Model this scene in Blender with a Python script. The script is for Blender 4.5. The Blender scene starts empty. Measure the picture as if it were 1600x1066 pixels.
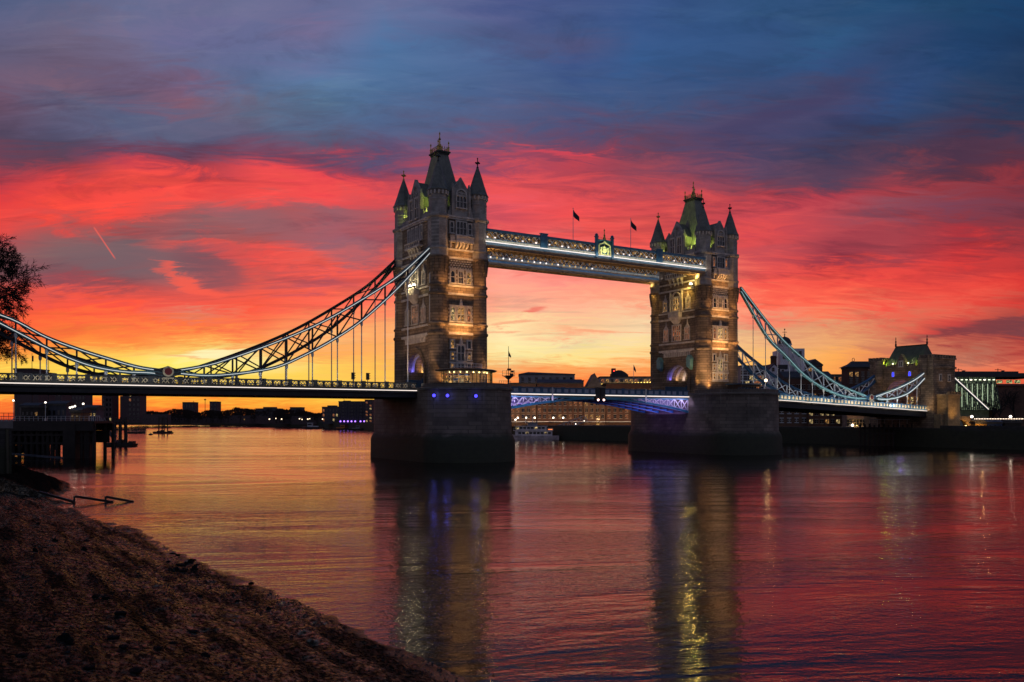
import bpy, bmesh, math, random
from mathutils import Vector, Matrix
random.seed(7)
R = math.radians
C = bpy.context.scene.collection
SC = bpy.context.scene

# ------------------------------------------------------------------ camera
F = 1352.0            # focal length in photo pixels (photo is 1600 px wide)
VH = 654.7            # photo row of the horizon
PSI = 0.555           # heading of the camera, clockwise from +Y
CAM = Vector((-135.8, -185.6, 9.5))   # on the wharf, 9.5 m above low water
FW = Vector((math.sin(PSI), math.cos(PSI), 0))
RT = Vector((math.cos(PSI), -math.sin(PSI), 0))
cam = bpy.data.cameras.new('camera')
co = bpy.data.objects.new('camera', cam)
C.objects.link(co)
co.location = CAM
co.rotation_euler = (R(90), 0, -PSI)
cam.sensor_width = 36
cam.lens = F / 1600 * 36
cam.shift_y = (VH - 533) / 1600
cam.clip_start = 0.2
cam.clip_end = 9000
SC.camera = co

SC.view_settings.view_transform = 'Standard'
SC.view_settings.look = 'None'
SC.view_settings.exposure = 0
SC.view_settings.gamma = 1
SC.cycles.use_denoising = True
SC.cycles.max_bounces = 6
SC.cycles.diffuse_bounces = 2
SC.cycles.glossy_bounces = 4
SC.cycles.transmission_bounces = 4
SC.cycles.sample_clamp_indirect = 4
SC.cycles.caustics_reflective = False
SC.cycles.caustics_refractive = False


def lin(c):
    def f(x):
        x /= 255.0
        return x / 12.92 if x <= 0.04045 else ((x + 0.055) / 1.055) ** 2.4
    return tuple(f(x) for x in c)


class NT:
    """small helper to wire node trees"""
    def __init__(s, tree):
        s.t = tree

    def n(s, kind, **kw):
        nd = s.t.nodes.new(kind)
        for k, v in kw.items():
            setattr(nd, k, v)
        return nd

    def put(s, sock, val):
        if isinstance(val, bpy.types.NodeSocket):
            s.t.links.new(val, sock)
        elif val is not None:
            sock.default_value = val

    def m(s, op, a, b=None, c=None, clamp=False):
        nd = s.n('ShaderNodeMath', operation=op, use_clamp=clamp)
        for i, x in enumerate((a, b, c)):
            if x is not None:
                s.put(nd.inputs[i], x)
        return nd.outputs[0]

    def vm(s, op, a, b=None, scale=None):
        nd = s.n('ShaderNodeVectorMath', operation=op)
        s.put(nd.inputs[0], a)
        if b is not None:
            s.put(nd.inputs[1], b)
        if scale is not None:
            s.put(nd.inputs['Scale'], scale)
        return nd.outputs['Value'] if op in ('DOT_PRODUCT', 'LENGTH') else nd.outputs[0]

    def mr(s, x, a, b, c=0.0, d=1.0, smooth=False):
        nd = s.n('ShaderNodeMapRange', clamp=True)
        nd.interpolation_type = 'SMOOTHSTEP' if smooth else 'LINEAR'
        s.put(nd.inputs[0], x)
        for i, v in enumerate((a, b, c, d)):
            s.put(nd.inputs[i + 1], v)
        return nd.outputs[0]

    def mix(s, f, a, b, mode='MIX'):
        nd = s.n('ShaderNodeMix', data_type='RGBA', blend_type=mode)
        nd.clamp_factor = True
        s.put(nd.inputs[0], f)
        for sock, v in ((nd.inputs[6], a), (nd.inputs[7], b)):
            if isinstance(v, tuple) and len(v) == 3:
                v = v + (1,)
            s.put(sock, v)
        return nd.outputs[2]

    def noise(s, vec, scale, detail=3, rough=0.55, dist=0.0, col=False):
        nd = s.n('ShaderNodeTexNoise')
        s.put(nd.inputs['Vector'], vec)
        s.put(nd.inputs['Scale'], scale)
        s.put(nd.inputs['Detail'], detail)
        s.put(nd.inputs['Roughness'], rough)
        s.put(nd.inputs['Distortion'], dist)
        return nd.outputs['Color'] if col else nd.outputs['Fac']

    def ramp(s, f, stops, interp='LINEAR'):
        nd = s.n('ShaderNodeValToRGB')
        r = nd.color_ramp
        r.interpolation = interp
        while len(r.elements) < len(stops):
            r.elements.new(0.5)
        for e, (p, c) in zip(r.elements, stops):
            e.position = p
        for e, (p, c) in zip(r.elements, stops):
            e.color = tuple(c) + (1,)
        s.put(nd.inputs[0], f)
        return nd.outputs[0]

    def xyz(s, x, y, z):
        nd = s.n('ShaderNodeCombineXYZ')
        for i, v in enumerate((x, y, z)):
            s.put(nd.inputs[i], v)
        return nd.outputs[0]

    def sep(s, v):
        nd = s.n('ShaderNodeSeparateXYZ')
        s.put(nd.inputs[0], v)
        return nd.outputs


# ------------------------------------------------------------------ sky (world)
# colours of the dawn sky: per bearing (photo column) a list of (photo row, sRGB)
SKY = {
 0: [(-120,(70,88,130)),(0,(82,97,137)),(100,(103,92,122)),(150,(112,82,107)),(200,(86,72,97)),(240,(112,64,84)),(280,(168,60,74)),(310,(222,60,64)),(340,(244,74,66)),(368,(190,70,74)),(395,(140,98,102)),(430,(142,92,97)),(460,(218,88,76)),(490,(255,88,62)),(520,(255,108,62)),(550,(255,152,66)),(578,(255,214,88)),(603,(255,222,84)),(630,(255,124,52)),(655,(236,88,40))],
 100: [(-120,(78,92,130)),(0,(88,98,135)),(56,(110,100,130)),(101,(106,90,118)),(128,(124,94,117)),(148,(101,95,125)),(186,(85,82,112)),(225,(78,72,98)),(253,(100,65,85)),(276,(170,60,70)),(298,(236,66,65)),(321,(253,77,62)),(338,(226,76,70)),(355,(170,86,86)),(383,(140,98,96)),(417,(130,85,92)),(445,(152,75,84)),(462,(236,86,75)),(479,(255,91,65)),(507,(255,117,60)),(535,(255,140,62)),(560,(255,190,78)),(585,(255,222,88)),(612,(255,170,60)),(635,(250,110,48)),(655,(236,88,40))],
 200: [(-120,(85,100,145)),(0,(96,107,147)),(60,(112,106,141)),(130,(106,87,117)),(170,(86,96,131)),(210,(91,91,122)),(240,(112,66,92)),(265,(205,62,75)),(290,(255,77,66)),(330,(252,76,66)),(350,(178,80,80)),(375,(126,98,102)),(410,(122,87,96)),(440,(152,76,81)),(460,(228,86,76)),(480,(255,87,66)),(510,(255,117,66)),(535,(255,138,66)),(560,(255,204,92)),(585,(255,228,94)),(612,(255,180,60)),(635,(255,128,50)),(655,(236,88,40))],
 300: [(-120,(95,102,148)),(0,(105,108,146)),(56,(105,105,150)),(96,(100,105,145)),(130,(115,92,125)),(158,(124,88,111)),(180,(96,98,130)),(208,(92,95,125)),(225,(98,80,108)),(253,(110,62,85)),(276,(166,60,75)),(293,(236,68,66)),(315,(253,80,71)),(332,(190,85,85)),(349,(136,95,100)),(366,(150,90,95)),(377,(214,85,80)),(394,(172,85,90)),(417,(150,85,90)),(434,(236,90,78)),(450,(225,88,79)),(473,(246,90,74)),(490,(226,130,105)),(507,(255,116,65)),(529,(255,165,80)),(546,(255,214,110)),(563,(255,240,142)),(585,(255,235,100)),(612,(255,190,64)),(635,(255,135,50)),(655,(238,95,42))],
 400: [(-120,(95,105,150)),(0,(106,111,151)),(60,(100,106,151)),(130,(90,111,151)),(170,(96,106,136)),(210,(101,91,121)),(240,(132,70,96)),(265,(238,70,75)),(300,(243,76,72)),(330,(176,87,91)),(370,(172,86,86)),(400,(234,81,75)),(430,(203,86,81)),(450,(234,91,78)),(480,(255,92,68)),(505,(252,112,76)),(530,(255,153,82)),(550,(255,214,134)),(570,(255,238,154)),(590,(255,218,92)),(612,(255,200,70)),(635,(255,158,52)),(655,(240,110,45))],
 500: [(-120,(92,102,150)),(0,(100,106,150)),(45,(119,108,150)),(84,(100,112,158)),(124,(85,120,165)),(158,(85,118,155)),(191,(82,100,135)),(220,(85,88,118)),(242,(110,72,100)),(262,(172,63,84)),(276,(236,66,75)),(298,(246,76,75)),(321,(225,81,85)),(338,(152,95,104)),(360,(165,95,104)),(377,(172,90,104)),(400,(236,95,85)),(417,(246,92,80)),(439,(192,86,95)),(462,(255,100,80)),(478,(255,110,85)),(507,(255,160,100)),(529,(255,190,120)),(546,(255,170,90)),(569,(255,206,95)),(592,(255,208,85)),(615,(255,200,72)),(640,(255,160,55)),(655,(246,125,50))],
 600: [(-120,(90,105,155)),(0,(100,111,156)),(80,(75,116,166)),(150,(75,111,156)),(200,(80,96,136)),(240,(96,76,111)),(270,(172,66,86)),(300,(232,76,80)),(340,(194,80,88)),(390,(162,87,96)),(420,(232,87,78)),(450,(255,102,86)),(480,(255,132,96)),(510,(255,167,106)),(540,(255,172,96)),(570,(255,187,86)),(595,(255,198,82)),(620,(255,205,75)),(655,(250,140,55))],
 790: [(-120,(62,78,130)),(0,(70,86,140)),(34,(85,95,145)),(73,(75,88,135)),(113,(72,100,150)),(158,(75,98,145)),(191,(85,90,130)),(220,(115,78,110)),(234,(188,70,90)),(248,(142,70,100)),(265,(205,72,85)),(293,(240,80,82)),(315,(235,85,94)),(338,(202,76,90)),(365,(236,88,90)),(390,(250,120,110)),(422,(255,160,143)),(450,(255,170,144)),(478,(255,176,145)),(501,(255,215,160)),(523,(255,236,176)),(552,(255,236,165)),(574,(246,186,120)),(591,(255,141,72)),(612,(250,118,58)),(655,(235,100,50))],
 900: [(-120,(58,78,132)),(0,(65,86,140)),(45,(62,85,135)),(84,(80,85,130)),(113,(60,85,140)),(152,(65,92,140)),(186,(75,82,125)),(214,(100,72,105)),(242,(152,62,85)),(250,(198,65,80)),(265,(176,65,82)),(287,(215,72,80)),(315,(240,78,80)),(343,(246,85,80)),(366,(238,94,92)),(400,(246,120,108)),(439,(255,150,135)),(461,(255,165,135)),(484,(255,186,150)),(507,(251,202,151)),(518,(255,172,130)),(535,(247,220,165)),(557,(255,226,141)),(574,(255,171,95)),(591,(255,126,60)),(612,(250,112,55)),(655,(235,98,48))],
 1000: [(-120,(48,78,132)),(0,(55,86,141)),(100,(50,91,146)),(160,(65,86,131)),(200,(86,76,111)),(240,(111,66,91)),(270,(162,70,86)),(310,(218,75,80)),(360,(238,86,80)),(400,(242,92,86)),(440,(255,152,127)),(470,(255,168,132)),(495,(247,207,162)),(525,(252,222,172)),(550,(255,222,152)),(575,(255,163,92)),(600,(250,122,62)),(655,(235,100,50))],
 1200: [(-120,(34,72,118)),(0,(40,80,125)),(56,(48,85,135)),(101,(48,80,128)),(141,(60,75,118)),(169,(77,68,105)),(197,(72,70,110)),(231,(75,66,100)),(259,(99,71,99)),(293,(120,65,85)),(310,(174,62,75)),(338,(206,72,82)),(360,(226,78,80)),(388,(196,78,85)),(411,(216,80,82)),(439,(246,88,78)),(473,(255,106,82)),(495,(251,130,105)),(518,(226,160,120)),(540,(240,180,126)),(562,(255,190,108)),(582,(255,188,90)),(605,(255,146,68)),(655,(235,108,58))],
 1300: [(-120,(28,66,110)),(0,(35,75,120)),(34,(45,82,125)),(68,(42,88,135)),(101,(48,80,130)),(135,(62,72,112)),(169,(70,68,108)),(197,(58,66,105)),(225,(65,60,90)),(253,(82,62,88)),(281,(85,65,90)),(298,(120,60,80)),(315,(180,60,75)),(338,(190,72,82)),(360,(186,72,80)),(388,(160,62,75)),(400,(152,56,70)),(417,(215,68,65)),(433,(241,80,70)),(467,(255,101,78)),(490,(250,130,95)),(507,(226,150,110)),(535,(240,170,110)),(563,(255,170,86)),(590,(250,150,80)),(612,(245,125,68)),(655,(225,100,60))],
 1400: [(-120,(24,62,105)),(0,(30,76,121)),(80,(45,71,116)),(150,(45,76,126)),(200,(55,66,101)),(240,(76,60,86)),(275,(117,60,76)),(300,(168,60,70)),(330,(143,76,91)),(365,(163,66,76)),(400,(170,66,75)),(420,(228,70,66)),(450,(233,75,66)),(480,(247,91,75)),(505,(228,111,86)),(525,(213,132,96)),(550,(232,132,96)),(570,(208,111,86)),(590,(238,132,91)),(612,(240,112,70)),(655,(215,90,60))],
 1500: [(-120,(22,58,98)),(0,(28,70,110)),(34,(28,66,108)),(68,(28,65,110)),(101,(30,68,115)),(135,(38,66,105)),(169,(48,62,98)),(197,(65,58,88)),(225,(75,52,75)),(253,(78,52,75)),(276,(95,52,68)),(293,(145,55,65)),(315,(140,62,75)),(332,(125,68,88)),(355,(140,58,70)),(383,(176,52,60)),(405,(226,62,58)),(422,(190,60,62)),(445,(236,75,65)),(473,(239,85,70)),(495,(226,100,80)),(512,(182,62,62)),(540,(190,100,80)),(557,(182,110,90)),(574,(236,130,95)),(600,(236,105,70)),(655,(210,85,58))],
 1600: [(-120,(15,50,90)),(0,(20,66,111)),(60,(25,56,96)),(150,(35,60,96)),(200,(45,56,86)),(230,(86,55,76)),(260,(91,50,70)),(290,(142,50,60)),(330,(122,60,75)),(360,(137,55,65)),(400,(188,58,60)),(430,(218,60,55)),(460,(218,62,55)),(490,(183,75,65)),(515,(122,65,70)),(535,(172,65,60)),(555,(203,86,70)),(580,(238,111,75)),(612,(222,86,60)),(655,(200,75,55))],
}


def azel(u, v):
    t = (u - 800) / F
    return math.atan(t), math.atan2((VH - v) / F, math.sqrt(1 + t * t))


world = bpy.data.worlds.new('World')
SC.world = world
world.use_nodes = True
wt = world.node_tree
wt.nodes.clear()
W = NT(wt)
dirv = W.vm('NORMALIZE', W.n('ShaderNodeTexCoord').outputs['Generated'])
df = W.vm('DOT_PRODUCT', dirv, tuple(FW))
dr = W.vm('DOT_PRODUCT', dirv, tuple(RT))
dz = W.sep(dirv)[2]
az0 = W.m('ARCTAN2', dr, df)
el0 = W.m('ARCSINE', dz)
# cloud sheet coordinates (a flat layer seen in perspective)
den = W.m('ADD', W.m('MAXIMUM', dz, 0.0), 0.16)
cpl = W.xyz(W.m('DIVIDE', dr, den), W.m('MULTIPLY', W.m('DIVIDE', df, den), 1.0), 0.0)
cstreak = W.vm('MULTIPLY', cpl, (0.9, 2.1, 1.0))
nA = W.m('SUBTRACT', W.noise(cstreak, 1.5, 5, 0.55, 0.6), 0.5)
nB = W.m('SUBTRACT', W.noise(W.vm('ADD', cstreak, (31.0, 7.0, 0.0)), 0.8, 4, 0.55, 0.4), 0.5)
nC = W.m('SUBTRACT', W.noise(W.vm('ADD', cstreak, (3.0, 17.0, 0.0)), 4.5, 9, 0.68, 1.4), 0.5)
wamp = W.mr(el0, 0.0, 0.22, 0.025, 0.05)
elw = W.m('ADD', el0, W.m('MULTIPLY', W.m('ADD', nA, W.m('MULTIPLY', nC, 1.5)), wamp))
azw = W.m('ADD', az0, W.m('ADD', W.m('MULTIPLY', nB, 0.06), W.m('MULTIPLY', nC, 0.10)))
EMAX = 0.56
fe = W.m('DIVIDE', elw, EMAX, clamp=True)
cols = []
for u in sorted(SKY):
    st = []
    for v, c in SKY[u]:
        e = azel(u, v)[1] / EMAX
        st.append((max(0.0, min(1.0, e)), lin(c)))
    st = sorted(st)
    st.append((1.0, lin((28, 62, 112))))
    cols.append((azel(u, 300)[0], W.ramp(fe, st)))
sky = cols[0][1]
for (a0, c0), (a1, c1) in zip(cols, cols[1:]):
    sky = W.mix(W.mr(azw, a0, a1), sky, c1)
# finer cloud streaks: greyer and redder filaments
ns1 = W.noise(W.vm('MULTIPLY', W.vm('ADD', cpl, (9.0, 2.0, 0.0)), (0.8, 2.6, 1.0)), 2.6, 7, 0.62, 1.0)
ns2 = W.noise(W.vm('MULTIPLY', W.vm('ADD', cpl, (-4.0, 12.0, 0.0)), (0.7, 3.0, 1.0)), 4.4, 7, 0.62, 1.4)
lowf = W.mr(el0, 0.05, 0.17, 0.12, 1.0)
f1 = W.m('MULTIPLY', W.mr(ns1, 0.50, 0.65, 0.0, 0.48, True), W.m('MULTIPLY', lowf, W.mr(el0, 0.24, 0.36, 1.0, 0.45)))
sky = W.mix(f1, sky, W.mix(1.0, sky, (0.50, 0.64, 0.76), 'MULTIPLY'))
f2 = W.m('MULTIPLY', W.mr(ns2, 0.54, 0.67, 0.0, 0.75, True), lowf)
sky = W.mix(f2, sky, W.mix(1.0, sky, (1.16, 1.12, 1.05), 'MULTIPLY'))


# broken texture of the high cloud: paler mauve wisps and darker slate gaps
n4 = W.noise(W.vm('MULTIPLY', W.vm('ADD', cpl, (15.0, -6.0, 0.0)), (1.0, 1.7, 1.0)), 3.4, 9, 0.66, 1.2)
hi = W.mr(el0, 0.20, 0.34)
sky = W.mix(W.m('MULTIPLY', W.mr(n4, 0.50, 0.66, 0.0, 0.34, True), hi), sky, W.mix(1.0, sky, (1.45, 1.16, 1.10), 'MULTIPLY'))
sky = W.mix(W.m('MULTIPLY', W.mr(n4, 0.36, 0.50, 0.30, 0.0, True), hi), sky, W.mix(1.0, sky, (0.66, 0.62, 0.62), 'MULTIPLY'))
bwn = W.n('ShaderNodeRGBToBW')
W.put(bwn.inputs[0], sky)
sky = W.mix(W.m('MULTIPLY', hi, 0.12), sky, W.xyz(bwn.outputs[0], bwn.outputs[0], bwn.outputs[0]))


def blob(u, v, ru, rv, rot, col, amt):
    """a soft cloud patch lying in a fixed direction of the sky"""
    global sky
    a, e = azel(u, v)
    ca, sa = math.cos(R(rot)), math.sin(R(rot))
    x = W.m('SUBTRACT', W.m('ADD', az0, W.m('MULTIPLY', nC, 0.045)), a)
    y = W.m('SUBTRACT', W.m('ADD', el0, W.m('ADD', W.m('MULTIPLY', nA, 0.05), W.m('MULTIPLY', nC, 0.018))), e)
    p = W.m('ADD', W.m('MULTIPLY', x, ca * F / ru), W.m('MULTIPLY', y, sa * F / ru))
    q = W.m('SUBTRACT', W.m('MULTIPLY', y, ca * F / rv), W.m('MULTIPLY', x, sa * F / rv))
    d2 = W.m('ADD', W.m('MULTIPLY', p, p), W.m('MULTIPLY', q, q))
    g = W.m('MULTIPLY', W.mr(d2, 0.0, 1.0, 1.0, 0.0, True), amt, clamp=True)
    sky = W.mix(g, sky, lin(col))


blob(190, 402, 150, 40, -5, (122, 98, 104), 0.75)
blob(385, 345, 90, 22, -8, (138, 100, 108), 0.6)
blob(540, 392, 70, 26, -8, (140, 102, 114), 0.6)
blob(470, 368, 60, 12, -12, (160, 96, 102), 0.5)
blob(330, 420, 70, 22, -14, (120, 82, 92), 0.7)
blob(300, 437, 70, 10, -20, (255, 96, 76), 0.75)
blob(330, 553, 70, 10, 8, (255, 246, 190), 0.8)
blob(290, 560, 45, 6, -6, (250, 150, 90), 0.5)
blob(830, 484, 28, 7, 10, (240, 112, 96), 0.85)
blob(805, 507, 60, 5, 3, (248, 140, 110), 0.6)
blob(960, 516, 110, 5, -2, (250, 160, 120), 0.7)
blob(1530, 515, 120, 12, 3, (118, 62, 68), 0.75)
blob(1470, 512, 60, 9, 4, (235, 76, 66), 0.5)
blob(1380, 550, 50, 12, -10, (180, 100, 88), 0.5)
blob(1230, 165, 160, 18, 14, (66, 62, 98), 0.5)
blob(870, 238, 80, 6, -8, (226, 72, 86), 0.65)
# a short vapour trail caught by the light
(a0, e0), (a1, e1) = azel(146, 354), azel(181, 406)
dx, dy = a1 - a0, e1 - e0
LL = math.hypot(dx, dy)
xa, ya = W.m('SUBTRACT', az0, a0), W.m('SUBTRACT', el0, e0)
al = W.m('ADD', W.m('MULTIPLY', xa, dx / LL / LL), W.m('MULTIPLY', ya, dy / LL / LL))
pp = W.m('ABSOLUTE', W.m('SUBTRACT', W.m('MULTIPLY', xa, dy / LL), W.m('MULTIPLY', ya, dx / LL)))
tr = W.m('MULTIPLY', W.mr(pp, 0.0002, 0.0011, 1.0, 0.0), W.m('MULTIPLY', W.mr(al, 0.0, 0.06), W.mr(al, 0.9, 1.0, 1.0, 0.0)))
sky = W.mix(W.m('MULTIPLY', tr, 0.6), sky, lin((255, 104, 88)))
# the western half of the sky, behind the viewer: plain blue dusk
west = W.ramp(W.m('DIVIDE', el0, 1.57, clamp=True), [(0.0, (0.23, 0.20, 0.25)), (0.25, (0.185, 0.19, 0.28)), (0.6, (0.085, 0.12, 0.22)), (1.0, (0.05, 0.09, 0.19))])
sky = W.mix(W.mr(W.m('ABSOLUTE', az0), 0.75, 1.5, 0, 1, True), sky, west)
sky = W.mix(W.mr(el0, -0.03, -0.005, 1.0, 0.0), sky, (0.03, 0.025, 0.03))
bg = W.n('ShaderNodeBackground')
W.put(bg.inputs[0], sky)
bg.inputs[1].default_value = 1.0
wt.links.new(bg.outputs[0], W.n('ShaderNodeOutputWorld').inputs[0])

# the sun is just under the horizon behind the far bank; only a faint red grazing glow is left
sun = bpy.data.lights.new('sun', 'SUN')
sun.energy = 0.03
sun.angle = R(40)
sun.color = (1.0, 0.45, 0.2)
so = bpy.data.objects.new('sun', sun)
C.objects.link(so)
_az = PSI + math.atan((330 - 800) / F)
so.rotation_euler = Vector((math.sin(_az), math.cos(_az), 0.03)).to_track_quat('Z', 'Y').to_euler()


# ------------------------------------------------------------------ materials
MATS = {}


def mat(name, base, rough=0.7, metal=0.0, var=0.35, scale=0.6, bump=0.0, bscale=3.0, spec=0.5, emit=None, estr=0.0, pattern=None):
    if name in MATS:
        return MATS[name]
    m = bpy.data.materials.new(name)
    m.use_nodes = True
    m.node_tree.nodes.clear()
    T = NT(m.node_tree)
    b = T.n('ShaderNodeBsdfPrincipled')
    o = T.n('ShaderNodeOutputMaterial')
    m.node_tree.links.new(b.outputs[0], o.inputs[0])
    tc = T.n('ShaderNodeTexCoord').outputs['Object']
    n1 = T.noise(tc, scale, 5, 0.6)
    col = T.mix(T.mr(n1, 0.3, 0.7), tuple(x * (1 - var) for x in base), tuple(min(1, x * (1 + var)) for x in base))
    hgt = None
    if pattern:
        kind = pattern[0]
        s = T.sep(tc)
        if kind == 'ashlar':      # courses of stone or brick on vertical faces
            _, bw, bh, mort, dark, tone = pattern
            vec = T.xyz(T.m('ADD', s[0], s[1]), s[2], 0.0)
            br = T.n('ShaderNodeTexBrick')
            T.put(br.inputs['Vector'], vec)
            br.inputs['Color1'].default_value = (1, 1, 1, 1)
            br.inputs['Color2'].default_value = (tone, tone, tone, 1)
            br.inputs['Mortar'].default_value = (dark, dark, dark, 1)
            br.inputs['Scale'].default_value = 1
            br.inputs['Mortar Size'].default_value = mort
            br.inputs['Brick Width'].default_value = bw
            br.inputs['Row Height'].default_value = bh
            col = T.mix(1.0, col, br.outputs['Color'], 'MULTIPLY')
            hgt = T.m('SUBTRACT', 1.0, br.outputs['Fac'])
        elif kind == 'rows':      # slates or boards in rows
            _, rh, dark = pattern
            fr = T.m('FRACT', T.m('DIVIDE', s[2], rh))
            k = T.mr(fr, 0.0, 0.16, dark, 1.0)
            k2 = T.noise(T.xyz(T.m('MULTIPLY', T.m('ADD', s[0], s[1]), 2.2), T.m('FLOOR', T.m('DIVIDE', s[2], rh)), 0.0), 1.0, 1, 0.5)
            k = T.m('MULTIPLY', k, T.mr(k2, 0.3, 0.7, 0.7, 1.15))
            col = T.mix(1.0, col, T.xyz(k, k, k), 'MULTIPLY')
            hgt = fr
        elif kind == 'tide':      # weed and wet staining below the high water mark (heights of the place)
            _, bw, bh = pattern
            pos = T.n('ShaderNodeNewGeometry').outputs['Position']
            ps = T.sep(pos)
            vec = T.xyz(T.m('ADD', s[0], s[1]), s[2], 0.0)
            br = T.n('ShaderNodeTexBrick')
            T.put(br.inputs['Vector'], vec)
            br.inputs['Color1'].default_value = (1, 1, 1, 1)
            br.inputs['Color2'].default_value = (0.58, 0.58, 0.58, 1)
            br.inputs['Mortar'].default_value = (0.5, 0.5, 0.5, 1)
            br.inputs['Scale'].default_value = 1
            br.inputs['Mortar Size'].default_value = 0.07
            br.inputs['Brick Width'].default_value = bw
            br.inputs['Row Height'].default_value = bh
            col = T.mix(1.0, col, br.outputs['Color'], 'MULTIPLY')
            hgt = T.m('SUBTRACT', 1.0, br.outputs['Fac'])
            wob = T.m('MULTIPLY', T.m('SUBTRACT', T.noise(pos, 0.35, 4), 0.5), 2.6)
            hz = T.m('ADD', ps[2], wob)
            weed = T.mr(hz, 5.4, 6.6, 1.0, 0.0)
            col = T.mix(weed, col, T.mix(T.noise(pos, 0.8, 4), (0.012, 0.014, 0.008), (0.035, 0.04, 0.018)))
            # lime runs under the coping
            runs = T.noise(T.vm('MULTIPLY', pos, (0.9, 0.9, 0.05)), 1.6, 4, 0.6)
            col = T.mix(T.m('MULTIPLY', T.mr(runs, 0.58, 0.75, 0, 0.5), T.mr(ps[2], 9.0, 14.5)), col, (0.30, 0.29, 0.28))
    if emit:
        b.inputs['Emission Color'].default_value = tuple(emit) + (1,)
        b.inputs['Emission Strength'].default_value = estr
    T.put(b.inputs['Base Color'], col)
    b.inputs['Roughness'].default_value = rough
    b.inputs['Metallic'].default_value = metal
    b.inputs['Specular IOR Level'].default_value = spec
    if bump or hgt is not None:
        h = T.noise(tc, bscale, 5, 0.65)
        if hgt is not None:
            h = T.m('ADD', T.m('MULTIPLY', h, 0.5), T.m('MULTIPLY', hgt, 0.8))
        bn = T.n('ShaderNodeBump')
        bn.inputs['Strength'].default_value = max(bump, 0.25)
        bn.inputs['Distance'].default_value = 0.08
        T.put(bn.inputs['Height'], h)
        T.put(b.inputs['Normal'], bn.outputs[0])
    MATS[name] = m
    return m


def lamp_mat(name, col, strength):
    if name in MATS:
        return MATS[name]
    m = bpy.data.materials.new(name)
    m.use_nodes = True
    m.node_tree.nodes.clear()
    T = NT(m.node_tree)
    e = T.n('ShaderNodeEmission')
    e.inputs[0].default_value = tuple(col) + (1,)
    e.inputs[1].default_value = strength
    m.node_tree.links.new(e.outputs[0], T.n('ShaderNodeOutputMaterial').inputs[0])
    MATS[name] = m
    return m


def pane_mat(name, col, strength):
    """a lit window: warm patchy light of a furnished room behind glass"""
    if name in MATS:
        return MATS[name]
    m = bpy.data.materials.new(name)
    m.use_nodes = True
    m.node_tree.nodes.clear()
    T = NT(m.node_tree)
    b = T.n('ShaderNodeBsdfPrincipled')
    tc = T.n('ShaderNodeTexCoord').outputs['Object']
    n1 = T.noise(tc, 1.5, 4, 0.7)
    b.inputs['Base Color'].default_value = (0.02, 0.02, 0.025, 1)
    b.inputs['Roughness'].default_value = 0.08
    T.put(b.inputs['Emission Color'], tuple(col) + (1,))
    T.put(b.inputs['Emission Strength'], T.mr(n1, 0.46, 0.64, strength * 0.02, strength * 1.9))
    m.node_tree.links.new(b.outputs[0], T.n('ShaderNodeOutputMaterial').inputs[0])
    MATS[name] = m
    return m


M_STONE = mat('rough granite', (0.27, 0.192, 0.125), 0.85, pattern=('ashlar', 1.5, 0.66, 0.06, 0.34, 0.56), bump=0.8, scale=0.3, var=0.5)
M_TRIM = mat('pale limestone', (0.50, 0.455, 0.41), 0.8, bump=0.4, scale=0.9, var=0.35)
M_PIER = mat('pier granite', (0.15, 0.122, 0.10), 0.75, pattern=('tide', 2.2, 0.9), bump=0.5, scale=0.22, var=0.45)
M_SLATE = mat('roof slate', (0.12, 0.125, 0.105), 0.55, pattern=('rows', 0.42, 0.5), bump=0.4, scale=0.5)
M_ASHLAR = mat('grey dressed stone', (0.34, 0.31, 0.28), 0.8, pattern=('ashlar', 0.9, 0.4, 0.025, 0.6, 0.8), bump=0.4, scale=0.6, var=0.4)
M_GOLD = mat('gilded iron', (0.45, 0.30, 0.09), 0.4, 0.8, scale=2)
M_BLUE = mat('blue bridge paint', (0.02, 0.085, 0.17), 0.42, scale=0.8, var=0.3)
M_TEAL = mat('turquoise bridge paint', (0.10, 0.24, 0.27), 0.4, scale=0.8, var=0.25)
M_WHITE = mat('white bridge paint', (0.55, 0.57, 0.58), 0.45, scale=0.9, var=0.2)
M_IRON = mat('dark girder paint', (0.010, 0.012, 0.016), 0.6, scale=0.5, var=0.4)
M_ROAD = mat('asphalt', (0.05, 0.05, 0.05), 0.9, bump=0.2, bscale=8)
M_GLASS = mat('dark window glass', (0.012, 0.013, 0.018), 0.08, spec=0.6, var=0.5, scale=0.4)
M_LED = lamp_mat('white led strip', (1.0, 0.93, 0.88), 1.25)
M_LEDW = lamp_mat('warm white led strip', (1.0, 0.86, 0.78), 1.2)
M_LEDC = lamp_mat('chain led strip', (0.90, 0.95, 0.95), 0.8)
M_TEALGLOW = lamp_mat('turquoise chord glow', (0.55, 0.90, 0.93), 0.6)  # lit look of the teal steel, put in as a glowing strip
M_LITW = pane_mat('window lit amber', (1.0, 0.50, 0.14), 0.45)
M_LITO = pane_mat('window lit orange', (1.0, 0.34, 0.12), 0.35)
M_LITY = pane_mat('window lit pale', (1.0, 0.72, 0.30), 0.6)
M_WOOD = mat('wet black timber', (0.018, 0.014, 0.012), 0.5, bump=0.6, bscale=5, scale=1.2)
M_TAR = mat('tarred timber', (0.02, 0.015, 0.013), 0.7, bump=0.4, bscale=4)
M_BULB = lamp_mat('white lamp', (1.0, 0.88, 0.72), 5.0)
M_BULBY = lamp_mat('sodium lamp', (1.0, 0.62, 0.22), 9.0)
M_BULBB = lamp_mat('blue lamp', (0.06, 0.05, 1.0), 3.0)
M_BULBV = lamp_mat('violet lamp', (0.36, 0.16, 1.0), 3.0)
M_BULBR = lamp_mat('red lamp', (1.0, 0.05, 0.03), 4.0)


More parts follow.
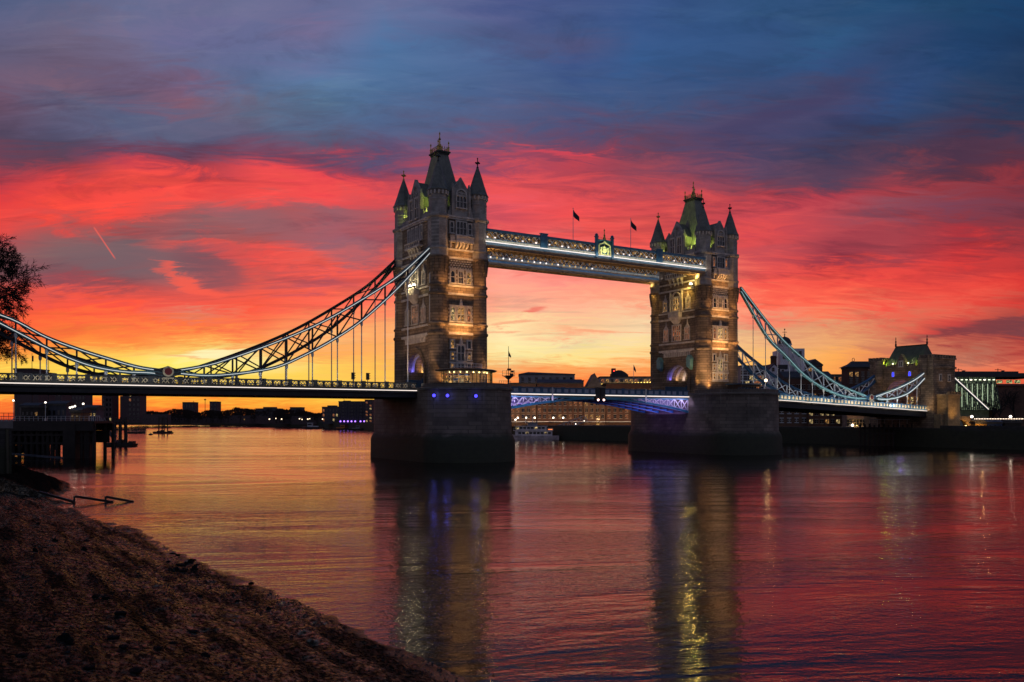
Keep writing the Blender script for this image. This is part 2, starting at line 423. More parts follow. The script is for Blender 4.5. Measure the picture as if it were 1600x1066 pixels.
# ------------------------------------------------------------------ mesh helpers
class MB:
    """collects shapes and links them as ONE mesh object"""
    def __init__(s):
        s.v, s.f, s.mi = [], [], []
        s.cur = 0

    def quad(s, pts):
        i = len(s.v)
        s.v += [tuple(p) for p in pts]
        s.f.append(tuple(range(i, i + len(pts))))
        s.mi.append(s.cur)

    def hexa(s, a, b):
        """a: 4 bottom points, b: 4 top points"""
        i = len(s.v)
        s.v += [tuple(p) for p in a] + [tuple(p) for p in b]
        for q in ((3, 2, 1, 0), (4, 5, 6, 7), (0, 1, 5, 4), (1, 2, 6, 5), (2, 3, 7, 6), (3, 0, 4, 7)):
            s.f.append(tuple(i + k for k in q))
            s.mi.append(s.cur)

    def box(s, x0, x1, y0, y1, z0, z1):
        s.hexa([(x0, y0, z0), (x1, y0, z0), (x1, y1, z0), (x0, y1, z0)], [(x0, y0, z1), (x1, y0, z1), (x1, y1, z1), (x0, y1, z1)])

    def bar(s, p, q, w, h=None, up=(0, 0, 1)):
        p, q = Vector(p), Vector(q)
        h = h or w
        d = (q - p)
        if d.length < 1e-6:
            return
        d.normalize()
        up = Vector(up)
        if abs(d.dot(up)) > 0.98:
            up = Vector((0, 1, 0))
        sd = d.cross(up).normalized()
        u2 = sd.cross(d).normalized()
        a, b = sd * w / 2, u2 * h / 2
        s.hexa([p - a - b, p + a - b, p + a + b, p - a + b], [q - a - b, q + a - b, q + a + b, q - a + b])

    def tube(s, p, q, r0, r1=None, n=8, caps=True):
        p, q = Vector(p), Vector(q)
        r1 = r0 if r1 is None else r1
        d = (q - p)
        if d.length < 1e-6:
            return
        d.normalize()
        a = d.orthogonal().normalized()
        b = d.cross(a)
        i = len(s.v)
        for c, r in ((p, r0), (q, r1)):
            for k in range(n):
                t = 2 * math.pi * k / n
                s.v.append(tuple(c + (a * math.cos(t) + b * math.sin(t)) * r))
        for k in range(n):
            k2 = (k + 1) % n
            s.f.append((i + k, i + k2, i + n + k2, i + n + k))
            s.mi.append(s.cur)
        if caps:
            s.f.append(tuple(i + k for k in reversed(range(n))))
            s.f.append(tuple(i + n + k for k in range(n)))
            s.mi += [s.cur, s.cur]

    def lathe(s, cx, cy, prof, n=16, ph=0.0, sx=1.0, sy=1.0):
        i = len(s.v)
        for r, z in prof:
            for k in range(n):
                t = ph + 2 * math.pi * k / n
                s.v.append((cx + sx * r * math.cos(t), cy + sy * r * math.sin(t), z))
        for j in range(len(prof) - 1):
            for k in range(n):
                k2 = (k + 1) % n
                s.f.append((i + j * n + k, i + j * n + k2, i + (j + 1) * n + k2, i + (j + 1) * n + k))
                s.mi.append(s.cur)
        s.f.append(tuple(i + k for k in reversed(range(n))))
        e = i + (len(prof) - 1) * n
        s.f.append(tuple(e + k for k in range(n)))
        s.mi += [s.cur, s.cur]

    def loft(s, rings, cap=True):
        n = len(rings[0])
        i = len(s.v)
        for r in rings:
            s.v += [tuple(p) for p in r]
        for j in range(len(rings) - 1):
            for k in range(n):
                k2 = (k + 1) % n
                s.f.append((i + j * n + k, i + j * n + k2, i + (j + 1) * n + k2, i + (j + 1) * n + k))
                s.mi.append(s.cur)
        if cap:
            s.f.append(tuple(i + k for k in reversed(range(n))))
            e = i + (len(rings) - 1) * n
            s.f.append(tuple(e + k for k in range(n)))
            s.mi += [s.cur, s.cur]

    def prism(s, pts0, pts1):
        s.loft([pts0, pts1])

    def fbox(s, ff, s0, s1, z0, z1, d0, d1):
        P = ff
        s.hexa([P(s0, z0, d0), P(s1, z0, d0), P(s1, z0, d1), P(s0, z0, d1)], [P(s0, z1, d0), P(s1, z1, d0), P(s1, z1, d1), P(s0, z1, d1)])

    def fprism(s, ff, poly, d0, d1):
        s.loft([[ff(a, b, d0) for a, b in poly], [ff(a, b, d1) for a, b in poly]])

    def ball(s, c, r, n=8, m=6, sz=1.0):
        prof = []
        for j in range(m + 1):
            t = -math.pi / 2 + math.pi * j / m
            prof.append((max(0.01 * r, r * math.cos(t)), c[2] + sz * r * math.sin(t)))
        s.lathe(c[0], c[1], prof, n)

    def build(s, name, m, parent=None, smooth=None, loc=None):
        me = bpy.data.meshes.new(name)
        me.from_pydata(s.v, [], s.f)
        bm = bmesh.new()
        bm.from_mesh(me)
        bmesh.ops.recalc_face_normals(bm, faces=bm.faces)
        bm.to_mesh(me)
        bm.free()
        ms = m if isinstance(m, (list, tuple)) else [m]
        for x in ms:
            me.materials.append(x)
        if len(ms) > 1:
            me.polygons.foreach_set('material_index', s.mi)
        if smooth:
            me.polygons.foreach_set('use_smooth', [True] * len(me.polygons))
            me.set_sharp_from_angle(angle=R(smooth))
        me.update()
        o = bpy.data.objects.new(name, me)
        C.objects.link(o)
        if parent:
            o.parent = parent
        if loc is not None:
            o.location = loc
        return o


def frame(ox, oy, ang, z0=0.0):
    """face frame: s to the right as seen from outside, z up, d outward. ang: outward normal heading in degrees from +X"""
    n = Vector((math.cos(R(ang)), math.sin(R(ang)), 0))
    sd = Vector((-n.y, n.x, 0))      # right hand seen from outside
    o = Vector((ox, oy, z0))

    def P(a, z, d):
        return o + sd * a + n * d + Vector((0, 0, z))
    P.n, P.sd, P.o = n, sd, o
    return P


def tag(o, label, cat, group=None, kind=None):
    if label:
        o['label'] = label
    if cat:
        o['category'] = cat
    if group:
        o['group'] = group
    if kind:
        o['kind'] = kind
    return o


def thing(name, label, cat, loc=(0, 0, 0), rz=0.0, group=None):
    o = bpy.data.objects.new(name, None)
    o.empty_display_size = 0.5
    C.objects.link(o)
    o.location = loc
    o.rotation_euler = (0, 0, rz)
    return tag(o, label, cat, group)


def dup(root, loc, rz=None, label=None, parent=None):
    r = root.copy()
    C.objects.link(r)
    r.location = loc
    if rz is not None:
        r.rotation_euler = (0, 0, rz)
    if label:
        r['label'] = label
    if parent:
        r.parent = parent
    for ch in list(root.children):
        c = ch.copy()
        C.objects.link(c)
        c.parent = r
        for g in ch.children:
            d = g.copy()
            C.objects.link(d)
            d.parent = c
    return r


def light(kind, loc, power, col, parent=None, aim=None, size=0.5, size_y=None, spot=60, blend=0.6, rad=0.15):
    l = bpy.data.lights.new('lamp_light', kind)
    l.energy = power
    l.color = col
    if kind == 'AREA':
        l.size = size
        if size_y:
            l.shape = 'RECTANGLE'
            l.size_y = size_y
    else:
        l.shadow_soft_size = rad
    if kind == 'SPOT':
        l.spot_size = R(spot)
        l.spot_blend = blend
    o = bpy.data.objects.new('lamp_light', l)
    C.objects.link(o)
    o.location = loc
    if aim is not None:
        d = Vector(aim) - Vector(loc)
        o.rotation_euler = d.to_track_quat('-Z', 'Y').to_euler()
    if parent:
        o.parent = parent
    return o


def at(u, v, dep):
    """place seen at photo pixel (u, v) that lies dep metres ahead of the camera"""
    p = CAM + FW * dep + RT * ((u - 800) / F * dep)
    p.z = CAM.z + (VH - v) / F * dep
    return p


def dep_of(p):
    return (Vector(p) - CAM).dot(FW)


def on_y(u, v, Y):
    t = (u - 800) / F
    dy = Y - CAM.y
    dx = (t * FW.y * dy - RT.y * dy) / (RT.x - t * FW.x)
    dep = FW.x * dx + FW.y * dy
    return CAM.x + dx, CAM.z + (VH - v) / F * dep


def water(u, v, z=0.0):
    dep = (CAM.z - z) * F / (v - VH)
    p = at(u, v, dep)
    return p


def interp(pts, x):
    pts = sorted(pts)
    if x <= pts[0][0]:
        return pts[0][1]
    for (a, b), (c, d) in zip(pts, pts[1:]):
        if x <= c:
            return b + (d - b) * (x - a) / (c - a)
    return pts[-1][1]


def smoothpts(pts, n):
    """Catmull-Rom through (x, z) points, n samples evenly in x"""
    pts = sorted(pts)
    xs = [pts[0][0] + (pts[-1][0] - pts[0][0]) * i / n for i in range(n + 1)]
    out = []
    for x in xs:
        j = 0
        while j < len(pts) - 2 and x > pts[j + 1][0]:
            j += 1
        p0 = pts[max(0, j - 1)]
        p1, p2 = pts[j], pts[j + 1]
        p3 = pts[min(len(pts) - 1, j + 2)]
        h = p2[0] - p1[0]
        t = (x - p1[0]) / h
        m1 = (p2[1] - p0[1]) / max(1e-6, p2[0] - p0[0]) * h
        m2 = (p3[1] - p1[1]) / max(1e-6, p3[0] - p1[0]) * h
        t2, t3 = t * t, t * t * t
        out.append((x, (2 * t3 - 3 * t2 + 1) * p1[1] + (t3 - 2 * t2 + t) * m1 + (-2 * t3 + 3 * t2) * p2[1] + (t3 - t2) * m2))
    return out


def window(ff, parent, s, z, w, h, lights=1, transom=0, arch=True, lit=None, fr=0.2, d=0.0, pale=None, name='window', quoin=False):
    """stone surround with mullions and pointed heads (part) and its glass (sub-part)"""
    b = MB()
    x0, x1, z1 = s - w / 2, s + w / 2, z + h
    dp = 0.3
    b.fbox(ff, x0 - fr, x0, z - 0.02, z1, d, d + dp)
    b.fbox(ff, x1, x1 + fr, z - 0.02, z1, d, d + dp)
    b.fbox(ff, x0 - fr, x1 + fr, z1, z1 + fr * 1.3, d, d + dp + 0.02)
    b.fbox(ff, x0 - fr * 1.6, x1 + fr * 1.6, z - 0.28, z - 0.02, d, d + dp + 0.14)
    if quoin:
        k = 0
        zz = z
        while zz < z1 - 0.3:
            if k % 2 == 0:
                b.fbox(ff, x0 - fr - 0.26, x0 - fr, zz, zz + 0.42, d, d + dp - 0.1)
                b.fbox(ff, x1 + fr, x1 + fr + 0.26, zz, zz + 0.42, d, d + dp - 0.1)
            zz += 0.42
            k += 1
    lw = w / lights
    for i in range(1, lights):
        b.fbox(ff, x0 + lw * i - 0.07, x0 + lw * i + 0.07, z, z1, d + 0.06, d + dp - 0.04)
    for k in range(1, transom + 1):
        zt = z + h * k / (transom + 1)
        b.fbox(ff, x0, x1, zt - 0.06, zt + 0.06, d + 0.05, d + dp - 0.06)
    if arch:
        for i in range(lights):
            a0, a1 = x0 + lw * i, x0 + lw * (i + 1)
            c = (a0 + a1) / 2
            hh = min(lw * 0.8, h * 0.3)
            for sg, e in ((1, a0), (-1, a1)):
                poly = [(e, z1), (e, z1 - hh)]
                for k in range(1, 5):
                    t = k / 4 * math.pi / 2
                    poly.append((e + (c - e) * (1 - math.cos(t)), z1 - hh + hh * math.sin(t) * 0.97))
                poly.append((c, z1))
                b.fprism(ff, poly, d + 0.07, d + dp - 0.03)
    o = b.build(name, pale or M_TRIM, parent)
    g = MB()
    g.fbox(ff, x0, x1, z, z1, d + 0.01, d + 0.055)
    g.build('pane', lit or M_GLASS, o)
    return o


def arcpts(r, n, z, a0=0.0, a1=180.0, c=0.0, sz=1.0):
    return [(c + r * math.cos(R(a0 + (a1 - a0) * k / n)), z + sz * r * math.sin(R(a0 + (a1 - a0) * k / n))) for k in range(n + 1)]


# ------------------------------------------------------------------ water
def water_material():
    m = bpy.data.materials.new('river water')
    m.use_nodes = True
    m.node_tree.nodes.clear()
    T = NT(m.node_tree)
    b = T.n('ShaderNodeBsdfPrincipled')
    pos = T.n('ShaderNodeNewGeometry').outputs['Position']
    # turn the coordinates so that the ripples run across the stream
    rot = T.n('ShaderNodeVectorRotate', rotation_type='Z_AXIS')
    T.put(rot.inputs['Vector'], pos)
    rot.inputs['Angle'].default_value = 0.5
    q = rot.outputs[0]
    n0 = T.noise(T.vm('MULTIPLY', q, (0.35, 1.0, 1.0)), 0.03, 5, 0.62, 2.2)       # slicks and eddies
    n1 = T.noise(T.vm('MULTIPLY', q, (0.45, 1.0, 1.0)), 0.45, 3, 0.55, 0.8)
    n2 = T.noise(T.vm('MULTIPLY', q, (0.6, 1.0, 1.0)), 1.6, 3, 0.6, 0.5)
    n3 = T.noise(T.vm('MULTIPLY', q, (0.6, 1.0, 1.0)), 5.5, 2, 0.6)
    amp = T.mr(n0, 0.42, 0.58, 0.40, 1.1)
    h = T.m('ADD', T.m('MULTIPLY', n1, 0.036), T.m('ADD', T.m('MULTIPLY', n2, 0.034), T.m('MULTIPLY', n3, 0.017)))
    h = T.m('ADD', T.m('MULTIPLY', h, amp), T.m('MULTIPLY', n0, 0.14))
    bn = T.n('ShaderNodeBump')
    bn.inputs['Strength'].default_value = 1.0
    bn.inputs['Distance'].default_value = 1.0
    T.put(bn.inputs['Height'], h)
    # at grazing angles one sees mostly the wavelet faces turned towards the eye, so the mean visible normal leans that way
    geo = T.n('ShaderNodeNewGeometry')
    k = T.mr(T.sep(geo.outputs['Incoming'])[2], 0.0, 0.20, 0.038, 0.0)
    inc = T.vm('MULTIPLY', geo.outputs['Incoming'], T.xyz(k, k, 0.0))
    T.put(b.inputs['Normal'], T.vm('NORMALIZE', T.vm('ADD', bn.outputs[0], inc)))
    b.inputs['Base Color'].default_value = (0.006, 0.004, 0.003, 1)
    b.inputs['Roughness'].default_value = 0.06
    b.inputs['IOR'].default_value = 1.36
    b.inputs['Specular Tint'].default_value = (1.0, 0.74, 0.54, 1)
    b.inputs['Specular IOR Level'].default_value = 0.5
    m.node_tree.links.new(b.outputs[0], T.n('ShaderNodeOutputMaterial').inputs[0])
    return m


wb = MB()
wb.quad([(-3500, -900, 0), (3500, -900, 0), (3500, 5000, 0), (-3500, 5000, 0)])
tag(wb.build('river_water', water_material()), 'rippled river water mirroring the red and orange dawn sky', 'river', kind='structure')


# ------------------------------------------------------------------ bridge piers
def pier(x, label, fr=(14, 9, 1.2), rr=(14, 9, 1.2)):
    t = thing('river_pier', label, 'bridge pier', (x, 0, 0), group='granite river piers')

    def ring(off, z):
        pts = []
        hx = 10.65 + off
        n = 22
        for k in range(n + 1):
            pts.append((hx * math.sin(math.pi * (k / n - 0.5)), -fr[0] - (fr[1] + off) * max(0.0, math.cos(math.pi * (k / n - 0.5))) ** fr[2], z))
        for k in range(n + 1):
            pts.append((-hx * math.sin(math.pi * (k / n - 0.5)), rr[0] + (rr[1] + off) * max(0.0, math.cos(math.pi * (k / n - 0.5))) ** rr[2], z))
        return pts
    b = MB()
    b.loft([ring(0.9, -3), ring(0.8, 4.6), ring(0.6, 5.2), ring(0.2, 5.9), ring(0.0, 6.3), ring(-0.1, 15.9)])
    b.build('shaft', M_PIER, t, smooth=35)
    b = MB()
    b.loft([ring(0.25, 15.9), ring(0.3, 16.0), ring(0.3, 16.35), ring(0.0, 16.5)])
    b.build('coping', mat('coping granite', (0.15, 0.135, 0.115), 0.8, pattern=('ashlar', 2.2, 0.6, 0.03, 0.5, 0.8), bump=0.4), t, smooth=35)
    # low parapet on the cutwater, outside the roadway
    for sg in (-1, 1):
        b = MB()
        n = 18
        hy, nose, ex = fr if sg < 0 else rr
        hx = 10.3
        pr = None
        for k in range(n + 1):
            a = math.pi * (k / n - 0.5)
            p = Vector((hx * math.sin(a), sg * (hy + (nose - 0.4) * max(0.0, math.cos(a)) ** ex), 16.9))
            if pr is not None:
                b.bar(pr, p, 0.4, 0.9)
            pr = p
        for x0 in (-hx, hx):
            b.bar((x0, sg * 11.6, 16.9), (x0, sg * hy, 16.9), 0.4, 0.9)
        b.build('parapet', M_PIER, t)
    return t


PIER_L = pier(-41.15, 'granite pier carrying the nearer tower and its glass pavilion, blue lamps on its nose')
PIER_R = pier(41.15, 'granite pier carrying the farther tower, with dark weed along its foot', (17.5, 10, 0.85), (13, 9, 1.2))

# blue lamps let into the nose of the near pier
for u, v, dpp in ((701, 617, 182.6), (725.5, 617, 180.6), (762, 618, 182.5)):
    p = at(u, v, dpp)
    b = MB()
    loc = Vector((p.x + 41.15, p.y, 0))
    n = Vector((loc.x * 0.7, -8.0, 0)).normalized()
    # put it on the stone face
    k = (loc.x / 10.55)
    y = -14 - 8.9 * max(0.0, 1 - k * k) ** 0.6
    c = Vector((loc.x, y, p.z))
    b.tube(c - n * 0.3, c + n * 0.35, 0.38, 0.34, 10)
    o = b.build('bulkhead_lamp', M_IRON, PIER_L)
    b = MB()
    b.ball(c + n * 0.42, 0.36, 10, 6)
    b.build('lamp_glass', M_BULBB, o)
    light('POINT', c + n * 1.0, 25, (0.15, 0.2, 1.0), PIER_L)


# ------------------------------------------------------------------ the two towers
TX, TY = 5.15, 9.33


def tower(cx, label, river):
    """river = +1: the face on +X looks over the middle span, -1: the face on -X does"""
    t = thing('bridge_tower', label, 'bridge tower', (cx, 0, 0), group='stone towers of the bridge')
    near = cx < 0
    fx, fy = 6.35, 10.5
    # -- core with the road arch through it
    b = MB()
    AW, AZ, TOPZ = 4.3, 20.7, 29.0
    for sg in (-1, 1):
        b.box(-fx, fx, min(sg * AW, sg * fy), max(sg * AW, sg * fy), 15.9, TOPZ)
    for sg in (-1, 1):
        pts = [(0.0, TOPZ), (0.0, AZ + AW)] + [(sg * AW * math.sin(R(a)), AZ + AW * math.cos(R(a))) for a in range(10, 91, 10)] + [(sg * AW, TOPZ)]
        b.loft([[(-fx, y, z) for y, z in pts], [(fx, y, z) for y, z in pts]])
    b.box(-fx, fx, -fy, fy, TOPZ, 55.8)
    b.build('masonry', M_STONE, t)
    # -- corner turrets
    lowp = [(2.55, 15.9), (2.55, 17.2), (2.45, 17.4), (2.28, 17.6), (2.25, 28.6), (2.5, 28.85), (2.5, 29.25), (2.24, 29.5), (2.2, 30.8), (2.44, 31.0), (2.44, 31.3), (2.16, 31.55),
            (2.12, 37.7), (2.38, 37.9), (2.38, 38.3), (2.12, 38.5), (2.08, 39.6), (2.34, 39.8), (2.34, 40.15), (2.05, 40.4), (2.02, 43.0), (2.45, 45.9), (2.62, 46.05), (2.62, 46.45), (2.36, 46.6)]
    upp = [(2.42, 46.6), (2.42, 47.9), (2.6, 48.1), (2.6, 48.4), (2.36, 48.6), (2.36, 55.0), (2.72, 55.35), (2.72, 55.85), (2.15, 56.1), (2.15, 59.0), (2.22, 59.1), (2.22, 59.4), (2.12, 59.5), (2.12, 60.4), (2.34, 60.9), (2.34, 61.4)]
    for sx in (-1, 1):
        for sy in (-1, 1):
            b = MB()
            b.lathe(sx * TX, sy * TY, lowp, 20, R(9))
            tu = b.build('turret', M_STONE, t, smooth=30)
            b = MB()
            b.lathe(sx * TX, sy * TY, upp, 8, R(22.5))
            b.build('turret_top', M_ASHLAR, tu)
            # little corbels under the eaves
            def ring_of(name, proto, n):
                for k in range(n):
                    c = proto if k == 0 else proto.copy()
                    if k:
                        C.objects.link(c)
                        c.parent = tu
                    c.location = (sx * TX, sy * TY, 0)
                    c.rotation_euler = (0, 0, 2 * math.pi * k / n)
            b = MB()
            b.bar((2.3, 0, 60.35), (2.3, 0, 61.2), 0.34)
            ring_of('corbel', b.build('corbel', M_TRIM, tu), 16)
            b = MB()
            if True:
                c, sn = 1.0, 0.0
                tn = Vector((-sn, c, 0)) * 0.42
                p = Vector((2.2 * c, 2.2 * sn, 0))
                o2 = Vector((c, sn, 0)) * 0.36
                b.loft([[p + tn + Vector((0, 0, 45.9)) + o2 * 1.1, p - tn + Vector((0, 0, 45.9)) + o2 * 1.1, p - tn + Vector((0, 0, 45.9)), p + tn + Vector((0, 0, 45.9))],
                        [p + tn * .1 + Vector((0, 0, 42.6)) + o2 * 0.1, p - tn * .1 + Vector((0, 0, 42.6)) + o2 * 0.1, p - tn * .1 + Vector((0, 0, 42.6)) - o2, p + tn * .1 + Vector((0, 0, 42.6)) - o2]])
            ring_of('pendant', b.build('pendant', M_STONE, tu), 10)
            b = MB()
            b.lathe(sx * TX, sy * TY, [(2.62, 61.3), (2.62, 61.5), (2.3, 62.0), (1.62, 64.0), (0.95, 66.2), (0.34, 67.9), (0.2, 68.3)], 8, R(22.5))
            sp = b.build('spire', M_SLATE, t)
            b = MB()
            z = 68.2
            c = (sx * TX, sy * TY)
            b.lathe(c[0], c[1], [(0.28, 68.0), (0.3, 68.3), (0.14, 68.5), (0.14, 69.0), (0.36, 69.2), (0.36, 69.45), (0.12, 69.6), (0.1, 70.2), (0.2, 70.35), (0.04, 70.6)], 8)
            b.box(c[0] - 0.62, c[0] + 0.62, c[1] - 0.12, c[1] + 0.12, 69.2, 69.48)
            b.box(c[0] - 0.12, c[0] + 0.12, c[1] - 0.62, c[1] + 0.62, 69.22, 69.5)
            b.build('finial', M_GOLD if (sy > 0) else M_IRON, sp)
    # -- string courses round the core
    b = MB()
    for z0, z1, d in ((28.75, 29.3, 0.3), (30.9, 31.35, 0.26), (37.8, 38.3, 0.3), (39.75, 40.15, 0.26), (46.0, 46.45, 0.4), (48.0, 48.4, 0.3), (55.1, 55.5, 0.3), (55.5, 55.9, 0.5)):
        e = d + 0.01 * (z0 % 3)
        b.box(-fx - e, fx + e, -fy - e, fy + e, z0, z1)
    b.build('string_course', M_TRIM, t)
    # -- battlements
    b = MB()
    for ang, wid, org in ((-90, 3.2, (0, -fy)), (90, 3.2, (0, fy)), (180, 7.4, (-fx, 0)), (0, 7.4, (fx, 0))):
        ff = frame(org[0], org[1], ang)
        b.fbox(ff, -wid, wid, 55.9, 57.1, -0.35, 0.12)
        n = int(wid / 0.62)
        for k in range(n):
            s = -wid + (k + 0.5) * 2 * wid / n
            b.fbox(ff, s - 0.32, s + 0.32, 57.1, 57.95, -0.33, 0.1)
            b.fbox(ff, s - 0.38, s + 0.38, 57.95, 58.1, -0.38, 0.16)
    b.build('battlement', M_ASHLAR, t)
    # -- steep pavilion roof with crested flat
    b = MB()
    prof = [(4.6, 8.2, 56.6), (4.1, 7.0, 58.2), (3.3, 5.5, 61.5), (2.45, 4.0, 65.3), (1.85, 2.85, 69.0), (1.3, 1.9, 72.6)]
    b.loft([[(-x, -y, z), (x, -y, z), (x, y, z), (-x, y, z)] for x, y, z in prof])
    ro = b.build('main_roof', M_SLATE, t)
    b = MB()
    b.box(-1.5, 1.5, -2.1, 2.1, 72.5, 72.9)
    b.box(-1.75, 1.75, -2.35, 2.35, 72.9, 73.25)
    b.build('roof_curb', M_IRON, ro)
    b = MB()
    for sx in (-1.4, 1.4):
        for sy in (-1.95, 1.95):
            b.lathe(sx, sy, [(0.2, 73.2), (0.2, 74.1), (0.28, 74.2), (0.1, 74.5), (0.1, 75.1), (0.22, 75.35), (0.05, 75.75)], 8)
    for k in range(7):
        y = -1.6 + k * 0.53
        for sx in (-1.5, 1.5):
            b.lathe(sx, y, [(0.06, 73.2), (0.06, 74.0), (0.14, 74.15), (0.02, 74.5)], 6)
    for k in range(4):
        x = -0.9 + k * 0.6
        for sy in (-2.05, 2.05):
            b.lathe(x, sy, [(0.06, 73.2), (0.06, 74.0), (0.14, 74.15), (0.02, 74.5)], 6)
    for sx in (-1.5, 1.5):
        b.box(sx - 0.04, sx + 0.04, -1.95, 1.95, 73.75, 73.85)
    for sy in (-2.05, 2.05):
        b.box(-1.4, 1.4, sy - 0.04, sy + 0.04, 73.75, 73.85)
    b.lathe(0, 0, [(0.75, 73.2), (0.75, 73.8), (0.35, 74.6), (0.42, 74.8), (0.2, 75.2), (0.16, 76.4), (0.36, 76.6), (0.14, 76.9), (0.1, 77.7), (0.2, 77.9), (0.03, 78.4)], 8)
    for a in (0, 90, 180, 270):
        c, s = math.cos(R(a)), math.sin(R(a))
        b.bar((1.2 * c, 1.2 * s, 73.3), (0.3 * c, 0.3 * s, 75.4), 0.12)
    b.build('crest', M_GOLD, ro)

    # -- river-facing fronts (narrow faces)
    for ang, org in ((-90, (0, -fy)), (90, (0, fy))):
        ff = frame(org[0], org[1], ang)
        fr = ang == -90
        # attic gable
        b = MB()
        poly = [(-2.15, 55.9), (2.15, 55.9), (2.15, 61.2), (2.45, 61.25), (2.45, 61.6), (2.05, 61.9), (1.25, 63.1), (0.28, 64.5), (0.0, 64.95), (-0.28, 64.5), (-1.25, 63.1), (-2.05, 61.9), (-2.45, 61.6), (-2.45, 61.25), (-2.15, 61.2)]
        b.fprism(ff, poly, -0.6, 0.25)
        for s in (-2.15, 2.15):
            b.fbox(ff, s - 0.3, s + 0.3, 55.9, 62.4, -0.3, 0.5)
            b.fprism(ff, [(s - 0.3, 62.4), (s + 0.3, 62.4), (s, 63.5)], -0.2, 0.4)
        b.build('gable', M_ASHLAR, t)
        b = MB()
        b.fprism(ff, [(-2.1, 56), (2.1, 56), (2.1, 61.5), (0, 64.5), (-2.1, 61.5)], -5.2, -0.6)
        b.build('dormer_roof', M_SLATE, t)
        window(ff, t, 0, 57.9, 2.5, 2.6, 3, 1, True, d=0.25, fr=0.16)
        b = MB()        # tracery lunette over it
        b.fprism(ff, arcpts(1.45, 12, 60.75, sz=1.05) + [(-1.15, 60.75)] + list(reversed(arcpts(1.15, 12, 60.75, sz=1.05))) + [(1.15, 60.75)], 0.25, 0.55)
        for a in (-0.55, 0.55):
            b.fprism(ff, arcpts(0.55, 8, 60.8, c=a) + list(reversed(arcpts(0.42, 8, 60.8, c=a))), 0.25, 0.45)
        b.build('tracery', M_TRIM, t)
        # stage 4: windows over a corbelled balcony
        window(ff, t, 0, 51.7, 2.5, 2.9, 3, 1, True, d=0.25)
        window(ff, t, -2.35, 52.0, 0.8, 2.4, 1, 1, True, d=0.0, lit=None if near else M_LITO)
        window(ff, t, 2.35, 52.0, 0.8, 2.4, 1, 1, True, d=0.0, lit=None if near else M_LITO)
        b = MB()
        b.fbox(ff, -3.1, 3.1, 49.75, 50.15, 0.0, 1.0)
        b.fbox(ff, -1.75, 1.75, 49.7, 50.2, 0.0, 1.35)
        b.fbox(ff, -1.7, 1.7, 50.2, 51.1, 1.05, 1.25)
        b.fbox(ff, -1.8, 1.8, 51.1, 51.35, 0.95, 1.35)
        for s in (-2.4, 2.4):
            b.fbox(ff, s - 0.6, s + 0.6, 50.15, 51.1, 0.7, 0.9)
            b.fbox(ff, s - 0.66, s + 0.66, 51.1, 51.32, 0.62, 0.98)
        for k in range(9):
            s = -1.6 + k * 0.4
            b.fbox(ff, s - 0.05, s + 0.05, 50.2, 51.1, 1.25, 1.31)
        b.build('balcony', M_TRIM, t)
        for s in (-1.35, -0.45, 0.45, 1.35):
            b = MB()
            b.loft([[ff(s - 0.24, 49.7, 0), ff(s + 0.24, 49.7, 0), ff(s + 0.24, 49.7, 1.2), ff(s - 0.24, 49.7, 1.2)],
                    [ff(s - 0.22, 49.0, 0), ff(s + 0.22, 49.0, 0), ff(s + 0.22, 49.0, 0.95), ff(s - 0.22, 49.0, 0.95)],
                    [ff(s - 0.16, 48.5, 0), ff(s + 0.16, 48.5, 0), ff(s + 0.16, 48.5, 0.35), ff(s - 0.16, 48.5, 0.35)]])
            b.build('bracket', M_TRIM, t)
        for s in (-2.7, 2.7):
            b = MB()
            b.fbox(ff, s - 0.16, s + 0.16, 48.6, 49.75, 0.0, 0.55)
            b.build('bracket', M_TRIM, t)
        # stage 3: checker frieze and three windows
        b = MB()
        for r in range(4):
            for k in range(9):
                s = -2.85 + k * 0.7 + (0.35 if r % 2 else 0)
                if s < 2.95:
                    b.fbox(ff, s - 0.2, s + 0.2, 43.95 + r * 0.5, 44.25 + r * 0.5, 0.0, 0.2 + 0.06 * r)
        b.fbox(ff, -3.0, 3.0, 43.7, 43.9, 0.0, 0.3)
        b.build('frieze', M_TRIM, t)
        for s, l in ((-2.1, M_GLASS), (0, M_GLASS), (2.1, M_LITW if near else M_GLASS)):
            window(ff, t, s, 40.6, 1.0, 2.7, 2 if s == 0 else 1, 1, True, lit=l, fr=0.3, quoin=True)
        # stage 2: lit triple window with pinnacle
        window(ff, t, -2.1, 31.9, 0.95, 3.1, 1, 1, True, lit=M_LITY if near else M_LITO, fr=0.32, quoin=True)
        window(ff, t, 0, 31.9, 1.7, 3.1, 2, 1, True, lit=M_LITW if near else M_LITY, fr=0.34)
        window(ff, t, 2.1, 31.9, 0.95, 3.1, 1, 1, True, lit=M_LITO if near else M_LITW, fr=0.32, quoin=True)
        b = MB()
        b.fbox(ff, -3.0, 3.0, 35.3, 35.55, 0.0, 0.4)
        b.build('ledge', M_TRIM, t)
        b = MB()
        b.fprism(ff, [(-0.4, 35.56), (0.4, 35.5), (0.26, 36.3), (0.1, 37.0), (-0.1, 37.0), (-0.26, 36.3)], 0.0, 0.45)
        b.build('hood_mould', M_TRIM, t)
        # stage 1: traceried middle window and small lights either side
        for s in (-2.2, 2.2):
            window(ff, t, s, 25.7, 0.85, 1.7, 1, 0, False, lit=M_LITW if (s < 0) == near else M_GLASS, fr=0.24)
            window(ff, t, s, 23.1, 0.8, 1.6, 1, 1, True, lit=M_LITW, fr=0.24)
            window(ff, t, s, 20.6, 0.8, 1.5, 1, 1, False, lit=M_LITW if s < 0 or not near else M_GLASS, fr=0.24)
        window(ff, t, 0, 22.9, 1.7, 3.4, 2, 1, True, lit=M_GLASS if near else M_LITY, fr=0.3, quoin=True)
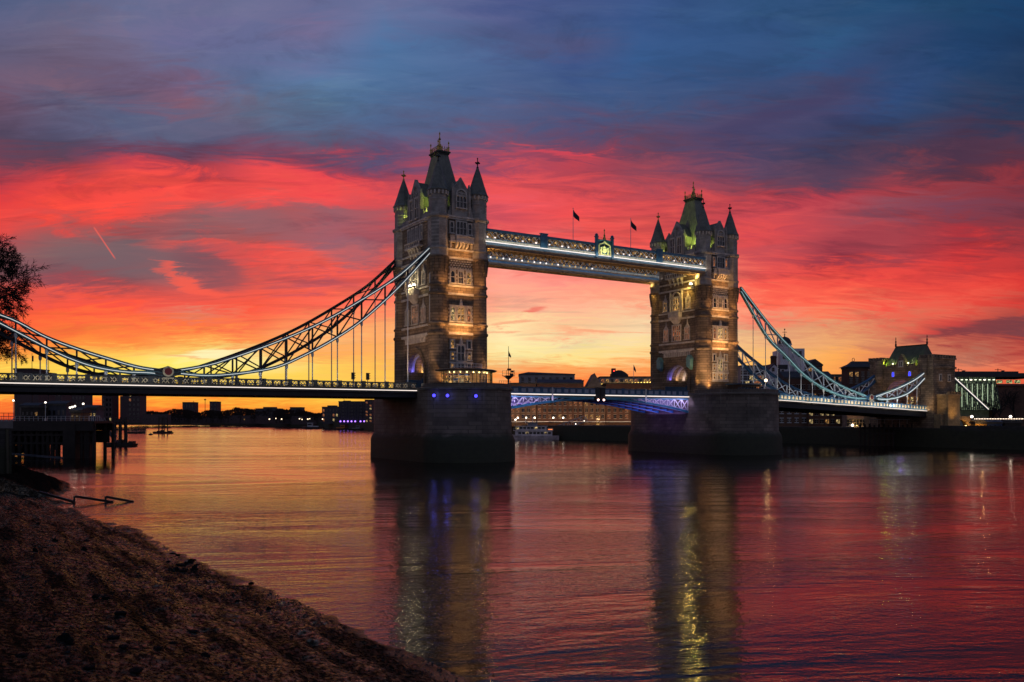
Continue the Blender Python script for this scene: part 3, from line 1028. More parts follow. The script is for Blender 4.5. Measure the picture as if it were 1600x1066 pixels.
        window(ff, t, 0, 20.6, 1.7, 1.5, 2, 0, False, lit=M_GLASS if near else M_LITW, fr=0.3)
        b = MB()
        b.fbox(ff, -3.1, 3.1, 22.2, 22.55, 0.0, 0.5)
        b.build('ledge', M_TRIM, t)
        b = MB()
        b.fbox(ff, -3.1, 3.1, 19.9, 20.2, 0.0, 0.45)
        b.build('ledge', M_TRIM, t)
        b = MB()
        b.fprism(ff, [(-0.5, 26.7), (0.5, 26.7), (0.22, 27.6), (0.0, 28.4), (-0.22, 27.6)], 0.0, 0.42)
        b.build('hood_mould', M_TRIM, t)

    # -- road faces (wide, with the arch)
    for ang, org in ((180, (-fx, 0)), (0, (fx, 0))):
        ff = frame(org[0], org[1], ang)
        toriver = (ang == 0) == (river > 0)
        b = MB()
        for r0, r1, d in ((4.3, 4.75, 0.12), (4.75, 5.2, 0.28), (5.2, 5.65, 0.45)):
            b.fprism(ff, arcpts(r1, 20, AZ) + list(reversed(arcpts(r0, 20, AZ))), 0.0, d)
            for sg in (-1, 1):
                b.fbox(ff, min(sg * r0, sg * r1), max(sg * r0, sg * r1), 15.9, AZ - 0.002, 0.0, d)
        b.build('archivolt', M_STONE, t)
        b = MB()
        for k in range(15):
            s = -5.2 + k * 0.745
            b.fbox(ff, s - 0.2, s + 0.2, 27.3, 28.5, 0.0, 0.22)
        b.fbox(ff, -6.0, 6.0, 28.5, 28.74, 0.0, 0.25)
        b.build('frieze', M_TRIM, t)
        # stage 2
        lit2 = M_LITO if not near else M_GLASS
        window(ff, t, 0, 31.9, 3.2, 4.2, 4, 2, False, lit=lit2 if not near else M_LITO, fr=0.3)
        for s in (-4.4, 4.4):
            window(ff, t, s, 32.0, 1.6, 3.2, 3, 1, False, lit=M_LITO if (s > 0 or not near) else M_GLASS, fr=0.26)
            b = MB()
            b.fprism(ff, [(s - 0.8, 35.6), (s + 0.8, 35.6), (s + 0.2, 36.4), (s, 37.6), (s - 0.2, 36.4)], 0.0, 0.25)
            b.build('hood_mould', M_TRIM, t)
        # oriel balcony between stage 2 and 3
        b = MB()
        b.loft([[ff(-1.0, 36.6, 0), ff(1.0, 36.6, 0), ff(1.0, 36.6, 0.3), ff(-1.0, 36.6, 0.3)],
                [ff(-2.0, 38.2, 0), ff(2.0, 38.2, 0), ff(2.0, 38.2, 1.3), ff(-2.0, 38.2, 1.3)],
                [ff(-2.2, 38.6, 0), ff(2.2, 38.6, 0), ff(2.2, 38.6, 1.5), ff(-2.2, 38.6, 1.5)]])
        b.fbox(ff, -2.15, 2.15, 38.6, 39.9, 1.2, 1.45)
        for s in (-2.15, 1.9):
            b.fbox(ff, s, s + 0.25, 38.6, 39.9, 0.0, 1.2)
        b.fbox(ff, -2.3, 2.3, 39.9, 40.15, 0.9, 1.55)
        for k in range(8):
            s = -1.9 + k * 0.54
            b.fbox(ff, s - 0.08, s + 0.08, 38.7, 39.85, 1.45, 1.52)
        b.build('balcony', M_TRIM, t)
        # stage 3: big arched window in a shaft frame, smaller ones beside
        window(ff, t, 0, 40.5, 2.7, 3.6, 3, 1, True, lit=M_LITW if not near else M_GLASS, fr=0.3)
        b = MB()
        b.fprism(ff, arcpts(1.9, 14, 44.0, sz=0.95) + list(reversed(arcpts(1.55, 14, 44.0, sz=0.95))), 0.0, 0.5)
        for s in (-2.35, 2.35):
            b.fbox(ff, s - 0.22, s + 0.22, 40.2, 45.9, 0.0, 0.55)
        b.build('arch_frame', M_TRIM, t)
        for s in (-4.7, 4.7):
            window(ff, t, s, 40.7, 1.3, 2.7, 2, 1, True, lit=M_LITW if s < 0 or not near else M_GLASS, fr=0.3)
            b = MB()
            b.fprism(ff, [(s - 0.6, 43.9), (s + 0.6, 43.9), (s + 0.15, 44.6), (s, 45.5), (s - 0.15, 44.6)], 0.0, 0.3)
            b.build('hood_mould', M_TRIM, t)
        # stage 4
        for s in (-3.3, -1.1, 1.1, 3.3):
            window(ff, t, s, 51.3, 1.1, 3.2, 2, 1, True, fr=0.22)
        b = MB()
        b.fbox(ff, -3.9, 3.9, 49.6, 50.0, 0.0, 1.1)
        b.fbox(ff, -3.9, 3.9, 50.9, 51.1, 0.8, 1.15)
        for k in range(9):
            s = -3.8 + k * 0.95
            b.fbox(ff, s - 0.14, s + 0.14, 50.0, 50.9, 0.88, 1.06)
        b.build('balcony', M_TRIM, t)
        for k in range(4):
            s = -2.4 + k * 1.6
            b = MB()
            b.loft([[ff(s - 0.28, 49.6, 0), ff(s + 0.28, 49.6, 0), ff(s + 0.28, 49.6, 1.0), ff(s - 0.28, 49.6, 1.0)],
                    [ff(s - 0.2, 48.4, 0), ff(s + 0.2, 48.4, 0), ff(s + 0.2, 48.4, 0.5), ff(s - 0.2, 48.4, 0.5)],
                    [ff(s - 0.14, 47.4, 0), ff(s + 0.14, 47.4, 0), ff(s + 0.14, 47.4, 0.15), ff(s - 0.14, 47.4, 0.15)]])
            b.build('bracket', M_TRIM, t)
        # attic gable with two tall lancets
        b = MB()
        poly = [(-3.1, 55.9), (3.1, 55.9), (3.1, 61.0), (3.4, 61.1), (3.4, 61.6), (2.6, 62.2), (0.3, 65.5), (0, 66.0), (-0.3, 65.5), (-2.6, 62.2), (-3.4, 61.6), (-3.4, 61.1), (-3.1, 61.0)]
        b.fprism(ff, poly, -0.6, 0.25)
        for s in (-3.1, 3.1):
            b.fbox(ff, s - 0.32, s + 0.32, 55.9, 62.0, -0.3, 0.5)
            b.fprism(ff, [(s - 0.32, 62.0), (s + 0.32, 62.0), (s, 63.2)], -0.2, 0.4)
        for s, z in ((-1.2, 62.3), (0, 62.3), (1.2, 62.3), (0, 63.8)):
            b.fbox(ff, s - 0.16, s + 0.16, z - 0.5, z + 0.5, 0.25, 0.45)
            b.fbox(ff, s - 0.4, s + 0.4, z - 0.1, z + 0.14, 0.25, 0.44)
        b.build('gable', M_ASHLAR, t)
        b = MB()
        b.fprism(ff, [(-3.0, 56), (3.0, 56), (3.0, 61.4), (0, 65.4), (-3.0, 61.4)], -3.2, -0.6)
        b.build('dormer_roof', M_SLATE, t)
        for s in (-1.45, 1.45):
            window(ff, t, s, 56.6, 1.6, 4.6, 2, 1, True, d=0.25, fr=0.2)
        # blue watchman boxes beside the arch on the river side
        if toriver:
            for s in (-6.2, 6.2):
                b = MB()
                b.fbox(ff, s - 0.8, s + 0.8, 24.2, 26.2, 0.3, 1.5)
                b.fprism(ff, [(s - 0.95, 26.2), (s + 0.95, 26.2), (s, 27.4)], 0.2, 1.65)
                b.loft([[ff(s - 0.8, 24.2, 0.3), ff(s + 0.8, 24.2, 0.3), ff(s + 0.8, 24.2, 1.5), ff(s - 0.8, 24.2, 1.5)],
                        [ff(s - 0.3, 23.3, 0.1), ff(s + 0.3, 23.3, 0.1), ff(s + 0.3, 23.3, 0.5), ff(s - 0.3, 23.3, 0.5)]])
                b.build('signal_box', M_TEAL, t)
    # -- ribs of the vaulted passage, lit blue at the ends and amber between
    for k, x in enumerate((-5.2, -2.6, 0.0, 2.6, 5.2)):
        b = MB()
        ring = lambda xx: [(xx, y, z) for y, z in arcpts(4.28, 18, AZ) + list(reversed(arcpts(3.8, 18, AZ)))]
        b.loft([ring(x - 0.3), ring(x + 0.3)])
        b.build('vault_rib', M_TRIM, t)
        cc = (0.16, 0.14, 1.0) if k in (0, 4) else (1.0, 0.55, 0.14) if k in (1, 3) else (1.0, 0.8, 0.7)
        for sy in (-1, 1):
            light('SPOT', (x - 0.9, sy * 3.1, 20.2), 260, cc, t, aim=(x + 0.1, sy * 3.6, 22.3), spot=120, blend=0.9)
        light('POINT', (x + 1.0, 0, 23.2), 14, (0.95, 0.85, 1.0), t)
    b = MB()
    for sy in (-1, 1):
        b.box(-fx - 0.6, fx + 0.6, sy * 4.25 - 0.05, sy * 4.25 + 0.05, 16.1, 18.9)
    b.build('hoarding', M_BLUE, t)
    # -- floodlights: warm on the stone, green-yellow on the roofs
    warm = (1.0, 0.47, 0.14)
    for (zz, pw) in ((29.4, 420), (38.5, 260), (46.6, 170)):
        light('AREA', (0, -fy - 2.3, zz), pw, warm, t, aim=(0, -fy + 0.3, zz + 3.2), size=5.6, size_y=0.3)
        light('AREA', (0, -fy - 1.0, zz), pw * 0.12, warm, t, aim=(0, -fy + 0.3, zz + 1.6), size=4.6, size_y=0.2)
    # unseen warm fill spots added at pier level wash the lower stages
    for x, pw in ((-7.5, 12500), (7.5, 10500)):
        light('SPOT', (x * 1.26, -16.8, 17.3), pw * 0.62, (1.0, 0.58, 0.27), t, aim=(x * 0.1, -fy, 31), spot=100, blend=1.0)
    for y, pw in ((-14.0, 3600 if near else 2000), (3.0, 2400 if near else 1100)):
        light('SPOT', (-16.5, y, 17.5), pw, (1.0, 0.60, 0.32), t, aim=(-fx, y * 0.3, 36), spot=80, blend=1.0)  # unseen fill spots beside the roadway, added without fittings
    for sx in (-1, 1):
        light('SPOT', (sx * TX, -TY - 4.3, 17.2), 1100 if sx < 0 else 450, warm, t, aim=(sx * TX, -TY, 22.5), spot=70, blend=1.0)
        light('SPOT', (sx * TX, -TY - 3.3, 39.9), 200, warm, t, aim=(sx * TX, -TY, 44), spot=90, blend=1.0)
        light('SPOT', (sx * TX, -TY - 3.6, 29.6), 340, warm, t, aim=(sx * TX, -TY, 35), spot=90, blend=1.0)
    green = (0.80, 1.0, 0.16)
    for sx, sy in ((-5.7, -5.2), (-5.7, 5.2), (5.7, -5.2), (5.7, 5.2)):
        light('SPOT', (sx, sy, 57.3), (1500 if near else 4200) if sx < 0 else 1500, green, t, aim=(sx * 0.38, sy * 0.5, 67.0), spot=75, blend=1.0)
        light('POINT', (sx * 0.94, sy + (1.3 if sy > 0 else -1.3), 57.5), 220, green, t)
        b = MB()
        b.box(sx - 0.25, sx + 0.25, sy - 0.25, sy + 0.25, 56.0, 57.0)
        b.build('floodlight', M_IRON, t)
    if not near:
        for s in (-1, 1):
            light('POINT', (s * 3.0, -9.3, 57.8), 110, green, t)
    return t


TL = tower(-41.15, 'nearer stone tower of the bridge with a glass pavilion at its foot', 1)
TR = tower(41.15, 'farther stone tower of the bridge with blue boxes beside its road arch', -1)

# bright lamps on the road faces
for tw, p, col, pw, aim in ((TL, (-6.35 - 1.25, -1.7, 40.75), (1.0, 0.82, 0.42), 260, (-6.9, 0, 39.0)), (TL, (-6.35 - 1.25, 0.5, 40.75), (1.0, 0.82, 0.42), 220, (-6.9, 0, 39.0)),
                            (TR, (-6.35 - 1.3, -7.0, 47.0), (1.0, 0.66, 0.14), 500, (-6.4, -3.6, 42.0))):
    b = MB()
    b.bar((-6.4, p[1], p[2] - 0.4), (p[0], p[1], p[2] - 0.2), 0.12)
    b.lathe(p[0], p[1], [(0.1, p[2] - 0.6), (0.42, p[2] - 0.2), (0.42, p[2] - 0.1)], 10)
    o = b.build('floodlight', M_IRON, tw)
    b = MB()
    b.ball(p, 0.4, 10, 6)
    b.build('lamp_glass', M_BULB if tw is TL else lamp_mat('yellow floodlight', (1.0, 0.84, 0.45), 16.0), o)
    light('POINT', (p[0] - 0.55, p[1], p[2]), pw * 1.5, col, tw, rad=0.2)
light('SPOT', (-6.35 - 2.4, -0.2, 40.9), 260, (1.0, 0.8, 0.35), TL, aim=(-7.7, 0.0, 39.2), spot=80)
light('SPOT', (-6.35 - 2.6, -6.6, 47.6), 2200, (1.0, 0.62, 0.12), TR, aim=(-6.35, -3.0, 42.8), spot=80, blend=1.0)
light('SPOT', (-6.35 - 2.2, 8.5, 47.0), 900, (1.0, 0.6, 0.14), TR, aim=(-6.35, 8.8, 40), spot=80, blend=1.0)
light('SPOT', (-6.35 - 3.0, -9.5, 17.6), 1100, (1.0, 0.55, 0.16), TR, aim=(-7.0, -9.4, 23), spot=70, blend=1.0)

# glass pavilion on the near pier
kv = thing('glass_pavilion', 'small curved glass pavilion with lit posters under a thin flat roof', 'pavilion', (-43.0, -16.6, 0))
RX, RY = 6.0, 4.6


def ell(a, k=1.0, z=0.0):
    return (RX * k * math.cos(R(a)), RY * k * math.sin(R(a)), z)


b = MB()
b.lathe(0, 0, [(5.9, 16.5), (5.9, 16.75)], 40, sx=1.0, sy=RY / RX)
b.build('floor_slab', mat('pale concrete', (0.3, 0.29, 0.27), 0.8), kv)
b = MB()
b.lathe(0, 0, [(6.0, 19.85), (6.9, 19.95), (7.3, 20.25), (6.6, 20.45), (3.0, 20.75), (0.3, 20.8)], 40, sx=1.0, sy=RY / RX)
rf = b.build('roof', mat('dark zinc', (0.05, 0.05, 0.055), 0.4, 0.3), kv, smooth=40)
b = MB()
for k in range(21):
    p = ell(-180 + k * 9, 1.02)
    b.bar((p[0], p[1], 16.7), (p[0], p[1], 19.9), 0.09)
for z in (16.8, 18.2, 19.3):
    for k in range(20):
        a, c = ell(-180 + k * 9, 1.02, z), ell(-171 + k * 9, 1.02, z)
        b.bar(a, c, 0.07)
b.build('glazing_bars', M_IRON, kv)
b = MB()
n = 40
for k in range(n):
    a0, a1 = -180 + k * 180 / n, -180 + (k + 1) * 180 / n
    p, q = ell(a0), ell(a1)
    b.quad([(p[0], p[1], 16.75), (q[0], q[1], 16.75), (q[0], q[1], 19.85), (p[0], p[1], 19.85)])
gm = bpy.data.materials.new('clear pavilion glass')
gm.use_nodes = True
gt = gm.node_tree
gt.nodes.clear()
g1 = gt.nodes.new('ShaderNodeBsdfTransparent')
g1.inputs[0].default_value = (0.75, 0.85, 0.8, 1)
g2 = gt.nodes.new('ShaderNodeBsdfGlossy')
g2.inputs['Roughness'].default_value = 0.03
g3 = gt.nodes.new('ShaderNodeMixShader')
g3.inputs[0].default_value = 0.12
gt.links.new(g1.outputs[0], g3.inputs[1])
gt.links.new(g2.outputs[0], g3.inputs[2])
gt.links.new(g3.outputs[0], gt.nodes.new('ShaderNodeOutputMaterial').inputs[0])
b.build('glass_wall', gm, kv)
b = MB()
b.box(-3.2, 3.6, 0.4, 4.3, 16.75, 19.8)
b.build('inner_core', mat('ochre partition', (0.42, 0.25, 0.1), 0.8), kv)
M_POST = [pane_mat('poster lit amber', (1.0, 0.48, 0.12), 0.8), pane_mat('poster lit red', (0.5, 0.05, 0.06), 0.5), pane_mat('poster lit blue', (0.08, 0.2, 0.45), 0.5), pane_mat('poster lit cream', (0.9, 0.55, 0.25), 0.45)]
rnd = random.Random(3)
for k in range(5):
    a = -172 + k * 14
    for j, (z0, z1) in enumerate(((17.0, 17.75), (17.85, 18.35), (18.45, 18.85), (18.95, 19.25))):
        p, q = Vector(ell(a, 0.95)), Vector(ell(a + 11.5, 0.95))
        b = MB()
        b.bar((p.x, p.y, (z0 + z1) / 2), (q.x, q.y, (z0 + z1) / 2), 0.05, z1 - z0)
        mm = M_POST[0]
        if j == 3:
            mm = M_POST[1] if k < 2 else M_POST[2]
        elif j == 1 and k == 2:
            mm = M_POST[2]
        elif rnd.random() < 0.3:
            mm = M_POST[3]
        b.build('poster', mm, kv)
for k in range(9):
    a = -165 + k * 18
    p = ell(a, 0.82, 19.75)
    b = MB()
    b.lathe(p[0], p[1], [(0.14, 19.62), (0.14, 19.84)], 8)
    b.build('downlight', M_BULBY, kv)
    light('POINT', (p[0], p[1], 19.3), 60, (1.0, 0.6, 0.22), kv, rad=0.1)
b = MB()
for k in range(2):
    b.box(-1.2 + k * 2.6, -0.5 + k * 2.6, -2.9, -2.8, 17.0, 17.5)
b.build('screen', lamp_mat('blue white screen', (0.55, 0.75, 1.0), 2.0), kv)
b = MB()    # pale railing on the pavilion roof
for k in range(23):
    p = ell(-170 + k * 7, 0.62)
    b.bar((p[0], p[1], 20.6), (p[0], p[1], 21.7), 0.06)
for z in (21.0, 21.7):
    for k in range(22):
        b.bar(ell(-170 + k * 7, 0.62, z), ell(-163 + k * 7, 0.62, z), 0.07)
b.build('roof_railing', M_WHITE, kv)

# signal mast with a platform at the pier edge
ms = thing('signal_mast', 'thin mast with railed platform, cameras and a small flag at the pier edge', 'mast', (-31.6, -16.0, 0))
b = MB()
b.tube((0, 0, 16.3), (0, 0, 19.3), 0.28, 0.2)
b.tube((0, 0, 19.3), (0, 0, 26.2), 0.08, 0.05, 6)
b.build('pole', M_IRON, ms)
b = MB()
b.box(-1.1, 1.1, -0.9, 0.9, 19.3, 19.45)
b.loft([[(-0.2, -0.2, 18.6), (0.2, -0.2, 18.6), (0.2, 0.2, 18.6), (-0.2, 0.2, 18.6)], [(-0.9, -0.7, 19.3), (0.9, -0.7, 19.3), (0.9, 0.7, 19.3), (-0.9, 0.7, 19.3)]])
for x in (-1.1, 0, 1.1):
    for y in (-0.9, 0.9):
        b.bar((x, y, 19.4), (x, y, 20.6), 0.06)
for y in (-0.9, 0.9):
    for z in (20.0, 20.6):
        b.bar((-1.1, y, z), (1.1, y, z), 0.05)
b.build('platform', M_IRON, ms)
b = MB()
b.box(-0.2, 0.6, -0.25, 0.25, 20.7, 21.1)
b.box(0.75, 1.35, -0.2, 0.2, 20.2, 20.6)
b.box(0.5, 1.2, -0.3, 0.3, 19.46, 19.95)
b.build('camera_box', M_IRON, ms)
b = MB()
b.loft([[(0.06, 0, 25.2), (0.06, 0.03, 25.2), (0.06, 0.03, 24.0), (0.06, 0, 24.0)], [(0.35, 0.1, 24.7), (0.35, 0.13, 24.7), (0.35, 0.13, 23.8), (0.35, 0.1, 23.8)], [(0.7, 0, 24.0), (0.7, 0.03, 24.0), (0.7, 0.03, 23.6), (0.7, 0, 23.6)]])
b.build('flag', mat('dark flag cloth', (0.03, 0.03, 0.05), 0.9), ms)
rl = MB()
for k in range(6):
    x = -34.6 + k * 0.6
    rl.bar((x, -16.9, 16.5), (x, -16.9, 18.2), 0.06)
for z in (17.3, 18.2):
    rl.bar((-34.6, -16.9, z), (-31.6, -16.9, z), 0.05)
tag(rl.build('guard_railing', M_IRON), 'short thin guard railing beside the mast on the pier top', 'railing')

# things on the far pier
bs = thing('pier_cabin', 'low dark cabin with lit windows behind blue railings on the farther pier', 'cabin', (46.0, -16.0, 0))
b = MB()
b.box(-3.4, 4.2, -1.2, 4.0, 16.5, 19.0)
b.build('wall', mat('brown cabin boards', (0.06, 0.04, 0.03), 0.8), bs)
b = MB()
b.box(-3.8, 4.6, -1.6, 4.4, 19.0, 19.3)
b.build('roof', M_BLUE, bs)
ff = frame(0, -1.2, -90)
for s in (-2.2, 0.2, 2.8):
    window(ff, bs, s, 17.3, 1.3, 1.1, 2, 0, False, lit=M_LITO if s > 2 else M_GLASS, fr=0.1, pale=M_IRON)
b = MB()
for k in range(13):
    x = -6.6 + k * 1.15
    b.bar((x, -3.2, 16.5), (x, -3.2, 17.9), 0.09)
for z in (17.2, 17.9):
    b.bar((-6.6, -3.2, z), (7.2, -3.2, z), 0.08)
b.build('railing', M_BLUE, bs)
b = MB()
b.tube((4.9, -2.4, 16.5), (4.9, -2.4, 20.0), 0.09)
lp = b.build('lamp_post', M_IRON, bs)
b = MB()
b.ball((4.9, -2.4, 20.2), 0.42)
b.build('lamp_globe', lamp_mat('warm globe', (1.0, 0.72, 0.42), 5.0), lp)
light('POINT', (4.9, -3.2, 20.3), 120, (1.0, 0.6, 0.25), bs)


# ------------------------------------------------------------------ high walkways between the towers
M_LAT = mat('blue grey lattice paint', (0.26, 0.31, 0.40), 0.45, scale=1.0, var=0.3)
M_BAND = mat('cream and blue cast panel', (0.30, 0.32, 0.30), 0.5, scale=2.2, var=0.5)
M_SOFF = mat('brown soffit plate', (0.20, 0.13, 0.08), 0.7, scale=0.6)
M_INT = pane_mat('walkway glazing', (1.0, 0.50, 0.12), 0.16)


def walkway(label, ys, near):
    """ys: outward direction of its outer face (-1 towards the viewer)"""
    t = thing('high_walkway', label, 'walkway', (0, ys * 9.4, 0), group='high walkways between the towers')
    L = 35.4
    b = MB()
    b.box(-L, L, -1.5, 1.5, 51.3, 53.3)
    b.build('glazed_box', M_INT, t)
    b = MB()
    b.box(-L, L, -1.95, 1.95, 53.3, 53.75)
    b.box(-L, L, -1.7, 1.7, 53.75, 53.95)
    b.build('roof', M_BLUE, t)
    b = MB()
    b.box(-L, L, -1.85, 1.85, 49.9, 50.1)
    n = 58
    for k in range(n + 1):
        x = -L + 2 * L * k / n
        b.box(x - 0.07, x + 0.07, -1.7, 1.7, 49.62, 49.898)
        if k < n:
            x2 = x + 2 * L / n
            b.bar((x, -1.7, 49.75), (x2, 1.7, 49.75), 0.1, 0.16)
    for y in (-1.75, 1.75):
        b.box(-L, L, y - 0.15, y + 0.15, 49.4, 49.9)
    b.build('soffit', M_SOFF, t)
    for sd in (-1, 1):
        y = sd * 1.78
        b = MB()
        b.box(-L, L, y - 0.08, y + 0.08, 50.1, 50.72)
        b.box(-L, L, y - 0.12, y + 0.12, 51.52, 51.68)
        b.build('girder_plate', M_BLUE, t)
        b = MB()
        b.box(-L, L, y - 0.07, y + 0.07, 50.95, 51.5)
        m2 = 47
        for k in range(m2):
            x = -L + (k + 0.5) * 2 * L / m2
            pts = [(x + 0.52 * math.cos(R(a)), 51.0 + 0.42 * math.sin(R(a))) for a in range(0, 181, 30)]
            b.loft([[(px, y - 0.13, pz) for px, pz in pts], [(px, y + 0.13, pz) for px, pz in pts]])
        b.build('cast_band', M_BAND, t)
        b = MB()
        m3 = 46
        dx = 2 * L / m3
        for k in range(m3):
            x = -L + k * dx
            b.bar((x, y, 51.65), (x + dx, y, 53.3), 0.07, 0.14, up=(0, 1, 0))
            b.bar((x, y + sd * 0.06, 53.3), (x + dx, y + sd * 0.06, 51.65), 0.07, 0.14, up=(0, 1, 0))
        b.build('lattice', M_LAT, t)
        if sd == ys:
            b = MB()
            b.box(-L, L + 1.6, y + sd * 0.1 - 0.16, y + sd * 0.1 + 0.16, 50.79, 50.91)
            b.build('light_strip', M_LED if near else M_LAT, t)
    # lamps inside, seen through the lattice
    lm = [M_BULBY, lamp_mat('walkway spot white', (1.0, 0.86, 0.8), 1.6), lamp_mat('walkway spot dim', (1.0, 0.6, 0.2), 0.8)]
    rn = random.Random(5 + int(near))
    for k in range(36):
        x = -L + 1.2 + k * 1.93
        sd = ys if near else -ys
        b = MB()
        zz = 52.5 if rn.random() < 0.6 else 51.85
        if not near:
            zz = 51.35
        if (not near) and not (5 < k < 24 or k == 33):
            continue
        b.box(x - 0.22, x + 0.22, sd * 1.6 - 0.06, sd * 1.6 + 0.1, zz, zz + 0.3) if near else b.ball((x, sd * 1.95, zz), 0.22, 8, 5)
        b.build('interior_lamp', lm[1] if (not near and rn.random() < 0.6) or (near and zz < 52) else lm[2], t)
    # blue pylons on the parapet
    for u in (849.5, 1030):
        x = on_y(u, 380, ys * 11.3)[0] if near else on_y(u, 380, -11.3)[0]
        b = MB()
        b.box(x - 0.95, x + 0.95, ys * 1.98 - 0.25, ys * 1.98 + 0.25, 50.96, 54.2)
        b.box(x - 1.1, x + 1.1, ys * 1.98 - 0.32, ys * 1.98 + 0.32, 54.2, 54.45)
        b.box(x - 0.5, x + 0.5, ys * 2.24 - 0.06, ys * 2.24 + 0.06, 51.9, 53.5)
        b.build('pylon', M_BLUE, t)
    for k in range(4):  # unseen area lamps added to brighten the lattice, band and soffit
        x = -26.5 + k * 17.7
        light('AREA', (x, ys * 2.9, 50.6), 190 if near else 50, (1.0, 0.86, 0.68), t, aim=(x, ys * 1.75, 52.0), size=17.0, size_y=0.25)
        light('AREA', (x, 0, 48.9), 110, (1.0, 0.66, 0.36), t, aim=(x, 0.001, 52), size=17.0, size_y=0.6)
        if not near:
            light('AREA', (x, -ys * 3.2, 50.4), 85, (0.82, 0.85, 1.0), t, aim=(x, -ys * 1.75, 51.6), size=17.0, size_y=0.25)
    # uplighters washing the soffit amber at the ends
    for x in (-33.0, 33.5):
        light('POINT', (x, 0.3, 48.9), 200 if near else 90, (1.0, 0.6, 0.15), t)
    if near:
        # crest in a gilded frame over midspan
        b = MB()
        xc = on_y(945, 390, -11.6)[0]
        y0 = -2.0
        for sx in (-2.5, 2.5):
            b.box(xc + sx - 0.3, xc + sx + 0.3, y0 - 0.35, y0 + 0.3, 50.3, 55.4)
            b.box(xc + sx - 0.42, xc + sx + 0.42, y0 - 0.45, y0 + 0.4, 55.4, 55.65)
            b.lathe(xc + sx, y0, [(0.36, 55.65), (0.44, 55.9), (0.3, 56.2), (0.1, 56.3)], 8)
        b.box(xc - 2.2, xc + 2.2, y0 + 0.05, y0 + 0.3, 50.3, 54.6)
        b.box(xc - 2.2, xc + 2.2, y0 - 0.3, y0 + 0.28, 54.601, 54.85)
        cr = b.build('crest_frame', M_BLUE, t)
        b = MB()
        ff = frame(xc, y0 + 0.05, -90)
        outer = [(-1.99, 51.0), (-1.99, 53.3), (-1.7, 53.75), (-0.852, 54.0), (-0.284, 54.3), (0, 54.7), (0.284, 54.3), (0.852, 54.0), (1.7, 53.75), (1.99, 53.3), (1.99, 51.0)]
        inner = [(1.7, 51.2), (1.7, 53.2), (1.42, 53.55), (0.71, 53.78), (0.213, 54.0), (0, 54.25), (-0.213, 54.0), (-0.71, 53.78), (-1.42, 53.55), (-1.7, 53.2), (-1.7, 51.2)]
        b.fprism(ff, outer + inner, 0.0, 0.3)
        b.fbox(ff, -1.7, 1.7, 51.0, 51.2, 0.0, 0.28)
        # shield, supporters and crown
        b.fprism(ff, [(-0.596, 52.6), (-0.596, 51.95), (-0.355, 51.6), (0, 51.42), (0.355, 51.6), (0.596, 51.95), (0.596, 52.6)], 0.0, 0.26)
        for sg in (-1, 1):
            b.fprism(ff, [(sg * 0.781, 51.25), (sg * 1.35, 51.25), (sg * 1.31, 51.7), (sg * 1.49, 52.1), (sg * 1.21, 52.55), (sg * 1.39, 52.85), (sg * 0.994, 53.0), (sg * 0.71, 52.75), (sg * 0.88, 52.4), (sg * 0.71, 52.0), (sg * 0.937, 51.7)], 0.0, 0.22)
        b.fprism(ff, [(-0.426, 52.75), (0.426, 52.75), (0.568, 53.2), (0.284, 53.05), (0, 53.4), (-0.284, 53.05), (-0.568, 53.2)], 0.0, 0.22)
        b.build('coat_of_arms', mat('pale gilding', (0.62, 0.60, 0.34), 0.5, scale=2), cr)
        b = MB()
        b.lathe(xc, y0, [(0.5, 54.85), (0.42, 55.3), (0.18, 55.7), (0.3, 56.0), (0.12, 56.3), (0.08, 57.0), (0.2, 57.2), (0.04, 57.7)], 8)
        for k in range(-4, 5):
            if k:
                b.lathe(xc + k * 0.44, y0, [(0.05, 54.85), (0.05, 55.2), (0.1, 55.3), (0.02, 55.5)], 6)
        b.build('finial', M_GOLD, cr)
        light('SPOT', (xc, y0 - 2.8, 50.4), 900, (0.85, 1.0, 0.42), t, aim=(xc, y0, 53.0), spot=80, blend=1.0)
    return t


walkway('nearer high walkway with a white light strip and a gilded crest at midspan', -1, True)
walkway('farther high walkway seen from below, with a dotted row of round lamps', 1, False)

# flags flying over the walkway
for u, vt, vb, yy, lab in ((895.5, 326, 378, -9.0, 'dark spread flag above the walkway, on the near tower side of the gilded crest'), (985.5, 342, 389, -9.0, 'dark drooping flag above the walkway, on the far tower side of the gilded crest')):
    x, z = on_y(u, vt, yy)
    fp = thing('flagpole', lab, 'flag', (x, yy, 53.95), group='flags above the walkways')
    b = MB()
    b.tube((0, 0, 0), (0, 0, z - 53.95), 0.09, 0.06, 6)
    b.ball((0, 0, z - 53.9), 0.13)
    b.build('pole', M_WHITE, fp)
    h = z - 53.95
    b = MB()
    rings = []
    for k in range(7):
        f = k / 6
        y = 0.16 * math.sin(f * 5)
        top, bot = h - 0.2 - f * 1.75, h - 1.9 - f * 1.2
        rings.append([(0.08 + f * 1.75, y, top), (0.08 + f * 1.75, y + 0.04, top), (0.08 + f * 1.75, y + 0.04, bot), (0.08 + f * 1.75, y, bot)])
    b.loft(rings)
    b.build('flag', mat('dark flag cloth', (0.03, 0.03, 0.05), 0.9), fp)


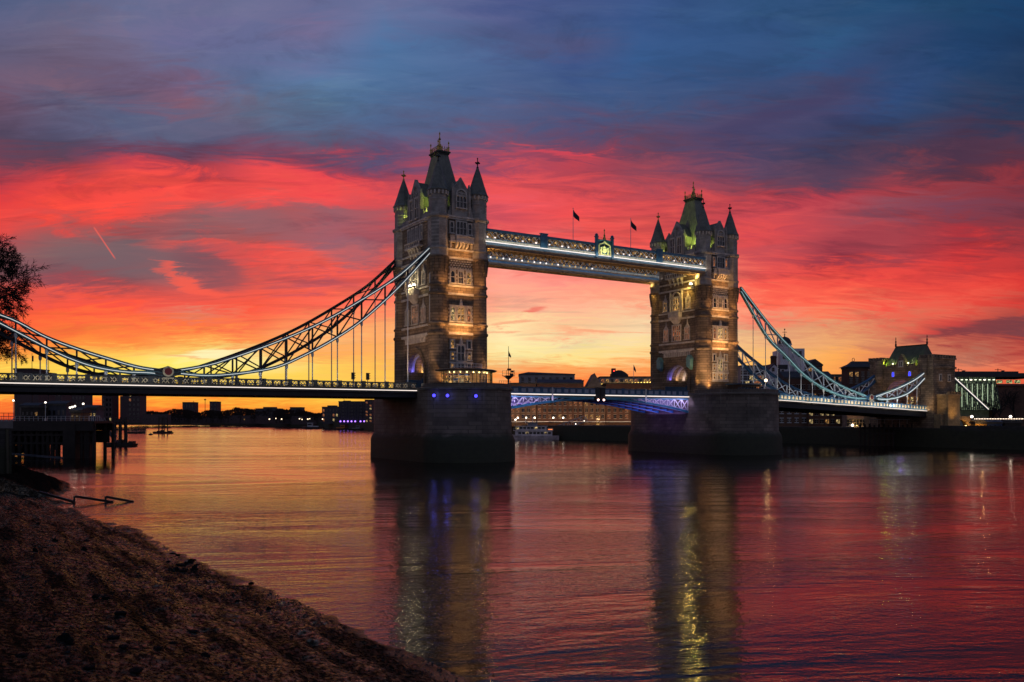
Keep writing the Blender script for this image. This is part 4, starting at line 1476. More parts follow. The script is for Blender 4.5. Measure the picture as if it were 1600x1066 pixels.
# ------------------------------------------------------------------ decks
def parapet(par, x0, x1, y, zf, style, n):
    """pierced cast-iron parapet along x; zf(x) is the deck level"""
    b, xb_ = MB(), MB()
    dx = (x1 - x0) / n
    H = 1.55
    for k in range(n):
        xa, xb = x0 + k * dx, x0 + (k + 1) * dx
        za, zb = zf(xa), zf(xb)
        for (h0, h1) in ((0.0, 0.34), (H - 0.3, H)):
            b.hexa([(xa, y - 0.12, za + h0), (xb, y - 0.12, zb + h0), (xb, y + 0.12, zb + h0), (xa, y + 0.12, za + h0)],
                   [(xa, y - 0.12, za + h1), (xb, y - 0.12, zb + h1), (xb, y + 0.12, zb + h1), (xa, y + 0.12, za + h1)])
        pw = 0.42 if k % 3 == 0 else 0.22
        b.box(xa - pw, xa + pw, y - 0.16, y + 0.16, za + 0.02, za + H + (0.12 if k % 3 == 0 else -0.02))
        if style == 'open':
            m = (xa + xb) / 2
            q = dx / 2 - 0.25
            for c in (m - q / 2, m + q / 2):
                for e in (-1, 1):
                    xb_.bar((c - q / 2, y, za + (0.34 if e > 0 else H - 0.3)), (c + q / 2, y, za + (H - 0.3 if e > 0 else 0.34)), 0.12, 0.16, up=(0, 1, 0))
    o = b.build('parapet', M_IRON if style == 'open' else M_BLUE, par)
    if style == 'open':
        xb_.build('parapet_cross', M_CREAM, o)
    else:
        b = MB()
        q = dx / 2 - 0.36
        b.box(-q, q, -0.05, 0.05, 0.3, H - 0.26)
        pp_ = b.build('panel', M_CREAM if style == 'lit' else M_LAT, o)  # lit style: deck light through the lattice is put into cream panels
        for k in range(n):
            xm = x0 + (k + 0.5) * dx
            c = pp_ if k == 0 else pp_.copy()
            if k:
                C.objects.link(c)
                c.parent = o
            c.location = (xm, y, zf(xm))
    return o


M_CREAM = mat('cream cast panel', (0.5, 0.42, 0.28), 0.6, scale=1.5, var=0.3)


def deck(name, label, x0, x1, zf, style, n, gd=1.9):
    t = thing(name, label, 'bridge deck', (0, 0, 0), group='road decks of the bridge')
    b = MB()
    N = 12
    for k in range(N):
        xa, xb = x0 + (x1 - x0) * k / N, x0 + (x1 - x0) * (k + 1) / N
        za, zb = zf(xa), zf(xb)
        b.hexa([(xa, -9.5, za - 0.5), (xb, -9.5, zb - 0.5), (xb, 9.5, zb - 0.5), (xa, 9.5, za - 0.5)], [(xa, -9.5, za + 0.05), (xb, -9.5, zb + 0.05), (xb, 9.5, zb + 0.05), (xa, 9.5, za + 0.05)])
    b.build('road_slab', M_ROAD, t)
    for y in (-9.4, -3.2, 3.2, 9.4):
        b = MB()
        for k in range(N):
            xa, xb = x0 + (x1 - x0) * k / N, x0 + (x1 - x0) * (k + 1) / N
            za, zb = zf(xa), zf(xb)
            yy = 0.14 if abs(y) > 5 else 0.3
            b.hexa([(xa, y - yy, za - gd), (xb, y - yy, zb - gd), (xb, y + yy, zb - gd), (xa, y + yy, za - gd)], [(xa, y - yy, za - 0.51), (xb, y - yy, zb - 0.51), (xb, y + yy, zb - 0.51), (xa, y + yy, za - 0.51)])
            b.hexa([(xa, y - 0.45, za - gd - 0.12), (xb, y - 0.45, zb - gd - 0.12), (xb, y + 0.45, zb - gd - 0.12), (xa, y + 0.45, za - gd - 0.12)], [(xa, y - 0.45, za - gd), (xb, y - 0.45, zb - gd), (xb, y + 0.45, zb - gd), (xa, y + 0.45, za - gd)])
        b.build('girder', M_IRON, t)
    b = MB()
    m = int(abs(x1 - x0) / 3.4)
    for k in range(m + 1):
        x = x0 + (x1 - x0) * k / m
        z = zf(x)
        b.box(x - 0.12, x + 0.12, -9.2, 9.2, z - 1.4, z - 0.52)
    b.build('cross_beam', M_IRON, t)
    for y in (-9.75, 9.75):
        parapet(t, x0, x1, y, lambda x: zf(x) + 0.28, style, n)
    for y in (-9.75, 9.75):
        b = MB()
        c = MB()
        for k in range(N):
            xa, xb = x0 + (x1 - x0) * k / N, x0 + (x1 - x0) * (k + 1) / N
            za, zb = zf(xa), zf(xb)
            yo = y + (-0.2 if y < 0 else 0.2)
            for q, h0, h1, ya, yb in ((b, -0.02, 0.15, yo - 0.06, yo + 0.06), (c, -0.5, 0.27, y - 0.16, y + 0.139)):
                q.hexa([(xa, ya, za + h0), (xb, ya, zb + h0), (xb, yb, zb + h0), (xa, yb, za + h0)], [(xa, ya, za + h1), (xb, ya, zb + h1), (xb, yb, zb + h1), (xa, yb, za + h1)])
        b.build('light_strip', M_LEDW, t)
        c.build('fascia', M_IRON, t)
    return t


zL = lambda x: 15.75 + 0.0 * x
zR = lambda x: 15.55 - max(0, (x - 51.8)) * 0.039
D_L = deck('approach_deck', 'long flat road deck between the bare tree and the nearer tower, pierced parapet', -134.5, -51.9, zL, 'open', 46, 1.35)
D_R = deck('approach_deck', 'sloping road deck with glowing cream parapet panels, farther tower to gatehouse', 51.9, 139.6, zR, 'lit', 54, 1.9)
for k in range(6):
    x = -124 + k * 13.2
    light('AREA', (x, -12.0, zL(x) + 1.0), 90, (0.9, 0.97, 1.0), D_L, aim=(x, -9.3, zL(x) + 4 + max(0, k - 1) * 4), size=12, size_y=0.3)  # unseen area lamp added to light the chain
for k in range(6):
    x = -127 + k * 13.5
    light('AREA', (x, -10.6, zL(x) + 0.2), 18, (1.0, 0.85, 0.6), D_L, aim=(x, -9.7, zL(x) + 1.2), size=13, size_y=0.2)  # unseen area lamp added to light the parapet crosses
# unseen area lamps added below the right hand deck panels to wash them
for k in range(7):
    x = 58 + k * 13
    light('AREA', (x, -10.6, zR(x) + 0.2), 170, (1.0, 0.78, 0.5), D_R, aim=(x, -9.7, zR(x) + 1.2), size=12.5, size_y=0.2)


def bascule(sg, label):
    """one lifting leaf, from the pier face (x = sg*30.5) to midspan"""
    t = thing('bascule_leaf', label, 'bridge deck', (0, 0, 0), group='lifting leaves of the middle span')
    X = lambda s: sg * s
    xs = [30.6 - k * 2.5 for k in range(12)] + [1.9]
    top = 15.05
    bot = lambda s: 14.75 - 3.3 * (max(0, s - 1.0) / 29.5) ** 1.7
    b = MB()
    b.box(min(X(0.06), X(30.6)), max(X(0.06), X(30.6)), -9.2, 9.2, 15.05, 15.65)
    b.build('road_slab', M_ROAD, t)
    for y in (-9.0, -3.0, 3.0, 9.0):
        b = MB()
        for s0, s1 in zip(xs, xs[1:]):
            b.bar((X(s0), y, bot(s0)), (X(s1), y, bot(s1)), 0.5, 0.55)
            b.bar((X(s0), y, top - 0.15), (X(s1), y, top - 0.15), 0.45, 0.3)
        b.build('arched_chord', mat('bascule blue paint', (0.02, 0.17, 0.30), 0.4, scale=0.8, var=0.3), t)
        b = MB()
        for k, (s0, s1) in enumerate(zip(xs, xs[1:])):
            if top - bot(s1) > 0.75:
                b.bar((X(s0), y, bot(s0)), (X(s0), y, top), 0.2)
                b.bar((X(s0), y, bot(s0)), (X(s1), y, top - 0.1), 0.22)
                if k < 6:
                    b.bar((X(s0), y + 0.02, top - 0.1), (X(s1), y + 0.02, bot(s1)), 0.18)
        if abs(y) < 5:
            b = MB()
            for s0, s1 in zip(xs, xs[1:]):
                b.hexa([(X(s0), y - 0.05, bot(s0)), (X(s1), y - 0.05, bot(s1)), (X(s1), y + 0.05, bot(s1)), (X(s0), y + 0.05, bot(s0))], [(X(s0), y - 0.05, top - 0.3), (X(s1), y - 0.05, top - 0.3), (X(s1), y + 0.05, top - 0.3), (X(s0), y + 0.05, top - 0.3)])
            b.build('backing_plate', mat('backing plate paint', (0.2, 0.2, 0.26), 0.5), t)  # solid plate added to catch the violet light behind the truss
        elif b.v:
            b.build('truss_web', mat('pale web paint', (0.5, 0.5, 0.56), 0.5), t)
    b = MB()
    for s in xs[:-1]:
        b.box(X(s) - 0.14, X(s) + 0.14, -8.75, 8.75, bot(s) - 0.1, bot(s) + 0.45)
    for y in (-6.0, 0.0, 6.0):
        for s0, s1 in zip(xs, xs[1:]):
            b.bar((X(s0), y, bot(s0) + 0.1), (X(s1), y, bot(s1) + 0.1), 0.16, 0.4)
    b.build('cross_beam', mat('dark bascule beam', (0.03, 0.02, 0.025), 0.7), t)
    b = MB()
    for s0, s1 in zip(xs, xs[1:]):
        b.quad([(X(s0), -8.7, bot(s0) + 0.5), (X(s1), -8.7, bot(s1) + 0.5), (X(s1), 8.7, bot(s1) + 0.5), (X(s0), 8.7, bot(s0) + 0.5)])
    b.build('soffit_panel', mat('pale soffit', (0.55, 0.5, 0.6), 0.6), t)
    for y in (-9.3, 9.3):
        parapet(t, min(X(1.2), X(30.6)), max(X(1.2), X(30.6)), y, lambda x: 15.72, 'grey', 14)
        b = MB()
        yo = y + (-0.2 if y < 0 else 0.2)
        b.box(min(X(1.6), X(30.6)), max(X(1.6), X(30.6)), yo - 0.06, yo + 0.06, 15.42, 15.66)
        b.build('light_strip', M_LEDW, t)
        b = MB()
        b.box(min(X(0.1), X(1.5)), max(X(0.1), X(1.5)), y - 0.3, y + 0.3, 14.6, 17.5)
        b.build('end_post', M_IRON, t)
        b = MB()
        b.box(X(15.0) - 0.16, X(15.0) + 0.16, yo - 0.3, yo - 0.08, 13.9, 17.3)
        b.build('fender_post', M_WHITE, t)
    b = MB()
    b.ball((X(0.9), -9.75, 14.35), 0.24)
    b.build('navigation_lamp', lamp_mat('pink lamp', (1.0, 0.6, 0.5), 8.0), t)
    viol = (0.42, 0.26, 1.0)
    for s, pw in ((27.5, 300), (22.0, 150), (16.5, 70)):
        # behind the outer truss, shining inwards on the added backing plate
        light('AREA', (X(s), -8.5, 13.6), pw, viol, t, aim=(X(s), -3.3, 13.4), size=5.2, size_y=1.2)
        # in front of it, grazing the bars
        light('AREA', (X(s), -10.6, 14.9), pw * 0.5, (0.72, 0.58, 1.0), t, aim=(X(s), -9.0, 13.4), size=5.2, size_y=0.2)
        # under the soffit, shining upwards
        light('AREA', (X(s), 0.0, bot(s) - 1.3), pw * (2.2 if sg > 0 else 1.2), viol, t, aim=(X(s), 0.001, 16), size=5.0, size_y=15.0)
    return t


bascule(-1, 'lifting leaf of the middle span nearer the glass pavilion, violet lit web')
bascule(1, 'lifting leaf of the middle span by the farther pier, violet panels glowing beneath')


# ------------------------------------------------------------------ suspension chains
def pts_y(lst, Y=-9.3):
    return [on_y(u, v, Y) for u, v in lst]


LT = pts_y([(673, 385), (630, 425), (593.6, 450.7), (510.7, 499.5), (434, 533.6), (340, 566.6), (300, 575.5), (273, 579.5)])
LB = pts_y([(671.7, 394.6), (630, 441), (595, 475), (557, 507), (515.6, 533.6), (476.6, 554.4), (435, 572.7), (393.7, 581), (340, 586.6), (308, 586.4), (281, 583.6), (270, 584.5)])
ST = pts_y([(22, 500.7), (70.7, 526.3), (122, 545.9), (168, 560.5), (216, 574), (252, 579.5)])
SB = pts_y([(22, 516.6), (70.7, 542), (110, 560.5), (151, 574), (195, 581), (232, 582.6), (254, 585)])
ST.insert(0, (-134.6, ST[0][1] + (ST[0][1] - ST[1][1]) * 0.6))
SB.insert(0, (-134.6, ST[0][1] - 0.9))
RT_ = pts_y([(1157, 450), (1197.5, 503), (1226, 535), (1255, 561), (1284, 584), (1312.5, 602.5), (1353, 619.5)])
RB = pts_y([(1157, 455.5), (1197.5, 525), (1226, 555), (1255, 585), (1284, 605.4), (1312.5, 618), (1341, 623), (1353, 622.5)])
QT = pts_y([(1367, 620), (1399, 608), (1427.5, 594), (1447.6, 579.5)])
QB = pts_y([(1370, 623.5), (1387, 624), (1413, 617), (1430, 605), (1447.6, 586.7)])
PIN_L, PIN_R = on_y(262, 581, -9.3), on_y(1359.4, 621, -9.3)


def chain(label, Y, specs, pin, zdeck, steel, led0, webmat, led1=None):
    t = thing('suspension_chain', label, 'suspension chain', (0, 0, 0), group='trussed suspension chains')
    sg = -1 if Y < 0 else 1
    for si, (tp, bp, n) in enumerate(specs):
        led = led1 if (led1 and si) else led0
        N = 36
        xa = max(min(p[0] for p in tp), min(p[0] for p in bp))
        xb = min(max(p[0] for p in tp), max(p[0] for p in bp))
        T_ = smoothpts(tp, N)
        B_ = smoothpts(bp, N)
        for nm, P_, w, h in (('top_chord', T_, 0.6, 0.62), ('bottom_chord', B_, 0.6, 0.62)):
            b = MB()
            e = MB()
            for (x0, z0), (x1, z1) in zip(P_, P_[1:]):
                b.bar((x0, Y, z0), (x1, Y, z1), w, h, up=(0, 0, 1))
                b.bar((x0, Y, z0 + h / 2), (x1, Y, z1 + h / 2), w + 0.3, 0.07)
                b.bar((x0, Y, z0 - h / 2), (x1, Y, z1 - h / 2), w + 0.3, 0.07)
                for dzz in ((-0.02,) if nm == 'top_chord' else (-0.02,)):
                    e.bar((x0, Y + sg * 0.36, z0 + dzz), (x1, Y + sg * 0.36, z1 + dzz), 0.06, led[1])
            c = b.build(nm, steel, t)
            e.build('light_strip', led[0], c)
        web = MB()
        hang = []
        for k in range(n + 1):
            x = xa + (xb - xa) * k / n
            zt, zb = interp(T_, x), interp(B_, x)
            if zt - zb > 1.0 and 0 < k < n:
                web.bar((x, Y, zb), (x, Y, zt), 0.3, 0.34)
            if 0 < k <= n:
                hang.append((x, zb))
            if k < n:
                x2 = xa + (xb - xa) * (k + 1) / n
                zt2, zb2 = interp(T_, x2), interp(B_, x2)
                if max(zt - zb, zt2 - zb2) > 0.9:
                    web.bar((x, Y + 0.05, zb), (x2, Y + 0.05, zt2), 0.2, 0.26)
                    web.bar((x, Y - 0.05, zt), (x2, Y - 0.05, zb2), 0.2, 0.26)
        web.build('bracing', webmat, t)
        for x, zb in hang:
            zd = zdeck(x) + 0.1
            if zb - zd < 0.9 or abs(x - pin[0]) < 3:
                continue
            b = MB()
            b.tube((x, Y, zd), (x, Y, zb - 0.25), 0.115, n=6)
            b.lathe(x, Y, [(0.18, zb - 1.25), (0.3, zb - 0.95), (0.3, zb - 0.4), (0.2, zb - 0.2)], 8)
            b.lathe(x, Y, [(0.2, zd), (0.2, zd + 1.8), (0.14, zd + 2.0)], 8)
            b.build('hanger', M_WHITE, t)
    # pin plate with a round boss
    px, pz = pin
    b = MB()
    ff = frame(px, Y, -90 if sg < 0 else 90)
    b.fprism(ff, [(-2.6, pz + 0.35), (-0.9, pz + 0.75), (0, pz + 1.1), (0.9, pz + 0.75), (2.6, pz + 0.35), (2.3, pz - 0.5), (1.1, pz - 0.9), (-1.1, pz - 0.9), (-2.3, pz - 0.5)], -0.4, 0.4)
    b.fbox(ff, -1.25, 1.25, zdeck(px) - 0.6, pz - 0.9, -0.45, 0.45)
    pn = b.build('pin_plate', M_IRON if px < 0 else M_BLUE, t)
    b = MB()
    b.fprism(ff, [(0.98 * math.cos(R(a)), pz + 0.98 * math.sin(R(a))) for a in range(0, 360, 15)], 0.4, 0.72)
    b.fbox(ff, -1.0, 1.0, pz - 1.35, pz - 1.15, 0.45, 0.7)
    b.build('boss_ring', M_CREAM, pn)
    b = MB()
    b.fprism(ff, [(0.68 * math.cos(R(a)), pz + 0.68 * math.sin(R(a))) for a in range(0, 360, 15)], 0.72, 0.8)
    b.build('boss_disc', mat('red enamel', (0.16, 0.02, 0.02), 0.4), pn)
    return t


LEDA = (M_LEDC, 0.11)
chain('dark trussed chain with white light strips, running to the nearer tower', -9.3, [(LT, LB, 10), (ST, SB, 6)], PIN_L, zL, mat('dark teal chain paint', (0.07, 0.14, 0.16), 0.42), LEDA, M_IRON)  # dark silhouette of the bracing is put into its paint
chain('unlit trussed chain, a dark silhouette behind the white striped one', 9.3, [(LT, LB, 10), (ST, SB, 6)], PIN_L, zL, M_IRON, (M_IRON, 0.1), M_IRON)  # silhouette darkness of this chain is put into its paint
CR = chain('trussed chain with turquoise chords and white bracing, running to the farther tower', -9.3, [(RT_, RB, 11), (QT, QB, 5)], PIN_R, zR, M_TEAL, (M_TEALGLOW, 0.13), M_WHITE, (M_LEDC, 0.26))
CF = chain('trussed chain with dull blue chords, half hidden behind the turquoise one', 9.3, [(RT_, RB, 11), (QT, QB, 5)], PIN_R, zR, M_BLUE, (M_BLUE, 0.1), M_WHITE)
for k in range(5):  # unseen area lamps added to light both chains, without fittings
    x = 60 + k * 14
    light('AREA', (x, -12.0, zR(x) + 1.0), 260, (0.9, 0.97, 1.0), CR, aim=(x, -9.3, zR(x) + 5 + 3 * (4 - k)), size=12, size_y=0.3)
    light('AREA', (x, 6.6, zR(x) + 1.0), 170, (0.9, 0.97, 1.0), CF, aim=(x, 9.3, zR(x) + 5 + 2 * (4 - k)), size=12, size_y=0.3)
light('AREA', (125, -12.0, zR(125) + 1.0), 420, (1.0, 0.95, 0.9), CR, aim=(126, -9.3, 17), size=20, size_y=0.3)  # another unseen lamp, added for the short end of the chain
# land tie running down behind the abutment
for Y, par in ((-9.3, CR), (9.3, CF)):
    b = MB()
    b.bar((152.5, Y, 25.6), (177, Y, 13.0), 0.7, 0.8)
    o = b.build('land_tie', M_TEAL, par)
    b = MB()
    b.bar((152.5, Y - 0.4, 25.6), (177, Y - 0.4, 13.0), 0.08, 0.3)
    b.build('light_strip', M_LEDW if Y < 0 else M_TEAL, o)

# traffic signals by the near parapet
for u, lab in ((551.5, 'small black traffic signal on the long flat deck, the one farther from the tower'), (574.5, 'small black traffic signal on the long flat deck, the one closer to the tower')):
    x, z = on_y(u, 592, -9.0)
    ts = thing('traffic_signal', lab, 'traffic signal', (x, -9.0, 15.8), group='traffic signals on the long flat deck')
    b = MB()
    b.tube((0, 0, 0), (0, 0, 2.2), 0.08, n=6)
    b.build('post', M_IRON, ts)
    b = MB()
    b.box(-0.32, 0.32, -0.2, 0.2, 2.2, 3.7)
    for k in range(3):
        b.bar((-0.45, -0.3, 2.55 + k * 0.5), (0.45, -0.3, 2.55 + k * 0.5), 0.3, 0.12)
    b.build('signal_head', M_IRON, ts)


# ------------------------------------------------------------------ abutment towers
def abutment(x0, label, detail=True):
    """gatehouse at the end of the side span; the face with the arch looks to -X (turned round for the other bank)"""
    t = thing('abutment_tower', label, 'gatehouse', (x0, 0, 0), group='abutment gatehouses')
    D = 11.0
    b = MB()
    AW, AZ, TOPZ, base = 6.4, 17.2, 27.2, -1.0
    for sg in (-1, 1):
        b.box(0, D, min(sg * AW, sg * 8.0), max(sg * AW, sg * 8.0), base, TOPZ)
        pts = [(0.0, TOPZ), (0.0, AZ + AW * 0.95)] + [(sg * AW * math.sin(R(a)), AZ + 0.95 * AW * math.cos(R(a))) for a in range(10, 91, 10)] + [(sg * AW, TOPZ)]
        b.loft([[(0, y, z) for y, z in pts], [(D, y, z) for y, z in pts]])
    b.box(0.2, D - 0.2, -AW, AW, base, 11.8)
    b.box(D - 0.6, D - 0.2, -AW, AW, 11.81, AZ + AW)  # back wall added to keep the bright sky out of the arch
    b.build('masonry', M_STONE, t)
    for sy in (-1, 1):
        b = MB()
        b.box(-0.6, D + 1.0, min(sy * 7.6, sy * 12.2), max(sy * 7.6, sy * 12.2), base, 30.2)
        b.lathe(-0.6, sy * 8.6, [(1.25, 22.5), (1.7, 24.2), (1.75, 30.2)], 12)
        tr_ = b.build('turret', M_STONE, t)
        b = MB()
        b.box(-0.95, D + 1.35, min(sy * 7.3, sy * 12.55), max(sy * 7.3, sy * 12.55), 26.8, 27.4)
        b.box(-0.95, D + 1.35, min(sy * 7.3, sy * 12.55), max(sy * 7.3, sy * 12.55), 29.9, 30.4)
        for k in range(8):
            x = -0.6 + k * 1.62
            for y in (7.6, 12.2):
                b.box(x - 0.5, x + 0.5, sy * y - 0.3, sy * y + 0.3, 30.4, 31.4)
        for k in range(4):
            y = 7.9 + k * 1.35
            for x in (-0.6, D + 1.0):
                b.box(x - 0.3, x + 0.3, sy * y - 0.42, sy * y + 0.42, 30.402, 31.38)
        b.build('battlement', M_STONE, tr_)
        ff = frame(0, sy * 12.2, -90 if sy < 0 else 90)
        for s, z in ((3.2, 22.5), (8.2, 22.5)):
            window(ff, t, s if sy < 0 else -s, z, 0.9, 2.0, 1, 0, False, fr=0.25)
        # lower bastion beside the deck
        b = MB()
        b.box(1.6, 8.6, min(sy * 12.2, sy * 16.0), max(sy * 12.2, sy * 16.0), base, 17.2)
        b.box(1.2, 9.0, min(sy * 12.21, sy * 16.4), max(sy * 12.21, sy * 16.4), 17.2, 17.9)
        b.box(-0.4, 1.599, min(sy * 12.2, sy * 14.6), max(sy * 12.2, sy * 14.6), base, 11.0)
        for k in range(5):
            x = 1.6 + k * 1.7
            b.box(x - 0.4, x + 0.4, sy * 16.1 - 0.25, sy * 16.1 + 0.25, 17.9, 18.7)
        b.build('bastion', mat('yellow sandstone blocks', (0.30, 0.21, 0.11), 0.85, pattern=('ashlar', 1.2, 0.5, 0.03, 0.55, 0.78), bump=0.4), t)
    ff = frame(0, 0, 180)
    b = MB()
    for r0, r1, d in ((6.4, 6.9, 0.15), (6.9, 7.4, 0.35)):
        b.fprism(ff, [(p, AZ + (q - AZ) * 0.95) for p, q in arcpts(r1, 24, AZ)] + [(p, AZ + (q - AZ) * 0.95) for p, q in reversed(arcpts(r0, 24, AZ))], 0.0, d)
    b.fbox(ff, -7.6, 7.6, 26.6, 27.2, 0.0, 0.4)
    n = 9
    for k in range(n):
        s = -6.8 + k * 1.7
        b.fbox(ff, s - 0.5, s + 0.5, 28.0, 28.8, -0.4, 0.3)
    b.fbox(ff, -7.5, 7.5, 27.2, 28.0, -0.4, 0.3)
    b.build('arch_ring', M_STONE, t)
    for s in (-3.2, 3.2):
        b = MB()
        b.fbox(ff, s - 0.62, s + 0.62, 24.3, 26.2, 0.0, 0.25)
        o = b.build('window', M_TRIM, t)
        b = MB()
        b.fprism(ff, [(s - 0.42, 24.4), (s + 0.42, 24.4), (s + 0.42, 25.6), (s, 26.1), (s - 0.42, 25.6)], 0.26, 0.3)
        b.build('pane', lamp_mat('blue lit window', (0.05, 0.06, 1.0), 1.6), o)
    b = MB()
    prof = [(0.3, 7.7, 27.6), (1.2, 6.9, 29.4), (2.6, 6.4, 31.6), (4.5, 6.1, 34.2), (5.4, 6.0, 35.4)]
    b.loft([[(x, -y, z), (D - x, -y, z), (D - x, y, z), (x, y, z)] for x, y, z in prof])
    ro = b.build('main_roof', mat('green slate', (0.075, 0.085, 0.05), 0.6, pattern=('rows', 0.4, 0.55), bump=0.4), t)
    for sy in (-1, 1):
        b = MB()
        b.lathe(D / 2, sy * 6.0, [(0.3, 35.3), (0.34, 36.2), (0.2, 36.5), (0.26, 37.3), (0.1, 37.6), (0.16, 38.2), (0.03, 38.9)], 8)
        b.build('finial', M_IRON, ro)
    b = MB()
    b.box(D / 2 - 0.35, D / 2 + 0.35, -6.0, 6.0, 35.3, 35.55)
    b.build('ridge', M_IRON, ro)
    b = MB()
    b.fprism(ff, [(-1.6, 27.2), (1.6, 27.2), (1.6, 29.6), (0.2, 32.0), (0, 32.3), (-0.2, 32.0), (-1.6, 29.6)], -1.2, 0.35)
    b.build('gable', M_STONE, t)
    window(ff, t, 0, 27.9, 1.2, 1.7, 2, 0, True, d=0.35, fr=0.2)
    for s in (-4.3, 4.3):
        b = MB()
        b.fprism(ff, [(s - 0.7, 28.2), (s + 0.7, 28.2), (s + 0.7, 29.9), (s, 31.0), (s - 0.7, 29.9)], -2.4, -0.6)
        b.build('dormer', M_SLATE, ro)
    if detail:
        for s in (-3.0, 2.9):
            p = ff(s, 28.9, 0.6)
            b = MB()
            b.ball(p, 0.26)
            b.build('floodlight', lamp_mat('gatehouse flood', (1.0, 0.9, 0.6), 3.0), t)
            light('POINT', ff(s, 29.2, -0.1), 90, (0.85, 1.0, 0.35), t)
        for s in (-6.6, 6.6):
            light('POINT', ff(s, 29.2, -0.2), 150, (0.7, 1.0, 0.08), t)
        light('SPOT', (-6, 4.5, 13.5), 900, (1.0, 0.58, 0.25), t, aim=(0, 3.5, 22), spot=90, blend=1.0)
        light('SPOT', (-6, -3, 13.5), 650, (1.0, 0.58, 0.25), t, aim=(0, -3.0, 22), spot=90, blend=1.0)
        light('POINT', (3.0, 2.0, 19.0), 260, (0.3, 0.2, 1.0), t)
        light('POINT', (3.0, -1.0, 15.0), 400, (1.0, 0.55, 0.15), t)
        light('SPOT', (3.5, -21.0, 8.2), 1700, (1.0, 0.56, 0.16), t, aim=(4.0, -16, 13.5), spot=75, blend=1.0)
        light('SPOT', (-4.5, -13.5, 13.2), 500, (1.0, 0.6, 0.2), t, aim=(1.0, -12.5, 15), spot=90, blend=1.0)
        light('SPOT', (4, -18.0, 18.2), 420, (1.0, 0.6, 0.3), t, aim=(5, -12.2, 24), spot=80, blend=1.0)
    # lit windows of the gate behind the arch
    for s in (-3.4, 0.0, 3.4):
        b = MB()
        ff2 = frame(D - 1.0, 0, 180)
        b.fbox(ff2, s - 1.5, s + 1.5, 11.8, 17.5, -0.3, 0.0)
        o = b.build('gate', M_STONE, t)
        for a in (-0.8, 0.8):
            for z in (12.2, 14.2, 16.0):
                b = MB()
                b.fbox(ff2, s + a - 0.5, s + a + 0.5, z, z + 1.3, 0.0, 0.06)
                b.build('pane', M_LITY if (a > 0) == (z > 13) else M_LITW, o)
    return t


abutment(139.8, 'small gatehouse with a green lit slate roof where the turquoise chain ends')
AL = abutment(-134.9, 'unlit gatehouse at the end of the long flat deck beside the bare tree', False)
AL.rotation_euler = (0, 0, math.pi)


# ------------------------------------------------------------------ banks
M_WALL = mat('embankment stone', (0.045, 0.043, 0.04), 0.8, pattern=('tide', 1.3, 0.5), bump=0.4, scale=0.2)
M_LAND = mat('paved land', (0.05, 0.048, 0.045), 0.9, bump=0.2)


def slab(name, pts, z0, z1, m, label, cat='bank'):
    b = MB()
    b.loft([[(x, y, z0) for x, y in pts], [(x, y, z1) for x, y in pts]])
    return tag(b.build(name, m), label, cat, kind='structure')


slab('south_bank', [(135, -700), (135, 40), (128, 72), (100, 92), (95, 130), (95, 215), (122, 300), (143, 467), (182, 757), (166, 1100), (156, 1258), (20, 1410), (-103, 1440), (-500, 1500), (-500, 4800), (3400, 4800), (3400, -700)], -3, 6.4, M_WALL, 'far river bank with a dark stone embankment', 'bank')
slab('north_bank', [(-138.2, -700), (-138.2, -60), (-136.0, -14), (-136.0, 30), (-135.5, 300), (-105, 900), (-135, 1425), (-480, 1495), (-3400, 1490), (-3400, -700)], -3, 6.9, M_WALL, 'river bank behind the timber jetty and the bare tree', 'bank')

# foreshore of wet mud and shingle
wl = []
for u, v in ((740, 1075), (720, 1060), (600, 1008), (497, 958), (390, 911), (312, 879), (265, 861), (240, 843), (200, 823), (156, 814), (116, 798), (106, 790), (84, 779)):
    p = water(u, v)
    wl.append((p.y, p.x))
wl = [(-230, -117.5), (-185, -119.0)] + wl + [(-64.4, -126.8), (-58, -125.4), (-51.7, -124.6), (-43, -124.0), (-34, -124.6), (-24, -127.0), (-15, -131)]
wl.sort()


def hash2(i, j, k=0):
    n = (i * 374761393 + j * 668265263 + k * 2147483647) & 0xffffffff
    n = ((n ^ (n >> 13)) * 1274126177) & 0xffffffff
    return ((n ^ (n >> 16)) & 0xffff) / 65535.0


def vnoise(x, y, k=0):
    i, j = math.floor(x), math.floor(y)
    a, c = x - i, y - j
    a, c = a * a * (3 - 2 * a), c * c * (3 - 2 * c)
    return (hash2(i, j, k) * (1 - a) + hash2(i + 1, j, k) * a) * (1 - c) + (hash2(i, j + 1, k) * (1 - a) + hash2(i + 1, j + 1, k) * a) * c


def shore_z(x, y):
    d = interp(wl, y) - x
    if d < 0:
        z = d * 0.16
    elif d < 3:
        z = d * 0.13
    else:
        z = 0.39 + (d - 3) * 0.19
    if y > -67:
        z = min(2.6, d * 0.42) if d > 0 else z
    w = max(0.0, min(1.0, (d + 0.9) / 1.6))
    along = vnoise(x * 1.4, y * 0.13, 3) - 0.5
    if -2.5 < d < 2.5:
        z += (1 - abs(d) / 2.5) * (0.16 * (vnoise(x * 1.1, y * 0.9, 6) - 0.5) + 0.07 * (vnoise(x * 3.5, y * 3.0, 7) - 0.5))
    z += w * (0.20 * along + 0.18 * (vnoise(x * 0.55, y * 0.4) - 0.5) + 0.13 * (vnoise(x * 1.7, y * 1.2, 1) - 0.5) + 0.09 * (vnoise(x * 4.5, y * 3.4, 2) - 0.5))
    return z


